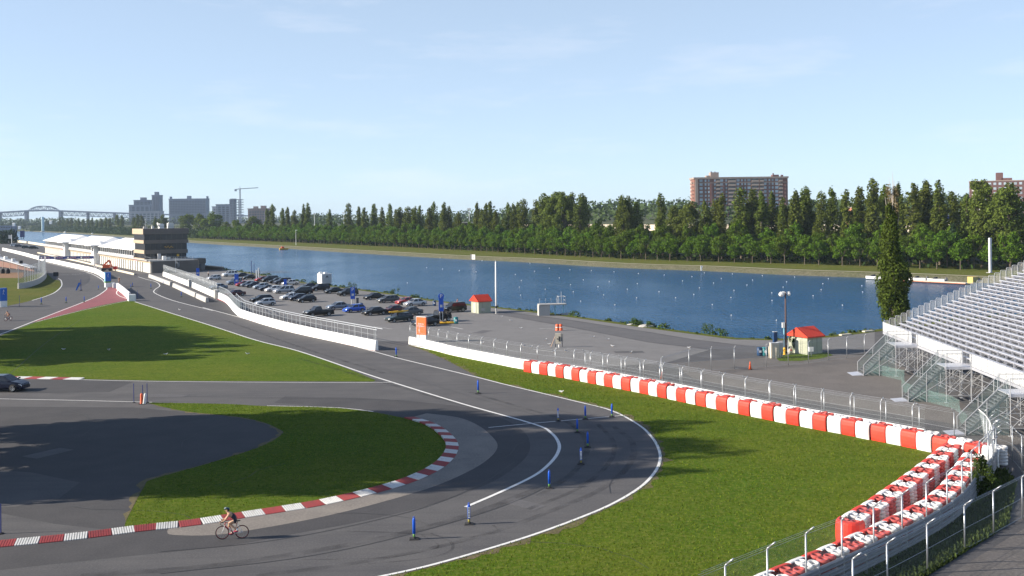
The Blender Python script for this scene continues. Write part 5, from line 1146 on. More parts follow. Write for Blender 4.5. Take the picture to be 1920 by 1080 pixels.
for x, y, s in ((-.5, -.1, 1.25), (.42, .0, .85), (-.1, .45, .7)): part('floodlight', MB().ell((x, y, 6.98), .26 * s, .2 * s, .22 * s, 10, 6).box(x, y, 7.1, .2, .2, .18), M_WHITE, o)
part('junction_box', MB().box(-.3, -.05, 3.05, .3, .25, .6), M_WHITE, o)
part('conduit', MB().tube((-.24, -.05, .1), (-.24, -.05, 3.05), .06, 6), M_CYAN, o)
def bin_(px, py, col, label, r=.32, h=1.0):
    o = thing('waste_bin', label, 'bin', at(px, py), 0, 'waste bins'); part('drum', MB().lathe([(r * .88, 0), (r, .1), (r, h * .86), (r * .9, h * .9)], 14), col, o, True); part('lid', MB().lathe([(r * 1.04, h * .88), (r * 1.04, h * .94), (r * .6, h), (.01, h * 1.02)], 14), col, o, True); part('label_plate', MB().box(0, -r - .005, h * .4, r * .8, .02, h * .25), M_WTXT, o)
M_TEAL = mat('teal_plastic', (.03, .20, .22), .45); M_NAVY = mat('navy_plastic', (.015, .05, .13), .45)
bin_(1424.5, 667, M_NAVY, 'navy waste bin left of the utility cabinets'); bin_(1434, 667, M_TEAL, 'teal waste bin right of the navy one by the cabinets', .38); bin_(855, 607, M_TEAL, 'teal waste bin right of the second parking sign', .36, 1.05); bin_(814.5, 573.5, M_NAVY, 'navy waste bin left of the off-roader near the shore'); bin_(677, 578, M_NAVY, 'dark waste bin right of the first parking sign', .34)
def cabinet(px, py, w, d, h, z0, m, label, cat='cabinet', name='utility_cabinet'):
    p = at(px, py); o = thing(name, label, cat, p, .15, 'boxes by the lamp post'); part('case', MB().box(0, 0, z0, w, d, h), m, o); part('lid', MB().box(0, 0, z0 + h, w + .06, d + .06, .05), M_ALUW, o)
    if z0 > .2:
        for s in (-1, 1): part('leg', MB().box(s * w * .35, 0, 0, .08, d * .6, z0), M_GALV, o)
    part('door', MB().box(0, -d / 2 - .01, z0 + .08, w * .8, .02, h - .16), m, o); return o
cabinet(1452, 671.5, .95, .5, 1.7, 0.02, M_CREAM, 'pale utility cabinet under the dark pay station'); cabinet(1462.5, 670, .6, .45, 1.25, .45, M_DOORG, 'grey cabinet on legs right of the pale one'); cabinet(1453.5, 664, .45, .35, 1.5, 1.1, M_NAVY, 'dark pay station rising behind the pale cabinet', 'pay station', 'pay_station')
cabinet(664.5 + 6, 577, .45, .4, 1.9, 0, M_STEELD, 'dark pay station right of the first parking sign', 'pay station', 'pay_station')
M_HYD = mat('yellow_hydrant', (.78, .46, .03), .5)
for px, py, s, lab in ((1471, 665, 1.0, 'yellow hydrant at the foot of the lamp post'), (1445.5, 664, .8, 'yellow hydrant left of the pale cabinet')):
    o = thing('hydrant', lab, 'hydrant', at(px, py), 0, 'yellow hydrants', s); part('barrel', MB().lathe([(.2, 0), (.2, .06), (.13, .08), (.13, .6), (.17, .62), (.17, .68), (.1, .82), (.02, .88)], 12), M_HYD, o, True); part('outlet', MB().tube((-.26, 0, .5), (.26, 0, .5), .07, 8).tube((0, -.24, .45), (0, 0, .45), .08, 8), M_HYD, o)
for px, py, h, lab in ((1442, 670.5, 1.3, 'pale stake left of the utility cabinets'), (1455.5, 672, 1.25, 'pale bollard in front of the pale cabinet'), (1463, 671.5, .7, 'short pale bollard in front of the grey cabinet')):
    o = thing('bollard', lab, 'bollard', at(px, py), 0, 'pale bollards by the lamp post'); part('shaft', MB().lathe([(.08, 0), (.08, h - .05), (.01, h)], 10), M_CREAM, o, True); part('foot', MB().box(0, 0, 0, .22, .22, .03), M_CONCW, o)
o = thing('junk_bag', 'crumpled pale bag lying right of the yellow hydrant', 'bag', at(1481.5, 663.5)); part('bag', MB().ell((0, 0, .32), .32, .26, .36, 10, 6).ell((.1, 0, .75), .14, .12, .2, 8, 5), M_CREAM, o); part('red_mark', MB().box(.05, -.27, .4, .16, .03, .2), M_REDP, o)
# concrete starting platform at the water's edge
p = at(1019, 592.3); o = thing('start_platform', 'concrete pier with a railed deck reaching over the water', 'platform', p, .12)
part('pier', MB().hull8([(-.75, 0, -1.4), (1.1, 0, -1.4), (1.1, 1.8, -1.4), (-.75, 1.8, -1.4)], [(-.75, 0, 1.75), (1.1, 0, 1.75), (1.1, 1.8, 1.75), (-.75, 1.8, 1.75)]), M_CONCW, o)
dk = part('deck', MB().box(1.6, .8, 1.75, 4.6, 1.9, .16), M_CONCW, o)
for x in (-.6, .4, 1.3, 2.2): part('railing_post', MB().tube((x, .1, 1.9), (x, .1, 2.9), .03, 6), M_GALV, dk)
mb = MB()
for x in (2.6, 3.7):
    for y in (0, 1.6): mb.tube((x, y, 1.9), (x, y, 3.1), .035, 6)
mb.path([Vector((2.6, 0, 3.1)), Vector((3.7, 0, 3.1)), Vector((3.7, 1.6, 3.1)), Vector((2.6, 1.6, 3.1)), Vector((2.6, 0, 3.1))], .035, 6); mb.path([Vector((2.6, 0, 2.5)), Vector((3.7, 0, 2.5)), Vector((3.7, 1.6, 2.5))], .03, 6); mb.tube((3.15, .8, 1.9), (3.15, .8, 3.9), .03, 6)
part('cage_rail', mb, M_ALUW, dk)
for x in (2.1, 3.5): part('leg', MB().tube((x, .8, -2.2), (x, .8, 1.8), .09, 8), M_CYAN, o)
part('brace', MB().tube((1.2, .8, .1), (3.5, .8, .1), .05, 6), M_STEELD, o)
# white equipment board in the middle of the lot
p = at(1047, 651); o = thing('equipment_board', 'white equipment board on legs with a plank leaning on it', 'board', p, -.05)
part('board', MB().box(-.05, 0, .45, .72, .22, 1.28), M_CREAM, o); part('dark_side', MB().box(.46, .02, .75, .30, .3, .95), M_GRAYC, o)
for x in (-.35, .05, .5): part('leg', MB().box(x, .02, 0, .08, .12, .75), M_STEELD, o)
part('meter', MB().box(.12, -.14, .75, .16, .08, .62), M_TXT, o); part('lamp', MB().box(-.12, -.13, 1.0, .12, .06, .12), M_STEELD, o); part('white_pot', MB().lathe([(.08, 0), (.09, .35), (.01, .38)], 10, (.08, -.25, 0)), M_WHITE, o)
part('plank', MB().beam((-.95, -.15, .03), (-.40, -.05, 1.35), .12, .05), mat('raw_wood', (.55, .36, .24), .8), o)
for px, py, s, lab in ((1062, 590, .8, 'pale mossy boulder beside the concrete platform'), (1214, 612.6, .9, 'flat grey stone on the shore beyond the lot'), (1185, 609, .5, 'small flat stone on the shore beyond the lot')):
    b = bmesh.new(); bmesh.ops.create_icosphere(b, subdivisions=2, radius=1)
    for v in b.verts: v.co *= random.uniform(.85, 1.12); v.co.z *= .45; v.co.x *= 1.5
    me = bpy.data.meshes.new('boulder'); b.to_mesh(me); b.free(); me.materials.append(M_CONCW); tag(ob('boulder', me, None, at(px, py), scale=s), lab, 'stone', 'stones on the shore')
# pale quay slabs near the half dead poplar
for px, py, lab in ((1585, 628.5, 'left pale kerb slab on the shore by the half dead poplar'), (1628, 622, 'right pale kerb slab on the shore by the half dead poplar')): tag(ob('kerb_slab', MB().box(0, 0, 0, 1.9, .5, .16).box(0, 0, .16, 1.8, .4, .02).mesh('kerb_slab', M_CREAM), None, at(px, py), rz=.5), lab, 'slab', 'pale slabs on the shore')
# ------------------------------------------------------------------ start gantry, lift, things on the straight
M_PRINT = mat('faded_print', (.28, .16, .22), .6)
p0_, p1_ = at(73.5, 508), at(177, 507); gy = thing('gantry', 'dark blue sponsor gantry spanning the main straight on white posts', 'gantry', p0_)
d_ = p1_ - p0_; Lg = d_.length; gy.rotation_euler = (0, 0, math.atan2(d_.y, d_.x))
part('post', MB().box(0, 0, 0, .28, .28, 5.4), M_WHITE, gy); part('post', MB().box(Lg, 0, 0, .28, .28, 4.9), M_WHITE, gy)
part('beam', MB().box(Lg / 2 + .1, 0, 3.95, Lg - .5, .5, .95), M_BLUED, gy)
for k in range(4):
    x = 1.0 + k * Lg / 4.15
    part('round_emblem', MB().lathe([(.01, -.30), (.30, -.30), (.30, -.255), (.01, -.255)], 14, (x, 0, 4.42), ax='y'), M_DOORW, gy)
    for q in range(3): part('faded_print', MB().box(x + .9 + q * .78, -.27, 4.25, .62, .03, .34), M_PRINT, gy)

# lattice legs beside the gantry
for px, lab in ((181, 'left one of two white lattice legs beside the gantry'), (187.5, 'right one of two white lattice legs beside the gantry')):
    p = at(px, 508.5); o = thing('lattice_leg', lab, 'mast', p, 0, 'white lattice legs'); mb = MB()
    for a, b in ((-.2, -.2), (.2, -.2), (.2, .2), (-.2, .2)): mb.tube((a - .6, b, 5.6), (a, b, 0), .035, 5)
    for k in range(9): mb.tube((-.2 - .06 * k, -.2, k * .62), (.2 - .06 * (k + 1), -.2, k * .62 + .62), .02, 4)
    part('lattice', mb, M_WHITE, o); part('foot', MB().box(0, 0, 0, .7, .7, .1), M_CONCW, o)
p = at(201, 508); o = thing('boom_lift', 'orange boom lift folded up in front of the pit garages', 'lift', p, .1)
part('chassis', MB().box(0, 0, .5, 3.0, 1.6, .5), M_STEELD, o); part('turret', MB().box(-.2, 0, 1.0, 2.2, 1.5, 1.1), M_ORC, o)
part('lower_boom', MB().beam((-1.0, 0, 2.0), (.7, 0, 3.6), .4, .45), M_ORC, o); part('upper_boom', MB().beam((.7, .1, 3.6), (1.6, .1, 1.2), .32, .36), M_ORC, o)
part('basket', MB().box(2.6, .1, .4, 1.2, 1.2, .1).box(2.6, -.45, .4, 1.2, .06, 1.1).box(2.6, .65, .4, 1.2, .06, 1.1).box(3.2, .1, .4, .06, 1.2, 1.1), M_REDP, o)
for x in (-1.1, 1.1):
    for y in (-.8, .8): ob('wheel', MB().lathe([(.2, -.15), (.44, -.15), (.46, 0), (.44, .15), (.2, .15)], 12, ax='y').mesh('lift_tyre', M_TYRE), o, (x, y, .46))
p = at(105, 523.5); o = thing('timing_box', 'black box board on a stand at the tip of the verge lawn', 'board', p, .2); part('board', MB().box(0, 0, .9, 1.35, .3, 1.15), M_BLACK, o)
for s in (-1, 1): part('leg', MB().box(s * .5, 0, 0, .08, .2, .9), M_STEELD, o)
# curved mesh fence over the low wall at the left verge
cw = smooth(A([(34, 541.5), (50, 539.5), (70, 533), (82, 525), (86, 518), (84, 512)]), 5)
wall('concrete_wall', 'pale curved low wall below the tall netting at the left verge', cw, 1.45, .5, M_CONCW)
o = thing('debris_fence', 'tall curved netting fence on the low wall at the left verge', 'fence', cw[0]); L = local(cw, cw[0])
net_panel([q + Vector((0, 0, 1.5)) for q in L], [q + Vector((0, 0, 5.6)) for q in L], M_NETM, 'netting', o)
for q, d in walk(L, 2.6, .1): part('post', MB().tube((0, 0, 1.4), (0, 0, 5.7), .05, 6), M_GALV, o, loc=q)
part('top_wire', MB().path([q + Vector((0, 0, 5.6)) for q in L], .03, 5), M_GALV, o)
# low spectator stand seen from behind at the far left
a_, b_ = at(-40, 496), at(66, 511); o = thing('spectator_stand', 'low spectator stand with a long silver roof edge at the far left', 'grandstand', a_); dd = b_ - a_; o.rotation_euler = (0, 0, math.atan2(dd.y, dd.x)); Ls = dd.length
M_RUST = mat('brown_boards', (.20, .11, .085), .85, var=.2, scale=1.5)
for k in range(26): part('back_board', MB().box(.5 + k * Ls / 26, 0, .3, Ls / 26 - .08, .1, 3.0 - .075 * k), M_RUST, o)
part('roof_edge', MB().beam((0, -.4, 5.4), (Ls, -.4, 1.6), 2.4, .22), M_ALUW, o)
for k in range(9): part('post', MB().tube((k * Ls / 8.2, -.3, 0), (k * Ls / 8.2, -.3, 5.3 - k * .46), .07, 6), M_CREAM, o)
for k, (x, m_) in enumerate(((Ls * .55, M_WHITE), (Ls * .68, M_ALUW), (Ls * .8, M_BLACK), (Ls * .3, M_WHITE), (Ls * .42, M_ALUW))): part('roof_box', MB().box(x, -.4, 5.6 - 3.8 * x / Ls, 1.6, 1.0, .9), m_, o)
for px, py, lab in ((5, 513, 'left dark round hay roll by the spectator stand'), (14.5, 513, 'right dark round hay roll by the spectator stand')): tag(ob('dark_bale', MB().lathe([(.02, 0), (.6, 0), (.72, .4), (.65, 1.2), (.4, 1.6), (.02, 1.65)], 12).torus((0, 0, .8), .7, .05).mesh('dark_bale', M_BLACK), None, at(px, py)), lab, 'bale', 'dark bales')
# ------------------------------------------------------------------ people and bicycles
def skin_body(name, V, E_, Rr, m, root=0, sub=1):
    me = bpy.data.meshes.new(name); me.from_pydata(V, E_, []); o = bpy.data.objects.new(name, me); COL.objects.link(o)
    sk = o.modifiers.new('skin', 'SKIN'); sk.use_smooth_shade = True
    for i, r in enumerate(Rr): me.skin_vertices[0].data[i].radius = (r, r) if not hasattr(r, '__len__') else r; me.skin_vertices[0].data[i].use_root = (i == root)
    sb = o.modifiers.new('sub', 'SUBSURF'); sb.levels = sub; sb.render_levels = sub
    dg = bpy.context.evaluated_depsgraph_get(); out = bpy.data.meshes.new_from_object(o.evaluated_get(dg)); bpy.data.objects.remove(o)
    out.name = name; out.materials.clear(); out.materials.append(m)
    for p_ in out.polygons: p_.use_smooth = True
    return out
M_SKIN = mat('skin', (.52, .30, .19), .55, var=.05); M_SUIT = mat('black_cycling_suit', (.014, .014, .03), .55, var=.1); M_HELM = mat('teal_helmet', (.02, .06, .085), .3); M_SHOE = mat('pink_shoes', (.50, .05, .12), .5); M_SOCK = mat('white_socks', (.75, .75, .75), .8)
M_FRAME = mat('red_frame', (.30, .02, .03), .3, .2); M_HAIR = mat('dark_hair', (.03, .02, .015), .7)
def bicycle(o, frame_m, fork_m):
    "forward is +x; rear axle at x=-.5, front axle at x=.5"
    R_ = .335
    for x in (-.5, .5):
        w = ob('wheel', MB().torus((0, 0, 0), R_, .016, 32, 6, ax='y').mesh('bicycle_tyre', M_TYRE, True), o, (x, 0, R_ + .016))
        ob('rim', MB().torus((0, 0, 0), R_ - .026, .012, 32, 5, ax='y').mesh('bicycle_rim', M_RIMR, True), w)
        mb = MB().tube((0, -.05, 0), (0, .05, 0), .022, 8)
        for k in range(16): a = k * math.pi / 8; mb.tube((0, .02 * (-1) ** k, 0), ((R_ - .03) * math.cos(a), 0, (R_ - .03) * math.sin(a)), .0022, 3)
        ob('spokes', mb.mesh('spokes', M_GALV), w)
    z = .35; bb = Vector((-.08, 0, .28)); st = Vector((-.26, 0, .80)); hd = Vector((.34, 0, .86)); hd2 = Vector((.37, 0, .72)); ra = Vector((-.5, 0, z)); fa = Vector((.5, 0, z))
    part('frame', MB().tube(bb, st, .018, 8).tube(st, hd, .018, 8).tube(bb, hd2, .022, 8).tube(hd, hd2, .022, 8), frame_m, o, True)
    part('rear_stays', MB().tube(bb, ra + Vector((0, .06, 0)), .011, 6).tube(bb, ra - Vector((0, .06, 0)), .011, 6).tube(st, ra + Vector((0, .06, 0)), .009, 6).tube(st, ra - Vector((0, .06, 0)), .009, 6), M_WHITE, o, True)
    part('fork', MB().path([hd2, hd2 + Vector((.03, .05, -.08)), fa + Vector((0, .055, 0))], .016, 6).path([hd2, hd2 + Vector((.03, -.05, -.08)), fa + Vector((0, -.055, 0))], .016, 6), fork_m, o, True)
    part('saddle', MB().loft([[(x, w * math.cos(t), .93 + .025 * math.sin(t)) for t in [k * math.pi / 4 for k in range(8)]] for x, w in ((-.42, .02), (-.38, .07), (-.28, .055), (-.15, .025), (-.12, .01))]).tube(st, (-.29, 0, .92), .014, 6), M_BLACK, o, True)
    hb = MB().tube(hd, (.36, 0, .92), .015, 6).tube((.36, 0, .92), (.44, 0, .93), .015, 6).tube((.44, -.2, .93), (.44, .2, .93), .013, 6)
    for s in (-1, 1): hb.path([Vector((.44, s * .2, .93)), Vector((.53, s * .2, .92)), Vector((.56, s * .2, .86)), Vector((.52, s * .2, .80)), Vector((.42, s * .2, .79))], .014, 6); hb.box(.56, s * .2, .92, .04, .03, .09)
    part('handlebar', hb, M_BLACK, o, True)
    cr = part('crank', MB().torus(tuple(bb), .09, .008, 20, 5, ax='y').tube(bb + Vector((0, -.06, 0)), bb + Vector((.14, -.07, -.09)), .012, 6).tube(bb + Vector((0, .06, 0)), bb + Vector((-.14, .07, .09)), .012, 6), M_STEELD, o)
    for c in (bb + Vector((.14, -.10, -.09)), bb + Vector((-.14, .10, .09))): part('pedal', MB().box(c.x, c.y, c.z - .01, .09, .08, .025), M_BLACK, cr)
    part('bottle', MB().lathe([(.035, 0), (.035, .16), (.02, .19)], 10), M_WHITE, o, True, loc=(.06, 0, .44)).rotation_euler = (0, .55, 0)
M_RIMR = mat('red_rim', (.30, .04, .05), .4, .3)
def cyclist(p, rz, label, shirt, helm, sc, frame_m, fork_m, blabel, g):
    o = thing('bicycle', blabel, 'bicycle', p, rz, g, sc); bicycle(o, frame_m, fork_m)
    r = thing('person', label, 'person', p, rz, 'cyclists on the circuit', sc)
    bb = Vector((-.08, 0, .28))
    pel = (-.24, 0, .99); V = [pel, (-.12, 0, 1.13), (.03, 0, 1.24), (.13, 0, 1.305), (.19, 0, 1.385), (.245, 0, 1.46), (.25, 0, 1.53)]
    E_ = [(0, 1), (1, 2), (2, 3), (3, 4), (4, 5), (5, 6)]; Rr = [.135, .125, .145, .115, .055, .085, .082]
    def add(pts, rr, root):
        i = root
        for q, r_ in zip(pts, rr): V.append(q); Rr.append(r_); E_.append((i, len(V) - 1)); i = len(V) - 1
        return i
    for s in (-1, 1):
        h_ = add([(.14, s * .17, 1.285), (.27, s * .205, 1.11), (.335, s * .205, 1.03), (.50, s * .195, .965), (.555, s * .195, .945)], [.062, .047, .042, .033, .034], 3)
        # five fingers curled round the brake hood
        for k in range(4): add([(.585, s * (.175 + .014 * k), .945 - .004 * k), (.60, s * (.175 + .014 * k), .915), (.585, s * (.175 + .014 * k), .90)], [.010, .009, .008], h_)
        add([(.565, s * .165, .955), (.59, s * .165, .945)], [.011, .009], h_)
    for s, ped in ((-1, bb + Vector((.14, -.10, -.09))), (1, bb + Vector((-.14, .10, .09)))):
        knee = (.20, s * .10, .68) if s < 0 else (.17, s * .10, .85)
        an_ = (ped.x - .05, s * .10, ped.z + .12); k0 = Vector(knee)
        add([(-.17, s * .10, .95), tuple(Vector((-.17, s * .10, .95)).lerp(k0, .55)), knee, tuple(k0.lerp(Vector(an_), .38)), an_, (ped.x + .02, s * .10, ped.z + .055), (ped.x + .10, s * .10, ped.z + .045)], [.105, .088, .062, .062, .038, .038, .03], 0)
    ob('body', skin_body('body', V, E_, Rr, M_SKIN, 0, 1), r)
    def near(a, b, n_=1): return None
    ob('top', skin_body('suit', [pel, (-.12, 0, 1.13), (.03, 0, 1.24), (.115, 0, 1.30), (-.17, -.10, .95), (-.07, -.10, .86), (-.17, .10, .95), (-.07, .10, .90)], [(0, 1), (1, 2), (2, 3), (0, 4), (4, 5), (0, 6), (6, 7)], [.152, .140, .158, .125, .118, .112, .118, .112], shirt, 0, 1), r)
    hd = Vector((.262, 0, 1.53))
    hm = part('helmet', MB().loft([[(hd.x + x + .0, w * math.cos(t) * .088, hd.z + z + .062 * w * max(math.sin(t), -.25)) for t in [k * math.pi / 6 for k in range(12)]] for x, w, z in ((-.17, .15, .02), (-.14, .75, .025), (-.06, 1.1, .05), (.02, 1.12, .055), (.09, .85, .04), (.125, .3, .025))]), helm, r, True)
    part('helmet_stripe', MB().box(hd.x + .06, -.06, hd.z + .085, .10, .03, .02).box(hd.x + .06, .06, hd.z + .085, .10, .03, .02).box(hd.x + .115, 0, hd.z + .05, .03, .08, .03), M_WHITE, hm)
    part('nose', MB().ell((hd.x + .088, 0, hd.z - .03), .022, .014, .02, 8, 5), M_SKIN, r, True); part('mouth', MB().box(hd.x + .078, 0, hd.z - .072, .01, .035, .008), M_REDP, r)
    for s in (-1, 1): part('eye', MB().ell((hd.x + .072, s * .030, hd.z - .005), .012, .014, .010, 8, 5), M_TXT, r, True); part('ear', MB().ell((hd.x - .01, s * .082, hd.z - .02), .02, .012, .032, 8, 5), M_SKIN, r, True)
    part('hair', MB().ell((hd.x - .085, 0, hd.z - .035), .055, .065, .07, 8, 6), M_HAIR, r, True)
    for s, ped in ((-1, bb + Vector((.14, -.10, -.09))), (1, bb + Vector((-.14, .10, .09)))):
        part('shoe', MB().loft([[(ped.x + x, ped.y * 1.0 + w * math.cos(t) * .042, ped.z + .05 + z + h * math.sin(t)) for t in [k * math.pi / 5 for k in range(10)]] for x, w, z, h in ((-.11, .5, .02, .03), (-.08, 1, .01, .045), (.0, 1.05, 0, .04), (.08, 1.1, -.005, .034), (.13, .8, -.01, .025), (.15, .3, -.012, .012))]), M_SHOE, r, True)
        part('sock', MB().lathe([(.047, .09), (.05, .19)], 10, (ped.x - .05, ped.y, ped.z)), M_SOCK, r, True)
cp = at(435.5, 1010.5)
cyclist(cp, math.pi + .12, 'person in a black top and teal helmet bent over a bicycle at the kerb', M_SUIT, M_HELM, 1.0, M_FRAME, M_WHITE, 'racing bicycle with red frame and white fork under the nearest cyclist', 'bicycles on the circuit')
M_SHIRT2 = mat('striped_shirt', (.35, .16, .14), .7)
cyclist(at(15.5, 601.5), -math.pi / 2 - .35, 'person with dark helmet cycling towards the camera near the left edge', M_SHIRT2, M_NAVY, 1.05, M_BLUED, M_STEELD, 'dark bicycle under the cyclist near the left edge', 'bicycles on the circuit')
cyclist(at(223.5, 532), -1.2, 'person in black with a white helmet cycling beyond the short white wall', M_SUIT, M_WHITE, 1.1, M_STEELD, M_STEELD, 'dark bicycle under the cyclist beyond the short white wall', 'bicycles on the circuit')
def stander(p, rz, label, top, legs, sc=1.0):
    r = thing('person', label, 'person', p, rz, 'people in the parking lot', sc)
    V = [(0, 0, .98), (0, 0, 1.2), (0, 0, 1.38), (0, 0, 1.5), (.01, 0, 1.62), (.01, 0, 1.70)]; E_ = [(i, i + 1) for i in range(5)]; Rr = [.14, .13, .15, .055, .09, .085]
    def add(pts, rr, root):
        i = root
        for q, r_ in zip(pts, rr): V.append(q); Rr.append(r_); E_.append((i, len(V) - 1)); i = len(V) - 1
        return i
    for s in (-1, 1):
        add([(0, s * .19, 1.40), (.02, s * .25, 1.12), (.08, s * .24, .88), (.1, s * .23, .80), (.11, s * .23, .72)], [.065, .05, .038, .036, .02], 2)
        add([(0, s * .10, .90), (.02, s * .11, .50), (-.01, s * .11, .10), (.10, s * .12, .05)], [.10, .07, .045, .035], 0)
    ob('body', skin_body('standing_body', V, E_, Rr, M_SKIN, 0, 1), r)
    ob('shirt', skin_body('shirt', [(0, 0, 1.0), (0, 0, 1.2), (0, 0, 1.39), (0, -.19, 1.40), (.015, -.235, 1.2), (0, .19, 1.40), (.015, .235, 1.2)], [(0, 1), (1, 2), (2, 3), (3, 4), (2, 5), (5, 6)], [.155, .145, .163, .078, .068, .078, .068], top, 0, 1), r)
    ob('trousers', skin_body('trousers', [(0, 0, .98), (0, -.10, .88), (.02, -.11, .50), (-.01, -.11, .12), (0, .10, .88), (.02, .11, .50), (-.01, .11, .12)], [(0, 1), (1, 2), (2, 3), (0, 4), (4, 5), (5, 6)], [.152, .115, .085, .062, .115, .085, .062], legs, 0, 1), r)
    part('hair', MB().ell((-.015, 0, 1.735), .098, .092, .082, 10, 6), M_HAIR, r, True); part('nose', MB().ell((.105, 0, 1.665), .022, .014, .02, 8, 5), M_SKIN, r, True)
    for s in (-1, 1): part('shoe', MB().ell((.06, s * .115, .04), .13, .05, .05, 10, 5), M_BLACK, r, True)
M_JEAN = mat('dark_trousers', (.03, .035, .05), .8); M_SHR = mat('red_shirt', (.50, .05, .04), .8)
stander(at(858, 578.5), 2.6, 'person in a red shirt standing behind the black off-roader near the hut', M_SHR, M_JEAN); stander(at(548.5, 549), 3.4, 'person in dark clothes right of the silver minivan', M_JEAN, M_JEAN); stander(at(455.5, 533.5), 3.0, 'person in dark clothes left of the red hatchback', M_SUIT, M_JEAN); stander(at(391, 519.5), 2.9, 'person in a pale shirt walking left of the silver hatchback nearest the annexe', M_WHITE, M_JEAN)
for px, py, h, lab in ((481, 524.5, 2.5, 'left one of two white posts in the shore row'), (485, 523.5, 3.0, 'right one of two white posts in the shore row')):
    o = thing('white_post', lab, 'post', at(px, py), 0, 'white posts in the shore row'); part('shaft', MB().box(0, 0, 0, .32, .32, h), M_WHITE, o); part('cap', MB().box(0, 0, h, .42, .42, .12), M_WHITE, o); part('dark_face', MB().box(.2, 0, .3, .06, .3, h - .5), M_STEELD, o)
for px, py, h, lab in ((471.5, 514.5, 4.0, 'left one of two thin dark posts at the water edge'), (476.5, 514.5, 3.2, 'right one of two thin dark posts at the water edge')):
    o = thing('mooring_post', lab, 'post', at(px, py), 0, 'thin posts at the water edge'); part('shaft', MB().tube((0, 0, -1.5), (0, 0, h), .09, 8), M_BLUED, o); part('cap', MB().lathe([(.12, h), (.1, h + .12), (.01, h + .15)], 8), M_STEELD, o)
# gulls
M_GULL = mat('white_feathers', (.78, .78, .78), .8, var=.03); M_GWING = mat('grey_feathers', (.38, .40, .43), .8); M_GLEG = mat('yellow_beak', (.7, .4, .05), .6)
def gull_proto():
    b = MB().loft([[(x, w * math.cos(t), z + h * math.sin(t)) for t in [k * math.pi / 5 for k in range(10)]] for x, w, z, h in ((-.24, .012, .17, .01), (-.17, .045, .16, .03), (-.05, .085, .15, .075), (.06, .08, .16, .075), (.13, .05, .20, .05), (.165, .042, .255, .042), (.20, .045, .275, .04), (.235, .02, .275, .018))]).mesh('gull_body', M_GULL, True)
    w = MB().loft([[(x, s * .082, z), (x, s * .096, z + .03), (x, s * .07, z + .075), (x, s * .06, z + .03)] for s in (-1,) for x, z in ((-.30, .165), (-.12, .15), (.05, .145), (.09, .16))]).loft([[(x, .082, z), (x, .06, z + .03), (x, .07, z + .075), (x, .096, z + .03)] for x, z in ((-.30, .165), (-.12, .15), (.05, .145), (.09, .16))]).mesh('gull_wings', M_GWING)
    l = MB().tube((0, -.03, 0), (.01, -.03, .1), .008, 5).tube((0, .03, 0), (.01, .03, .1), .008, 5).box(.02, -.03, 0, .05, .04, .008).box(.02, .03, 0, .05, .04, .008).tube((.23, 0, .272), (.285, 0, .262), .011, 5, .003).mesh('gull_legs_and_beak', M_GLEG); return b, w, l
GB, GW, GL = gull_proto()
def gull(px, py, lab, sc=.85):
    o = thing('gull', lab, 'bird', at(px, py), random.uniform(-.8, .8) + random.choice((0, math.pi)), 'gulls resting on the ground', sc); ob('body', GB, o); ob('wing', GW, o); ob('legs_and_beak', GL, o)
for x, y in ((803, 537), (948, 625), (1132, 710), (1160, 745), (1023, 765), (968, 757), (1195, 800), (1280, 797), (1490, 692), (1600, 710), (1632, 760), (1773, 807), (870, 508 + 60), (380 * 1.0 + 280, 735)): gull(740 + x / 4, 460 + y / 4 + .4, 'white gull standing on the open asphalt of the parking lot')
gull(1292, 653.5, 'white gull on the asphalt just left of the yard fence'); gull(1053.5, 737.5, 'white gull on the grass beyond the outer track line', 1.0)
for x, y, lab in ((1345, 88, 'white gull on the pit exit track by the lawn edge'), (475, 387, 'white gull in the tree shadow on the triangular lawn'), (1245, 425, 'white gull in the middle of the triangular lawn'), (1855, 421, 'white gull at the right corner of the triangular lawn'), (818, 390, 'small white gull at the shadow edge on the triangular lawn')): gull(x / 4, 560 + y / 4, lab, .95)
# ------------------------------------------------------------------ on and across the water
by = MB().lathe([(.02, -.10), (.15, -.06), (.21, .06), (.19, .16), (.10, .24), (.03, .27), (.03, .34), (.01, .35)], 10).mesh('lane_buoy', M_WHITE, True); by2 = MB().torus((0, 0, .03), .205, .022, 12, 5).mesh('buoy_band', M_CREAM)
Z3 = [(950, 265), (1050, 195), (905, 220), (1160, 172), (1235, 245), (1315, 185), (1320, 295), (1130, 330), (935, 315), (945, 375), (1340, 350), (1395, 420), (1415, 260), (1475, 190), (1525, 312), (1568, 373), (1610, 272), (1645, 200), (1652, 448), (1745, 330), (1815, 395), (1820, 288), (1828, 212), (485, 190), (360, 178), (240, 168), (95, 283), (612, 200), (655, 115), (1015, 135), (340, 96)]
Z4 = [(175, 215), (138, 337), (258, 380), (308, 258), (376, 227), (430, 308), (389, 356), (523, 430), (660, 507), (532, 273), (588, 240), (668, 208), (680, 327), (658, 378), (773, 288), (814, 252), (885, 220), (953, 345), (955, 400), (987, 543), (1060, 265), (1118, 230), (1252, 366), (1322, 278), (1310, 320), (1362, 242), (1464, 434), (1604, 293), (1610, 338), (1035, 303), (318, 178), (465, 200)]
for x, y in [(740 + a / 4, 460 + b / 4) for a, b in Z3] + [(1200 + a / 3.856, 460 + b / 3.856) for a, b in Z4]:
    q = at(x, y, -1.15); o = thing('lane_buoy', 'small white lane buoy floating on the basin', 'buoy', q, 0, 'lane buoys on the basin', (.34 + q.y / 1300)); ob('float', by, o); ob('band', by2, o)
def far_on(px, d): off = offset(fs, d); return min(off, key=lambda q: abs(960 + 1900 * q.x / q.y - px))
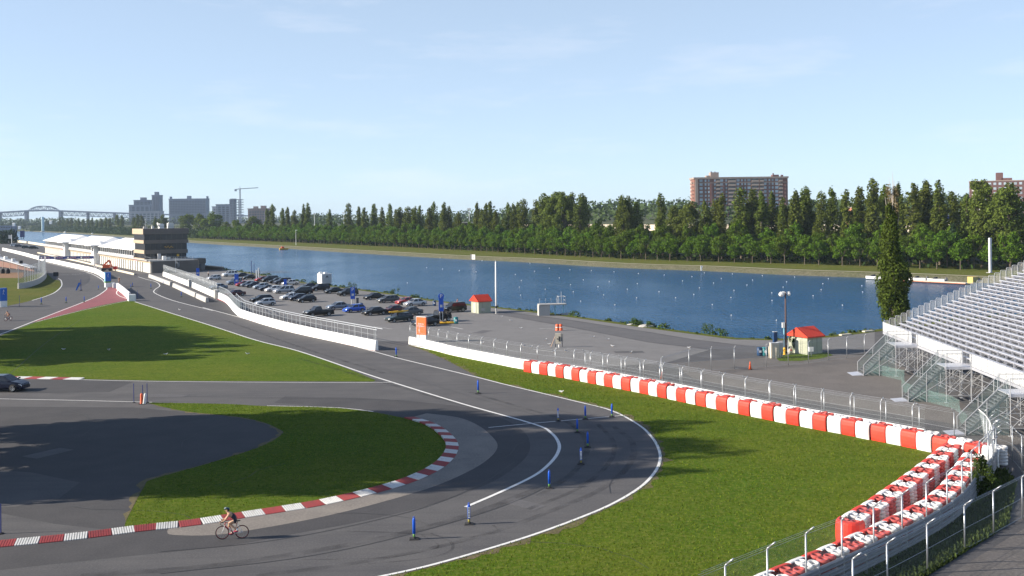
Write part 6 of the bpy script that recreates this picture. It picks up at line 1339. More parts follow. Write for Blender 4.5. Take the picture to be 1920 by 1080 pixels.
q = at(887, 487.5, 0); o = thing('distance_board', 'white distance board with a dark figure on the far bank', 'board', q, facing(q) - .75); part('board', MB().box(.2, 0, .2, 1.8, .1, 1.9), M_DOORW, o); part('dark_edge', MB().box(-.95, .05, .2, .5, .4, 2.0), M_STEELD, o)
for s in (-.5, .9): part('leg', MB().box(s, .08, -1.0, .12, .12, 1.4), M_STEELD, o)
lettering('2', 1.5, M_TXT, o, (.2, -.07, 1.15), (math.pi / 2, 0, 0))
q = at(1857, 512); o = thing('start_tower', 'tall white slab post on the far bank near the grandstand', 'post', q, RZ_N); part('slab', MB().box(0, 0, 0, .80, .45, at(1857, 446, Y=q.y).z), mat('violet_white_panel', (.62, .62, .70), .6), o); part('foot', MB().box(-.2, 0, 0, 1.7, 1.1, .2), M_CONCW, o)
q = at(555, 460); o = thing('lamp_post', 'thin white post on the far bank below the narrow poplars', 'post', q); hh = at(555, 432, Y=q.y).z; part('pole', MB().tube((0, 0, 0), (0, 0, hh), .15, 6, .1), M_WHITE, o); part('lamp', MB().box(.3, 0, hh, 1.2, .5, .3), M_WHITE, o)
q = at(532, 464.5); o = thing('umpire_boat', 'small yellow and red boat moored on the far bank', 'boat', Vector((q.x, q.y - 1, -1.1)), .4, 'boats on the far side'); part('hull', MB().loft([[(x, -w, .9), (x, -w * .6, 0), (x, w * .6, 0), (x, w, .9)] for x, w in ((-2.2, .9), (0, 1.1), (1.8, .7), (2.8, .08))]), M_YEL, o); part('cabin', MB().box(-.4, 0, .9, 1.6, 1.3, .9), M_ORC, o)
# pontoon and boats on the far side at the right
a_, b_ = at(1660, 524.5, -1.0), at(1815, 532.5, -1.0); L_ = (b_ - a_).length; o = thing('pontoon', 'long low pontoon along the far bank near the grandstand', 'pontoon', a_, math.atan2(b_.y - a_.y, b_.x - a_.x))
for k in range(10): part('deck_section', MB().box((k + .5) * L_ / 10, 0, .0, L_ / 10 - .08, 2.0, .30), M_CREAM, o)
part('fender', MB().box(L_ / 2, -1.05, .0, L_, .12, .16), mat('rusty_red', (.35, .10, .06), .8), o)
for px, py, lab in ((1640, 523.3, 'white motor boat moored left of the half dead poplar'), (1757, 528.5, 'white motor boat moored at the middle of the pontoon'), (1722, 526.5, 'second white motor boat at the pontoon, nearest the half dead poplar')):
    q = at(px, py, -1.0); o = thing('motor_boat', lab, 'boat', q, math.atan2(b_.y - a_.y, b_.x - a_.x) + math.pi, 'boats on the far side')
    part('hull', MB().loft([[(x, -w, .75), (x, -w * .7, .05), (x, w * .7, .05), (x, w, .75)] for x, w in ((-2.4, .85), (0, .95), (1.6, .7), (2.7, .06))]), M_WHITE, o); part('windscreen', MB().hull8([(.3, -.7, .75), (.9, -.6, .75), (.9, .6, .75), (.3, .7, .75)], [(.2, -.6, 1.2), (.35, -.55, 1.2), (.35, .55, 1.2), (.2, .6, 1.2)]), M_GLASSD, o); part('outboard', MB().box(-2.5, 0, .3, .35, .4, .9), M_STEELD, o)
q = at(1825, 528.5); o = thing('storage_crate', 'yellow box container on the far bank beside the grandstand', 'container', Vector((q.x, q.y, -.3)), .4); part('box', MB().box(0, 0, 0, 2.0, 1.6, 1.5), mat('dull_yellow', (.55, .40, .13), .7), o); part('dark_end', MB().lathe([(.02, -.1), (.45, -.1), (.45, 0), (.02, 0)], 12, (1.0, -.75, .75), ax='y'), M_STEELD, o)
q = at(1315, 507.5, -.6); o = thing('shore_post', 'small white marker post on the far bank left of the lamp post', 'post', q); part('shaft', MB().box(0, 0, 0, .35, .3, 1.5), M_WHITE, o); part('cap', MB().box(.2, 0, 1.0, .4, .3, .4), M_WHITE, o)
# ------------------------------------------------------------------ foliage
def leaf_mat(name, col, trans=.25, spread=.45, orand=.18):
    m = bpy.data.materials.new(name); m.use_nodes = True; n = m.node_tree.nodes; l = m.node_tree.links; b = n['Principled BSDF']; out = n['Material Output']
    g = n.new('ShaderNodeNewGeometry'); oi = n.new('ShaderNodeObjectInfo'); hs = n.new('ShaderNodeHueSaturation'); hs.inputs['Color'].default_value = col + (1,)
    def mr(src, lo, hi):
        x = n.new('ShaderNodeMapRange'); x.inputs['To Min'].default_value = lo; x.inputs['To Max'].default_value = hi; l.new(src, x.inputs['Value']); return x.outputs[0]
    a = mr(g.outputs['Random Per Island'], 1 - spread, 1 + spread); c = mr(oi.outputs['Random'], 1 - orand, 1 + orand)
    mu = n.new('ShaderNodeMath'); mu.operation = 'MULTIPLY'; l.new(a, mu.inputs[0]); l.new(c, mu.inputs[1]); l.new(mu.outputs[0], hs.inputs['Value'])
    l.new(mr(oi.outputs['Random'], .485, .512), hs.inputs['Hue'])
    l.new(hs.outputs['Color'], b.inputs['Base Color']); b.inputs['Roughness'].default_value = .75; b.inputs['Specular IOR Level'].default_value = .12
    t = n.new('ShaderNodeBsdfTranslucent'); l.new(hs.outputs['Color'], t.inputs['Color']); mx = n.new('ShaderNodeMixShader'); mx.inputs[0].default_value = trans
    l.new(b.outputs[0], mx.inputs[1]); l.new(t.outputs[0], mx.inputs[2]); l.new(mx.outputs[0], out.inputs['Surface']); return m
M_POP = leaf_mat('poplar_leaves', (.112, .145, .024), .38); M_BROAD = leaf_mat('broad_leaves', (.102, .145, .020), .38); M_MAPLE = leaf_mat('maple_leaves', (.086, .155, .012), .38)
M_NEARPOP = leaf_mat('near_poplar_leaves', (.088, .140, .020), .35, .6); M_WOODS = leaf_mat('distant_leaves', (.050, .085, .026), .15, .3, 0); M_BUSH = leaf_mat('weed_leaves', (.060, .100, .020), .25, .5, .1)
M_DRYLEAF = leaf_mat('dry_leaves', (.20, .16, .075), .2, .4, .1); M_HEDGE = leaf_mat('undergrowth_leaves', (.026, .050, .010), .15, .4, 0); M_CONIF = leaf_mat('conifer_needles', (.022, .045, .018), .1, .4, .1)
M_BARK = mat('bark', (.13, .105, .08), .95, var=.25, scale=4, bump=.4); M_DEAD = mat('dead_wood', (.50, .43, .35), .9, var=.15, scale=4)
def leaf_arrays(blobs, n, size, flat=.55, seed=1, rad=(.62, 1.05)):
    r = np.random.default_rng(seed); C = np.array([b[0] for b in blobs], float); Rr = np.array([b[1] for b in blobs], float)
    w = (Rr[:, 0] * Rr[:, 2]) ** .9; idx = r.choice(len(blobs), n, p=w / w.sum())
    d = r.normal(size=(n, 3)); d /= np.linalg.norm(d, axis=1)[:, None]
    P = C[idx] + d * Rr[idx] * r.uniform(rad[0], rad[1], (n, 1))
    nm = d * (1 - flat) + r.normal(size=(n, 3)) * flat * .6; nm[:, 2] += .15; nm /= np.linalg.norm(nm, axis=1)[:, None]
    t = np.cross(nm, r.normal(size=(n, 3))); t /= np.linalg.norm(t, axis=1)[:, None]; b = np.cross(nm, t)
    s = size * r.uniform(.6, 1.3, (n, 1)) * .5; t = t * s; b = b * s * r.uniform(.6, 1.0, (n, 1))
    # kite-shaped leaf clumps
    return np.stack([P - t, P - b * .9 + t * .15, P + t, P + b * .9 + t * .15], 1).reshape(-1, 3)
def leaf_mesh(name, V, m):
    me = bpy.data.meshes.new(name); n = len(V) // 4
    me.vertices.add(len(V)); me.vertices.foreach_set('co', V.astype(np.float32).ravel())
    me.loops.add(4 * n); me.loops.foreach_set('vertex_index', np.arange(4 * n, dtype=np.int32))
    me.polygons.add(n); me.polygons.foreach_set('loop_start', np.arange(0, 4 * n, 4, dtype=np.int32))
    try: me.polygons.foreach_set('loop_total', np.full(n, 4, np.int32))
    except Exception: pass
    me.materials.append(m); me.update(calc_edges=True); me.validate(); return me
def poplar_kind(seed, h=24.0, R=1.75, n=2600, size=.62, m=None, base=2.0):
    r = random.Random(seed); bl = []
    for k in range(46):
        f = (k + r.random()) / 46; z = base + f * (h - base - 1.2)
        prof = min(1, .55 + f * 1.6) * (1 - max(0, f - .40) / .70) ** .5; a = r.uniform(0, 6.28); off = R * prof * r.uniform(.30, .78)
        bl.append(((off * math.cos(a), off * math.sin(a), z), (R * prof * .50 + .16, R * prof * .50 + .16, r.uniform(1.2, 2.3) * (.6 + .4 * prof))))
    bl.append(((0, 0, h - 1.0), (.35, .35, 1.1)))
    for t in range(seed % 3):       # side leaders of their own height
        a = r.uniform(0, 6.28); hh = h * r.uniform(.70, .93); q = R * r.uniform(.55, .85)
        for k in range(7): bl.append(((q * math.cos(a), q * math.sin(a), hh - .7 - k * 1.5), (.38 + .07 * k, .38 + .07 * k, 1.2)))
    bl = [b for b in bl if r.random() > .10]
    me = leaf_mesh('poplar_crown', leaf_arrays(bl, n, size, seed=seed), m or M_POP)
    mb = MB().tube((0, 0, 0), (0, 0, h * .55), .32, 7, .16).tube((0, 0, h * .55), (.1, .05, h * .93), .16, 5, .03)
    for k in range(9):
        z = 2 + k * h * .075; a = r.uniform(0, 6.28); mb.tube((0, 0, z), (R * .5 * math.cos(a), R * .5 * math.sin(a), z + 3.4), .08, 4, .02)
    return me, mb.mesh('poplar_trunk', M_BARK)
def broad_kind(seed, h=15.0, R=5.0, n=3400, size=.66, m=None, cz=.60, rz=.40, nb=42, trunk=.3, name='broad'):
    r = random.Random(seed); bl = []; 
    for k in range(nb):
        u, v, w = r.gauss(0, 1), r.gauss(0, 1), r.gauss(0, 1); L = math.sqrt(u * u + v * v + w * w); q = r.uniform(.45, .86)
        zz = w / L * q; fl = 1 - .25 * max(0, zz)
        s = r.uniform(.20, .34) * R
        bl.append(((u / L * q * R * fl, v / L * q * R * fl, h * cz + zz * h * rz), (s, s, s * r.uniform(.7, 1.0))))
    me = leaf_mesh(name + '_crown', leaf_arrays(bl, n, size, seed=seed), m or M_BROAD)
    mb = MB().tube((0, 0, 0), (0, 0, h * .35), trunk, 8, trunk * .7)
    for k in range(7):
        a = k * .9 + r.random(); q = R * r.uniform(.35, .7)
        mb.tube((0, 0, h * (.22 + .03 * k)), (q * math.cos(a), q * math.sin(a), h * r.uniform(.55, .85)), trunk * .45, 5, .03)
    return me, mb.mesh(name + '_trunk', M_BARK)
POP = [poplar_kind(s, 24, 1.65 + .22 * (s % 4), n=3000) for s in range(10)]
BRD = [broad_kind(20 + s, 15, 5.0) for s in range(4)]
MAP = [broad_kind(40 + s, 8, 3.4, 1500, .52, M_MAPLE, .60, .36, 30, .14, 'maple') for s in range(4)]
ROUND = [broad_kind(60 + s, 12, 4.2, 2400, .6, M_MAPLE, .55, .42, 36, .2, 'leafy') for s in range(3)]
BIG = [broad_kind(80 + s, 26, 5.6, 6500, .7, M_POP, .56, .44, 64, .45, 'cottonwood') for s in range(3)]
def tree(name, label, kinds, p, scale, group=None, sxy=None):
    k = random.choice(kinds); o = thing(name, label, 'tree', p, random.uniform(0, 6.28), group)
    o.scale = ((sxy or scale), (sxy or scale), scale); ob('crown', k[0], o); ob('trunk', k[1], o); return o
def where(px):
    for lim, t in ((350, 'behind the pit garages'), (560, 'left of the thin white post'), (875, 'between the thin white post and distance board'), (1010, 'above the white distance board'), (1110, 'by the tall central clump'), (1292, 'between the central clump and long apartment block'), (1490, 'below the long apartment block'), (1640, 'just left of the half dead poplar'), (1775, 'just right of the half dead poplar'), (9999, 'below the small apartment block')):
        if px < lim: return t
def pj(P):
    a = P.x / P.y; b = (P.z - CAM_H) / P.y; return 960 + (a * _r - b * _s) * FPX, CY - (a * _s + b * _r) * FPX
tline = smooth(A([(-60, 431), (40, 432.5), (120, 435.2), (215, 440), (353, 447), (638, 459.5), (855, 470), (1000, 478), (1200, 488), (1500, 497), (1800, 507), (1990, 512)]), 12)
dense = [q for q, d in walk(tline, 2.0)]
def on_line(px, d):
    off = offset(dense[::4], d); return min(off, key=lambda p: abs(pj(p)[0] - px))
def top_h(px, py, p): return at(px, py, Y=p.y).z - p.z
gF = 'small trees in the front row on the far bank'
for p, d in walk(tline, 6.4, 3):
    if p.y > 900: continue
    q = p + Vector((random.uniform(-.8, .8), random.uniform(-.8, .8), .15)); tree('maple_tree', 'small round front row tree, ' + where(pj(q)[0]), MAP, q, random.uniform(.88, 1.18), gF)
gM = 'bushy trees behind the front row'
for off, st in ((9, 8.0), (17, 11.0), (34, 10.5)):
    for p, d in walk(offset(tline, off), st, 2):
        if p.y > 900: continue
        q = p + Vector((random.uniform(-2, 2), random.uniform(-2, 2), .2)); tree('bushy_tree', 'bushy tree behind the front row, ' + where(pj(q)[0]), ROUND, q, random.uniform(.75, 1.08) * (1.0 if off < 12 else 1.18), gM, random.uniform(.85, 1.1))
# columnar poplars, where the photograph has them: (x, top y)
gP = 'columnar poplars on the far bank'
POPX = [(500, 392), (511, 382), (528, 391), (540, 389), (551, 394), (573, 383), (579, 381), (619, 393), (658, 380.6), (676, 388), (688, 390), (707, 383), (716, 389), (735.6, 382), (753, 389), (761, 387.5), (774, 391), (783, 386), (792.5, 386), (803, 390), (819.6, 379), (833, 380.6), (845, 388.5), (855, 398), (896, 380), (907, 392), (917, 383.6), (928, 378), (936, 396), (954.6, 381), (969, 381), (977, 380), (987.5, 373), (1007, 375.4), (1018, 388), (1080, 361), (1087, 364), (1097, 365), (1163, 372), (1179, 366), (1186, 378), (1234.6, 365), (1244, 385), (1316, 378), (1331, 375), (1346, 363.6), (1360, 375), (1403.7, 351.6), (1417, 353), (1430, 362), (1448, 362.6), (1458, 372), (1495, 357), (1507.5, 350), (1516, 362), (1535, 359), (1551.5, 359), (1567, 351), (1578, 357), (1590, 372), (1616, 366), (1629, 349), (1642.6, 335), (1655, 350), (1696.6, 344), (1709.6, 345), (1726.5, 338.5), (1740, 339.5), (1748, 343), (1759, 362), (1806, 362), (1820, 365)]
for i, (px, py) in enumerate(POPX):
    p = on_line(px, 20 + (i * 7 % 13)); h = top_h(px, py, p) + .5
    lab = 'tall narrow far bank poplar, ' + where(px)
    if px == 1642.6: lab = 'tallest narrow poplar, just left of the half dead poplar on the near bank'
    if px == 619: lab = 'lone narrow poplar with open ground on both sides, far bank'
    if px == 896: lab = 'narrow poplar right beside the small pale building on the far bank'
    tree('poplar_tree', lab, POP, p, h / 24, gP, h / 24 * random.uniform(1.15, 1.6))
    if px > 690 and random.random() < .5:
        p = on_line(px + random.choice((-6, 6, 8, -8)), 26 + (i * 5 % 11)); h2 = h * random.uniform(.68, .9)
        tree('poplar_tree', 'shorter narrow far bank poplar, ' + where(px), POP, p, h2 / 24, gP, h2 / 24 * random.uniform(1.2, 1.7))
gB = 'big cottonwoods on the far bank'
for px, py, w, lab in ((1027.5, 357, 1.0, 'big broad cottonwood at the left of the central clump'), (1045, 352, 1.1, 'tallest big cottonwood in the central clump on the far bank'), (1064, 354, 1.0, 'big broad cottonwood at the right of the central clump'), (1170, 362, .75, 'big cottonwood standing alone right of the central clump'), (1296, 372, 1.1, 'broad dark cottonwood in front of the long brick apartment block'), (1275, 380, 1.0, 'broad dark cottonwood left of the long brick apartment block'), (1862, 325, .80, 'huge cottonwood in front of the small apartment block at right'), (1886, 335, 1.1, 'huge cottonwood right of the one that hides the small apartment block'), (1915, 342, 1.1, 'huge cottonwood cut by the right edge of the picture'), (1838, 378, .7, 'broad cottonwood at the foot of the small apartment block')):
    p = on_line(px, 22 if px < 1800 else 16); h = top_h(px, py, p) + .6; tree('cottonwood_tree', lab, BIG, p, h / 26, gB, h / 26 * w)
for px, py, w, lab in ((351, 397, 1.5, 'broad tree by the far end of the basin, first right of the control tower'), (375, 401, 1.4, 'broad tree by the far end of the basin, between two larger ones'), (400, 395.6, 1.9, 'widest dark broad tree right of the control tower'), (475, 405, 1.5, 'broad pale tree left of the first narrow poplars'), (445, 412, 1.4, 'low broad tree under the tower crane'), (425, 415, 1.3, 'low broad tree right of the widest dark one')):
    p = on_line(px, 25); h = top_h(px, py, p) + .5; tree('broad_tree', lab, BRD, p, h / 15, 'broad trees at the far end of the basin', h / 15 * w * .75)
for px, py in ((1768, 412), (1792, 415)):
    p = on_line(px, 14); h = top_h(px, py, p)
    r = random.Random(px); bl = [((0, 0, 1 + k * .075 * h), ((1 - k / 13) * 2.6 + .2, (1 - k / 13) * 2.6 + .2, .6)) for k in range(12)]
    o = thing('spruce_tree', ('left' if px < 1780 else 'right') + ' one of two dark spruces below the dark blue roof', 'tree', p, 0, 'spruces below the blue roof')
    ob('crown', leaf_mesh('spruce_crown', leaf_arrays(bl, 1200, .55, seed=px), M_CONIF), o); part('trunk', MB().tube((0, 0, 0), (0, 0, h * .9), .2, 6, .04), M_BARK, o)
# poplars at the far left, beyond the end of the garages
for i, (px, py) in enumerate([(112, 411), (119, 413), (126, 410), (133, 409), (141, 412), (148, 410), (157, 412), (166, 411), (174, 409), (182, 412), (190, 410), (199, 408), (206, 409), (222, 403), (229, 405), (258, 403), (266, 405), (252, 408), (292, 407), (298, 411), (306, 402), (313, 409), (20, 410), (26, 413), (44, 411), (34, 414)]):
    p = on_line(px, 22 + i % 5 * 3); h = top_h(px, py, p) + 1
    tree('poplar_tree', 'dark poplar far behind the white tent roofs' if px > 100 else 'dark tree below the left end of the bridge', POP, p, h / 24, 'far dark poplars behind the garages', h / 24 * 2.0)
# undergrowth that closes the foot of the trees
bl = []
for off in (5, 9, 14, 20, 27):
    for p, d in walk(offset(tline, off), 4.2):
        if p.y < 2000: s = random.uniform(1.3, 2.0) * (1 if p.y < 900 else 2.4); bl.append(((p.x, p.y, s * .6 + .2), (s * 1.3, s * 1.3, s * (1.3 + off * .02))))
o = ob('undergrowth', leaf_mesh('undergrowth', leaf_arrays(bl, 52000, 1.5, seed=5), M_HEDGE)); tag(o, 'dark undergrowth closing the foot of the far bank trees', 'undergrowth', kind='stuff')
# woods on the rising land beyond
bl = []; sky_px = [(-200, 409), (0, 409), (350, 408), (600, 400), (700, 404), (800, 399), (880, 395), (1000, 388), (1100, 377), (1130, 373), (1230, 373), (1300, 371), (1500, 374), (1600, 369), (1700, 366), (1780, 361), (1900, 360), (2100, 358)]
def sky_y(px):
    for (a, b), (c, d) in zip(sky_px, sky_px[1:]):
        if a <= px <= c: return b + (d - b) * (px - a) / (c - a)
    return sky_px[-1][1]
for row, Yb in ((0, 760), (1, 880), (2, 1000), (3, 1180)):
    px = 560
    while px < 2050:
        Y = Yb * random.uniform(.93, 1.07); f = (px - 1960) / 1900.
        Yl = 1.0 if px > 900 else 1.45; Y *= Yl
        top = at(px, sky_y(px) + (3 - row) * 3.2 + random.uniform(-2.5, 6), Y=Y); s = random.uniform(4.5, 8) * (Y / 900)
        for k in range(4):
            z = top.z - s * .7 - k * s * 1.25
            if z < 7: break
            bl.append(((top.x + random.uniform(-s, s) * .5, top.y - k * 3, z), (s * (1 + .12 * k), s * (1 + .12 * k), s * .8)))
        px += random.uniform(6, 13)
for px in range(-150, 640, 5):
    for Y in (2150, 2600):
        top = at(px, sky_y(px) + random.uniform(0, 7), Y=Y); s = random.uniform(6, 11)
        for k in range(3):
            z = top.z - s * .8 - k * s * 1.1
            if z > 4: bl.append(((top.x + random.uniform(-s, s), Y - k * 5, z), (s * 1.4, s * 1.4, s)))
o = ob('distant_woods', leaf_mesh('distant_woods', leaf_arrays(bl, 64000, 3.4, seed=9, rad=(.8, 1.05)), M_WOODS)); tag(o, 'wooded rise far behind the poplars on the horizon', 'woods', kind='stuff')
# land that carries those woods
mb = MB(); top = [at(px, sky_y(px) + 16, Y=1250) for px in range(960, 2200, 60)]
for p in top: p.z = max(p.z, 9.2)
mb.add([(p.x * .48, 560 + 60 * math.sin(i), 8.0) for i, p in enumerate(top)] + [tuple(p) for p in top] + [(p.x * 2, 2600, p.z) for p in top], [(i, i + 1, len(top) + i + 1, len(top) + i) for i in range(len(top) - 1)] + [(len(top) + i, len(top) + i + 1, 2 * len(top) + i + 1, 2 * len(top) + i) for i in range(len(top) - 1)])
setting('wooded_rise', mb, M_FAR)
# the half dead poplar on the near bank
pf = at(1676, 617); hF = at(1672, 338, Y=pf.y).z
r = random.Random(3); bl = []
for k in range(120):
    f = (k + r.random()) / 120; z = .8 + f * (hF * .76); prof = (min(1, .62 + f * 2.2)) * (1 - max(0, f - .42) / .78) ** .8
    a = r.uniform(0, 6.28); off = 2.1 * prof * r.uniform(.30, .85)
    if f > .55 and math.cos(a) > .2: off *= .35
    bl.append(((off * math.cos(a), off * math.sin(a), z), (.80 * prof + .14, .80 * prof + .14, r.uniform(.9, 1.6))))
for k in range(15):
    z = hF * r.uniform(.55, .86); a = r.uniform(2.2, 4.0); q = r.uniform(.3, 1.0) * (1.25 - z / hF); bl.append(((q * 2.2 * math.cos(a), q * 1.2 * math.sin(a), z), (.38, .38, .95)))
o = thing('poplar_tree', 'half dead poplar with bare pale top on the near bank by the grandstand', 'tree', pf)
ob('crown', leaf_mesh('near_poplar_crown', leaf_arrays(bl, 30000, .30, seed=8), M_NEARPOP), o)
bl2 = [((random.uniform(-.7, .7), random.uniform(-.5, .5), hF * random.uniform(.72, .95)), (.3, .3, .8)) for k in range(30)]
ob('dry_leaves', leaf_mesh('near_poplar_dry_leaves', leaf_arrays(bl2, 1900, .24, seed=12), M_DRYLEAF), o)
mb = MB().tube((0, 0, 0), (0, 0, hF * .45), .38, 10, .26).tube((0, 0, hF * .45), (.15, 0, hF * .8), .26, 8, .10)
part('trunk', mb, M_BARK, o)
mb = MB()
for k in range(26):
    a = r.uniform(0, 6.28); z = hF * r.uniform(.42, .78); q = r.uniform(.3, 1.0)
    mb.tube((q * .3 * math.cos(a), q * .3 * math.sin(a), z), (q * math.cos(a), q * .8 * math.sin(a), min(hF * 1.03, z + hF * r.uniform(.14, .28))), .10, 5, .02)
mb.tube((.15, 0, hF * .78), (.1, 0, hF * 1.06), .10, 6, .012).tube((.1, 0, hF * .8), (-.4, .1, hF * 1.02), .06, 5, .012)
part('bare_branches', mb, M_DEAD, o)
# trees outside the picture on the left, whose long shadows lie across the lawns and the track
gS = 'tall trees left of the track'
for x, y, h, w in ((-46, 60, 28, 1.0), (-46.5, 64, 30, .95), (-47.5, 68, 30, 1.0), (-47.5, 72.5, 31, 1.0), (-49, 76, 28, 1.0), (-53, 80, 24, 1.0), (-55, 70, 30, 1.1), (-56, 63, 30, 1.1), (-57, 77, 28, 1.0)):
    tree('cottonwood_tree', 'tall cottonwood beside the track whose shadow crosses the hairpin', BIG, Vector((x, y, 0)), h / 26, gS, h / 26 * w * .72)
for x, y, h in ((-43.5, 69, 10), (-44, 66, 13), (-45, 71, 14), (-45.5, 76, 14), (-44.5, 61, 12), (-47, 80, 14)):  # unseen low trees added to close gaps in the cast shadow
    tree('broad_tree', 'low broad tree out of view, added to fill the shadow on the skid pan', BRD, Vector((x, y, 0)), h / 15, 'low broad trees left of the skid pan', h / 15 * .8)
for x, y, h, w in ((-74, 119, 17, 1.0), (-77, 124, 19, 1.1), (-80, 129, 20, 1.1), (-83, 134, 21, 1.1), (-85, 140, 21, 1.1), (-88, 146, 20, 1.1), (-93, 152, 19, 1.1), (-92, 137, 20, 1.2), (-88, 127, 19, 1.2)):
    tree('broad_tree', 'broad tree beside the track whose shadow crosses the triangular lawn', BRD, Vector((x, y, 0)), h / 15, 'broad trees left of the triangular lawn', h / 15 * w * .8)
# weeds, shore plants and rough tufts
def tuft(name, label, p, h, w, n, seed, cat='plant', group=None, m=None):
    r = random.Random(seed); bl = [((r.uniform(-w, w), r.uniform(-w, w), h * r.uniform(.1, .8)), (w * .4, w * .4, h * .25)) for k in range(9)]
    o = thing(name, label, cat, p, 0, group); ob('foliage', leaf_mesh(name + '_foliage', leaf_arrays(bl, n, .16, seed=seed), m or M_BUSH), o)
    mb = MB()
    for k in range(10): a = r.uniform(0, 6.28); mb.tube((r.uniform(-w, w) * .4, r.uniform(-w, w) * .4, 0), (w * .8 * math.cos(a), w * .8 * math.sin(a), h * r.uniform(.6, 1.08)), .014, 4, .005)
    part('stems', mb, M_BUSH, o); return o
pw = at(1832, 922, .2)
tuft('weed_bush', 'tall leafy weed bush growing by the corner of the guard rail', Vector((pw.x, pw.y, 0)), 2.5, .62, 1700, 4)
tuft('weed_bush', 'low weed bush spilling below the tall one at the guard rail', at(1846, 925), 1.1, .8, 900, 6)
tuft('shrub', 'dark cypress like shrub against the left wall of the nearer hut', at(1487.5, 661.5), 2.6, .45, 1300, 15, m=M_CONIF)
sh = [q for q, d in walk(near_shore[3:], 1.0)]; bl = []
for p in sh:
    if p.y < 420 and random.random() < .5:
        s = random.choice((.2, .22, .3, .35, .6)) * random.uniform(.6, 1.2); bl.append(((p.x + random.uniform(-.6, .7), p.y + random.uniform(-.3, .9), s * .4 - .1), (s * 1.5, s * 1.2, s)))
o = ob('shore_plants', leaf_mesh('shore_plants', leaf_arrays(bl, 9000, .30, seed=31), M_BUSH)); tag(o, 'strip of weeds along the near edge of the basin', 'weeds', kind='stuff')
o = tag(ob('shore_grass', ribbon_mb([p for p in offset(sh, -.6)], 1.6, .012).mesh('shore_grass', M_GRASS2)), 'narrow grass strip along the near edge of the basin', 'grass', kind='stuff')
for i, (px, py, s) in enumerate(((662, 540, 1.5), (740, 551, 1.3), (1195, 610, 1.2), (1326, 625, 1.5), (1355, 630, 1.1), (1215, 613, .9))):
    tuft('shrub', ['leafy shrub on the shore right of the black off-roader', 'leafy shrub on the shore above the dark grey estate car', 'round shrub on the shore beyond the concrete platform', 'tall shrub on the shore left of the lamp post', 'low shrub on the shore nearest the lamp post', 'small shrub beside the stone on the shore'][i], at(px, py), s, s * .6, 420, 70 + i)
# rough grass in the ditch and along lawn edges
def scatter(pts_poly, n, hmin, hmax, seed, name, label, m):
    r = np.random.default_rng(seed); P = np.array([(p[0], p[1]) for p in pts_poly]); lo, hi = P.min(0), P.max(0); out = []
    x, y = P[:, 0], P[:, 1]; x2, y2 = np.roll(x, -1), np.roll(y, -1)
    while len(out) < n:
        q = r.uniform(lo, hi, (4000, 2))
        ins = np.zeros(len(q), bool)
        for a, b, c, d in zip(x, y, x2, y2):
            cond = ((b > q[:, 1]) != (d > q[:, 1])); xi = (c - a) * (q[:, 1] - b) / ((d - b) if abs(d - b) > 1e-9 else 1e-9) + a; ins ^= cond & (q[:, 0] < xi)
        out += list(q[ins])
    q = np.array(out[:n]); h = r.uniform(hmin, hmax, n) * r.uniform(.5, 1, n); a = r.uniform(0, 6.28, n); w = h * .22 + .012; le = r.normal(size=(n, 2)) * (h * .35)[:, None]
    dx, dy = np.cos(a) * w, np.sin(a) * w; z0 = np.zeros(n)
    V = np.stack([np.stack([q[:, 0] - dx, q[:, 1] - dy, z0], 1), np.stack([q[:, 0] + dx, q[:, 1] + dy, z0], 1), np.stack([q[:, 0] + dx * .3 + le[:, 0], q[:, 1] + dy * .3 + le[:, 1], h], 1), np.stack([q[:, 0] - dx * .3 + le[:, 0], q[:, 1] - dy * .3 + le[:, 1], h], 1)], 1).reshape(-1, 3)
    return tag(ob(name, leaf_mesh(name, V, m)), label, 'grass', kind='stuff')
M_BLADE = leaf_mat('grass_blades', (.115, .170, .014), .3, .55, 0); M_BLADE2 = leaf_mat('rough_grass_blades', (.060, .085, .022), .3, .6, 0)
vis3 = A([(765, 647), (802, 660), (840, 677), (890, 704), (947, 721), (1075, 751.5), (1145, 769.5), (1197, 796.5), (1223, 821), (1237, 845), (1239, 866), (1228, 888), (1202, 914), (1152, 944), (1092, 970), (1002, 1004), (902, 1035), (802, 1063), (702, 1085), (1380, 1085), (1572, 1005), (1735, 850), (1410, 783), (981, 697), (852, 668)])
scatter(vis3, 40000, .04, .10, 41, 'lawn_blades', 'short grass blades of the lawn outside the hairpin', M_BLADE)
scatter(lk + left_in[1:-1], 26000, .04, .10, 42, 'lawn_blades', 'short grass blades of the lawn inside the hairpin', M_BLADE)
scatter(lawn1, 12000, .04, .10, 43, 'lawn_blades', 'short grass blades of the triangular lawn', M_BLADE)
scatter(A([(1500, 1150), (1640, 1075), (1760, 1000), (1850, 935), (1868, 880), (1885, 882), (1905, 905), (1890, 985), (1800, 1042), (1720, 1092), (1640, 1160)]), 20000, .08, .32, 44, 'ditch_blades', 'long rough grass between the guard rail and the nearest fence', M_BLADE2)
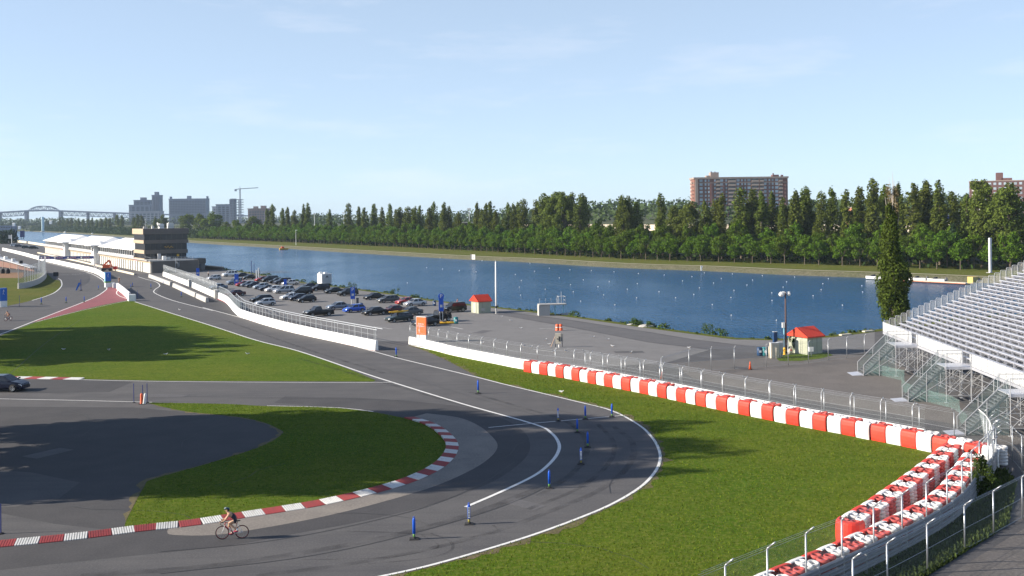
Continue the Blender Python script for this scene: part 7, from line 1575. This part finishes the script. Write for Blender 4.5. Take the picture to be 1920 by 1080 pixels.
# ------------------------------------------------------------------ the town beyond
M_BRICK = mat('brown_brick', (.22, .105, .08), .9, var=.12, scale=.4); M_BRICK2 = mat('dark_brick', (.15, .08, .075), .9, var=.12, scale=.4); M_PARAP = mat('pale_parapet', (.34, .27, .23), .85, var=.08, scale=.3); M_BALC = mat('balcony_concrete', (.46, .36, .30), .85, var=.08)
M_WIN = mat('pale_window', (.40, .47, .52), .25, var=.25, scale=.35, spec=.6, obj_rand=.35)
def apartment():
    Y = 800.0; base = 8.5; L_ = at(1303, 400, Y=Y); R_ = at(1479, 400, Y=Y); Wd = (R_ - L_).length; topL = at(1303, 333, Y=Y).z
    o = thing('apartment_block', 'long brown brick apartment block with balconies beyond the poplars', 'building', (L_.x, Y, base), .02); H_ = topL - base; fl = 3.0; n = int(H_ / fl)
    part('wall', MB().box(Wd / 2, 9, 0, Wd, 17, H_ - 1.2), M_BRICK, o); part('parapet', MB().box(Wd / 2, 9, H_ - 1.2, Wd + 1.2, 18.4, 1.4).box(Wd / 2, 9, H_ - 4.6, Wd + .6, 17.8, .5), M_PARAP, o)
    wm = MB().box(0, 0, 0, 2.4, .2, 1.9).mesh('window', M_WIN); wn_ = MB().box(0, 0, 0, 1.3, .2, 1.7).mesh('narrow_window', M_WIN)
    bm_ = MB().box(0, -.75, 0, 6.0, 1.5, .25).box(0, -1.45, .25, 6.0, .1, .95).mesh('balcony', M_BALC); bs = MB().box(0, -.75, 0, 3.0, 1.5, .25).box(0, -1.45, .25, 3.0, .1, .95).mesh('balcony', M_BALC); dm_ = MB().box(0, 0, 0, 5.4, .16, 2.2).mesh('balcony_opening', M_GLASSD); ds = MB().box(0, 0, 0, 2.6, .16, 2.2).mesh('balcony_opening', M_GLASSD)
    cols = [('w', 5.2), ('n', 8.8), ('n', 11.3), ('n', 16.2), ('s', 18.6), ('w', 21.6), ('n', 25.2), ('b', 29.6), ('w', 34.6), ('n', 37.6), ('n', 40.2), ('w', 43.2), ('b', 48.0), ('s', 53.2), ('w', 56.4), ('n', 59.4), ('n', 62.0), ('w', 65.2), ('s', 68.2)]
    s = Wd / 74.0
    for f in range(2, n):
        z = f * fl + .2
        for k, x in cols:
            x *= s
            if k == 'w': ob('window', wm, o, (x, .42, z + .3))
            elif k == 'n': ob('window', wn_, o, (x, .42, z + .4))
            elif k == 'b': ob('balcony_opening', dm_, o, (x, .46, z + .3)); ob('balcony', bm_, o, (x, .45, z))
            else: ob('balcony_opening', ds, o, (x, .46, z + .3)); ob('balcony', bs, o, (x, .45, z))
    for x in (13.6, 23.4, 36.2, 57.9, 72.5): part('brick_pier', MB().box(x * s, .1, 0, 1.5, 1.3, H_ - 4.6), M_BRICK2, o)
    part('corner_face', MB().box(1.6, .15, 0, 2.2, 1.0, H_ - 1.2), M_PARAP, o)
    for f in range(3, n): part('end_balcony', MB().box(-.9, 6, f * fl, 1.8, 4, .25).box(-1.75, 6, f * fl + .25, .1, 4, .95), M_BALC, o)
    part('roof_house', MB().box(17 * s, 8, H_ + .2, 6.5, 7, 4.0).box(13 * s, 8, H_ + .2, 5, 6, 1.5), M_PARAP, o); part('roof_house', MB().box(66 * s, 8, H_ + .2, 5, 5, 1.6), M_BRICK2, o)
    part('vent', MB().box(15 * s, 8, H_ + 4.2, .9, .9, .8).box(18 * s, 8, H_ + 4.2, .7, .7, .7).box(64 * s, 6, H_ + 1.8, .9, .9, 1.2).box(71 * s, 6, H_ + .2, 1.6, 2, 1.4), M_BRICK2, o)
apartment()
def apartment2():
    Y = 640.0; base = 8.5; L_ = at(1819, 400, Y=Y); R_ = at(1912, 400, Y=Y); Wd = (R_ - L_).length; H_ = at(1819, 341, Y=Y).z - base
    o = thing('apartment_block', 'small brick apartment block hidden by the huge cottonwoods at right', 'building', (L_.x, Y, base), -.40); part('wall', MB().box(Wd / 2, 7, 0, Wd, 14, H_), M_BRICK2, o); part('parapet', MB().box(Wd / 2, 7, H_, Wd + .5, 14.4, .5), M_PARAP, o)
    bm_ = MB().box(0, -.7, 0, 5, 1.4, .25).box(0, -1.35, .25, 5, .1, 1.0).mesh('balcony', mat('white_balcony', (.62, .58, .53), .8)); dm_ = MB().box(0, 0, 0, 4.4, .16, 1.9).mesh('balcony_opening', M_GLASSD); wm = MB().box(0, 0, 0, 1.6, .16, 1.5).mesh('window', M_WIN)
    for f in range(1, int(H_ / 3)):
        zf = H_ - f * 3
        ob('balcony_opening', dm_, o, (3.6, -.02, zf + .3)); ob('balcony', bm_, o, (3.6, 0, zf))
        for k in range(8): ob('window', wm, o, (8.5 + k * 2.9, -.02, zf + .7))
    part('roof_house', MB().box(Wd * .55, 7, H_ + .5, 4, 5, 5.0).box(Wd * .68, 7, H_ + .5, 6, 5, 1.6), M_BRICK2, o)
apartment2()
# highway wall and low buildings between the poplars
hw = offset(tline, 78); hw = [p for p in hw if 930 < pj(p)[0] < 1990]
a = [Vector((p.x, p.y, 8.2)) for p in hw]; wl_ = thing('noise_wall', 'pale highway noise wall showing between the poplars', 'wall', a[0]); L_ = local(a, a[0]); M_NOISE = mat('pale_noise_wall', (.60, .53, .43), .85, var=.08, scale=.3)
for p, d in walk(L_, 6.0, 0): part('wall_panel', MB().box(0, 0, 0, 5.9, .35, 3.4, math.atan2(d.y, d.x)).box(0, 0, 3.4, 5.95, .5, .2, math.atan2(d.y, d.x)), M_NOISE, wl_, loc=p)
def low(px, pt, pb, w_px, Y, m, label, roof=None, name='low_building'):
    p = at(px, pb, Y=Y); h = at(px, pt, Y=Y).z - p.z; w = w_px * Y / 1900; o = thing(name, label, 'building', (p.x, Y, p.z - 6), .15); part('wall', MB().box(0, 5, 0, w, 10, h + 6), m, o); part('roof', MB().box(0, 5, h + 6, w + .8, 10.8, .5), roof or M_WHITE, o)
    for k in range(max(2, int(w / 4))): part('window', MB().box(-w / 2 + 2 + k * 4, -.05, h + 2.6, 2.2, .12, 1.6), M_GLASSD, o)
    return o
low(1608, 389, 412, 22, 560, mat('orange_brick', (.42, .19, .12), .9), 'small orange brick building with white roof between the poplars'); low(1782, 405, 418, 30, 520, M_BLUED, 'dark blue low building below the wooded rise', mat('violet_roof', (.25, .22, .45), .6)); low(1782, 417.5, 432, 42, 500, M_CREAM, 'cream low building in front of the dark blue one', M_CREAM)
low(874, 418, 428, 24, 640, mat('dark_wood', (.10, .075, .06), .9), 'small building with pale flat roof half hidden beside a narrow poplar', M_CREAM); low(1690, 398, 416, 12, 640, M_WHITE, 'small white building behind the half dead poplar')
for px, pt, pb, Y, lab in ((1791, 378, 416, 520, 'tall light mast with white head beside the dark blue building'), (880, 393, 420, 700, 'thin light mast above the small pale roofed building'), (645, 400, 425, 900, 'thin mast right of the lone narrow poplar'), (590, 402, 425, 1000, 'thin mast left of the lone narrow poplar')):
    p = at(px, pb, Y=Y); h = at(px, pt, Y=Y).z - p.z; o = thing('light_mast', lab, 'mast', (p.x, Y, p.z - 4), 0, 'light masts along the highway'); part('pole', MB().tube((0, 0, 0), (0, 0, h + 4), .3, 6, .18), M_GALV, o); part('lamp_head', MB().box(0, 0, h + 4, 2.6, 1.0, 1.0), M_WHITE, o)
# skyline at the left; distance haze is mixed into the bluish tower colours
M_SKY1 = mat('grey_tower', (.15, .17, .23), .8, var=.08, scale=.05); M_SKY2 = mat('hazed_blue_tower', (.19, .22, .29), .8, var=.08, scale=.05); M_SKYW = mat('tower_window_band', (.09, .10, .12), .4, var=.2, scale=.1); M_SKY3 = mat('hazed_pale_tower', (.28, .30, .36), .8, var=.08, scale=.05)
def tower(x0, x1, yt, Y, m, label, floors, vert=0, extra=(), dep=26, name='office_tower'):
    a_, b_ = at(x0, 412, Y=Y), at(x1, 412, Y=Y); w = (b_ - a_).length; zt = at((x0 + x1) / 2, yt, Y=Y).z; o = thing(name, label, 'building', (a_.x, Y, 3), .04); H_ = zt - 3
    part('wall', MB().box(w / 2, dep / 2, 0, w, dep, H_), m, o); part('roof_edge', MB().box(w / 2, dep / 2, H_, w + 1.5, dep + 1.5, 1.4), m, o)
    for k in range(floors): part('window_band', MB().box(w / 2, -.25, 8 + k * (H_ - 10) / floors, w - 2, .5, (H_ - 10) / floors * .5), M_SKYW, o)
    for k in range(vert): part('wall_fin', MB().box((k + .5) * w / vert, -.7, 4, w / vert * .32, .7, H_ - 6), m, o)
    for (fx, fw, fh) in extra: part('roof_house', MB().box(w * fx, dep / 2, H_ + 1.4, w * fw, dep * .5, fh), m, o)
    return o
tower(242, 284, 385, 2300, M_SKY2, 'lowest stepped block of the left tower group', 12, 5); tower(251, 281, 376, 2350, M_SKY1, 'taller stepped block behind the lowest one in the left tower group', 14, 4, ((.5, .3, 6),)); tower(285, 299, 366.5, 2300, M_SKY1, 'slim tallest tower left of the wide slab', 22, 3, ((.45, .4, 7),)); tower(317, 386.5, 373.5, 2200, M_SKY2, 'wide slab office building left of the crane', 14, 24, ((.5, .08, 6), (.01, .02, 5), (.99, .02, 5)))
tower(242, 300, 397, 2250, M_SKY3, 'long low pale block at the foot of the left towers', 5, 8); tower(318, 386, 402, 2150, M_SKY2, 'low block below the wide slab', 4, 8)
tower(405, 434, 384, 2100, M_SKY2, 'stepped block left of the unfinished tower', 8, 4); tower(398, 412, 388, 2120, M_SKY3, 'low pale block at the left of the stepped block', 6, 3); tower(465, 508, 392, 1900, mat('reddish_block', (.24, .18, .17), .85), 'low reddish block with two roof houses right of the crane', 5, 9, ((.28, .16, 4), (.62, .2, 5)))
a_ = at(430, 400, Y=2090); b_ = at(452, 400, Y=2090); w = (b_ - a_).length; o = thing('unfinished_tower', 'unfinished concrete tower with open floors beside the crane', 'building', (a_.x, 2090, 3), .04); zt = at(440, 374, Y=2090).z - 3
for k in range(10): part('floor_slab', MB().box(w / 2, 12, 8 + k * (zt - 8) / 9.2, w, 24, 1.4), M_SKY2, o)
for x in (.04, .3, .55, .8, .97): part('column', MB().box(w * x, 1.5, 0, 1.6, 1.6, zt), M_SKY2, o)
part('core', MB().box(w * .22, 14, 0, w * .42, 12, zt + 2), M_SKY1, o)
p = at(450.5, 402, Y=2080); o = thing('tower_crane', 'tower crane with a long jib above the unfinished tower', 'crane', (p.x, 2080, 3)); zt = at(450.5, 354, Y=2080).z - 3; j1 = at(484, 352, Y=2080); j0 = at(440, 355.5, Y=2080)
mb = MB()
for a, b in ((-.9, -.9), (.9, -.9), (.9, .9), (-.9, .9)): mb.tube((a, b, 0), (a, b, zt), .38, 4)
for k in range(int(zt / 4)): mb.tube((-.9, -.9, k * 4), (.9, -.9, k * 4 + 4), .25, 4)
part('mast', mb, M_SKY2, o); part('jib', MB().beam((0, 0, zt), (j1.x - p.x, 0, j1.z - 3), 1.2, 1.5), M_SKY2, o); part('counter_jib', MB().beam((0, 0, zt), (j0.x - p.x, 0, j0.z - 3), 1.4, 1.4).box(j0.x - p.x + 2, 0, j0.z - 6.5, 4, 2, 3), M_SKY2, o); part('tower_head', MB().tube((0, 0, zt), (0, 0, zt + 6), .6, 5, .2), M_SKY2, o)
# steel bridge far away on the left
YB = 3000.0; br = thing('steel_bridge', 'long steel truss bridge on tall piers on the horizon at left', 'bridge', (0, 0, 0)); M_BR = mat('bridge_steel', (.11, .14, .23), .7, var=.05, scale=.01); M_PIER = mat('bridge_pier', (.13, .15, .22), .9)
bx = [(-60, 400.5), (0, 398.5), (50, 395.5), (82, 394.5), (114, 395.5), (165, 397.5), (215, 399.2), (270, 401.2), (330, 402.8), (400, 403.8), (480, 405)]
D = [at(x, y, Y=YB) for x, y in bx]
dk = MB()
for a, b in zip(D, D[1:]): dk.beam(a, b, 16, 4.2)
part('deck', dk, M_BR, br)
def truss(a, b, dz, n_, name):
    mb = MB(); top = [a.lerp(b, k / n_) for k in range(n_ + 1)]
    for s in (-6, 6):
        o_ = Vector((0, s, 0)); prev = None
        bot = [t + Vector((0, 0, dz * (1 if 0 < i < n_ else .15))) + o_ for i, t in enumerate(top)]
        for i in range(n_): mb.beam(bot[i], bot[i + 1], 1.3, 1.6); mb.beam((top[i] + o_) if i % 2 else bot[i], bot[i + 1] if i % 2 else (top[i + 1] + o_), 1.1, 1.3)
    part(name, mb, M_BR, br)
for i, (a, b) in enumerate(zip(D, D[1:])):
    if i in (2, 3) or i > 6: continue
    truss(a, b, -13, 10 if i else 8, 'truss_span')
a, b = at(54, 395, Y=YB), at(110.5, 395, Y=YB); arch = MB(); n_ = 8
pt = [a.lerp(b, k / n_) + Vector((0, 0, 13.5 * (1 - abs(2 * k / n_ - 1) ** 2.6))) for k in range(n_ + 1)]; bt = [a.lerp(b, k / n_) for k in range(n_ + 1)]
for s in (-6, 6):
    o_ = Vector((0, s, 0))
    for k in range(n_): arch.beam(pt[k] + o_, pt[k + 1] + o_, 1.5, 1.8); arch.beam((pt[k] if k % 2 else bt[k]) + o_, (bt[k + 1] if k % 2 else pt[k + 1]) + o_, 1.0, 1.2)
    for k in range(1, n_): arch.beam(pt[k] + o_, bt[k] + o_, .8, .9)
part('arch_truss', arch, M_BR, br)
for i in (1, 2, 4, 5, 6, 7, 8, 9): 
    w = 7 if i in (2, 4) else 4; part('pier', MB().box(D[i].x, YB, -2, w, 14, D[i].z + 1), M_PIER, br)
# things at the far end of the basin
q = at(80.5, 431, Y=1650); o = thing('finish_tower', 'pale cyan slab tower at the far end of the basin', 'tower', (q.x, 1650, 1), .6); h = at(80.5, 408, Y=1650).z; part('slab', MB().box(0, 0, 0, 3.4, 3.0, h), mat('cyan_white_panel', (.50, .68, .74), .6), o); part('foot', MB().box(0, 0, 0, 6, 5, 1.2), M_CONCW, o)
q = at(42, 449); o = thing('video_screen', 'dark blue screen on legs by the straight at the far left', 'screen', q, .2); s_ = q.y / 1900; part('screen', MB().box(0, 0, 1.5 * s_ * 3, 7 * s_, 2.5, 12 * s_), M_BLUED, o)
for s in (-2, 2): part('leg', MB().box(s * s_, 0, 0, .5, .5, 5 * s_), M_STEELD, o)
q = at(8, 457); r0 = random.Random(5); bl = [((r0.uniform(-4, 4), r0.uniform(-3, 3), r0.uniform(1, 6)), (2.6, 2.4, 2.2)) for k in range(14)]; o = thing('round_tree', 'dark round tree at the left edge beside the straight', 'tree', q, 0, None, q.y / 520); ob('crown', leaf_mesh('round_crown', leaf_arrays(bl, 1600, 1.0, seed=77), M_CONIF), o); part('trunk', MB().tube((0, 0, 0), (0, 0, 4), .4, 6), M_BARK, o)
q = at(22, 461); o = thing('gantry_mast', 'thin white mast with small boards beside the dark round tree', 'mast', q); s_ = q.y / 1900; part('pole', MB().tube((0, 0, 0), (0, 0, 21 * s_), .22, 6), M_WHITE, o); part('boards', MB().box(-1.0, 0, 16 * s_, 2.4, .3, 1.6).box(-1.2, 0, 13.5 * s_, 2.0, .3, 1.0), M_DOORG, o)
wall('concrete_wall', 'cream wall along the water beyond the garages', A([(23, 453), (50, 456), (84, 461.5)]), 1.6, .7, M_CREAM)
gk = 'dark vans parked beyond the garages'
for px, py, kd, c_, lab in ((36, 463.5, 'minivan', 'darkblue', 'dark van left of two beyond the end of the garages'), (50, 466, 'minivan', 'green', 'dark green van in the middle beyond the end of the garages'), (64, 467, 'minivan', 'black', 'black van nearest the end of the garages'), (27, 462, 'suv', 'white', 'white off-roader left of the dark vans beyond the garages')): car(kd, c_, lab, at(px, py), .3, 1.15, gk)
# low dock buildings on the far shore at the left edge
for px, py, w_, lab in ((12, 431, 30, 'low dark boathouse at the far end of the basin'),): low(px, 423.5, 431, w_, 1700, M_SKY1, lab, M_SKY3, 'boathouse')
for px, py, lab in ((36.5, 430, 'small white hut at the far end of the basin'), (26, 424, 'small white roof at the far end of the basin'), (95, 420, 'white van on the road behind the far end of the basin')):
    q = at(px, py, Y=1640); tag(ob('white_hut', MB().box(0, 0, 0, 3.5, 3, 4.5).hull8([(-1.9, -1.7, 4.5), (1.9, -1.7, 4.5), (1.9, 1.7, 4.5), (-1.9, 1.7, 4.5)], [(-1.9, 0, 5.4), (1.9, 0, 5.4), (1.9, .1, 5.4), (-1.9, .1, 5.4)]).mesh('white_hut', M_WHITE), None, (q.x, 1640, max(0, q.z))), lab, 'hut', 'white huts at the far end')
for px, py, lab in ((54, 432.6, 'white buoy marker farthest left on the basin'), (84, 434.5, 'white buoy marker below the pale cyan tower'), (173, 440, 'large white buoy above the tent roofs'), (122, 436.8, 'pale marker raft above the left tent roof')):
    q = at(px, py, -1.1); o = thing('marker_buoy', lab, 'buoy', q, 0, 'marker buoys at the far end', q.y / 420); ob('float', by, o, scale=2.4); ob('band', by2, o, scale=2.4)

# ------------------------------------------------------------------ the air
m = bpy.data.materials.new('haze_air'); m.use_nodes = True; nn = m.node_tree.nodes; ll = m.node_tree.links; nn.remove(nn['Principled BSDF'])
pv = nn.new('ShaderNodeVolumePrincipled'); pv.inputs['Color'].default_value = (.66, .82, 1.0, 1); pv.inputs['Density'].default_value = .000075; pv.inputs['Anisotropy'].default_value = .0
ll.new(pv.outputs[0], nn['Material Output'].inputs['Volume'])
bpy.context.view_layer.update()
lo = Vector((1e9,) * 3); hi = Vector((-1e9,) * 3)
for o in COL.objects:
    if o.type != 'MESH': continue
    for c in o.bound_box:
        q = o.matrix_world @ Vector(c)
        for i in range(3): lo[i] = min(lo[i], q[i]); hi[i] = max(hi[i], q[i])
lo -= Vector((30, 120, 1)); hi += Vector((30, 30, 3))
hz = ob('haze', MB().box((lo.x + hi.x) / 2, (lo.y + hi.y) / 2, lo.z, hi.x - lo.x, hi.y - lo.y, hi.z - lo.z).mesh('haze', m)); hz['kind'] = 'stuff'; hz['label'] = 'pale summer haze over the whole place'
print('HAZE', lo, hi)
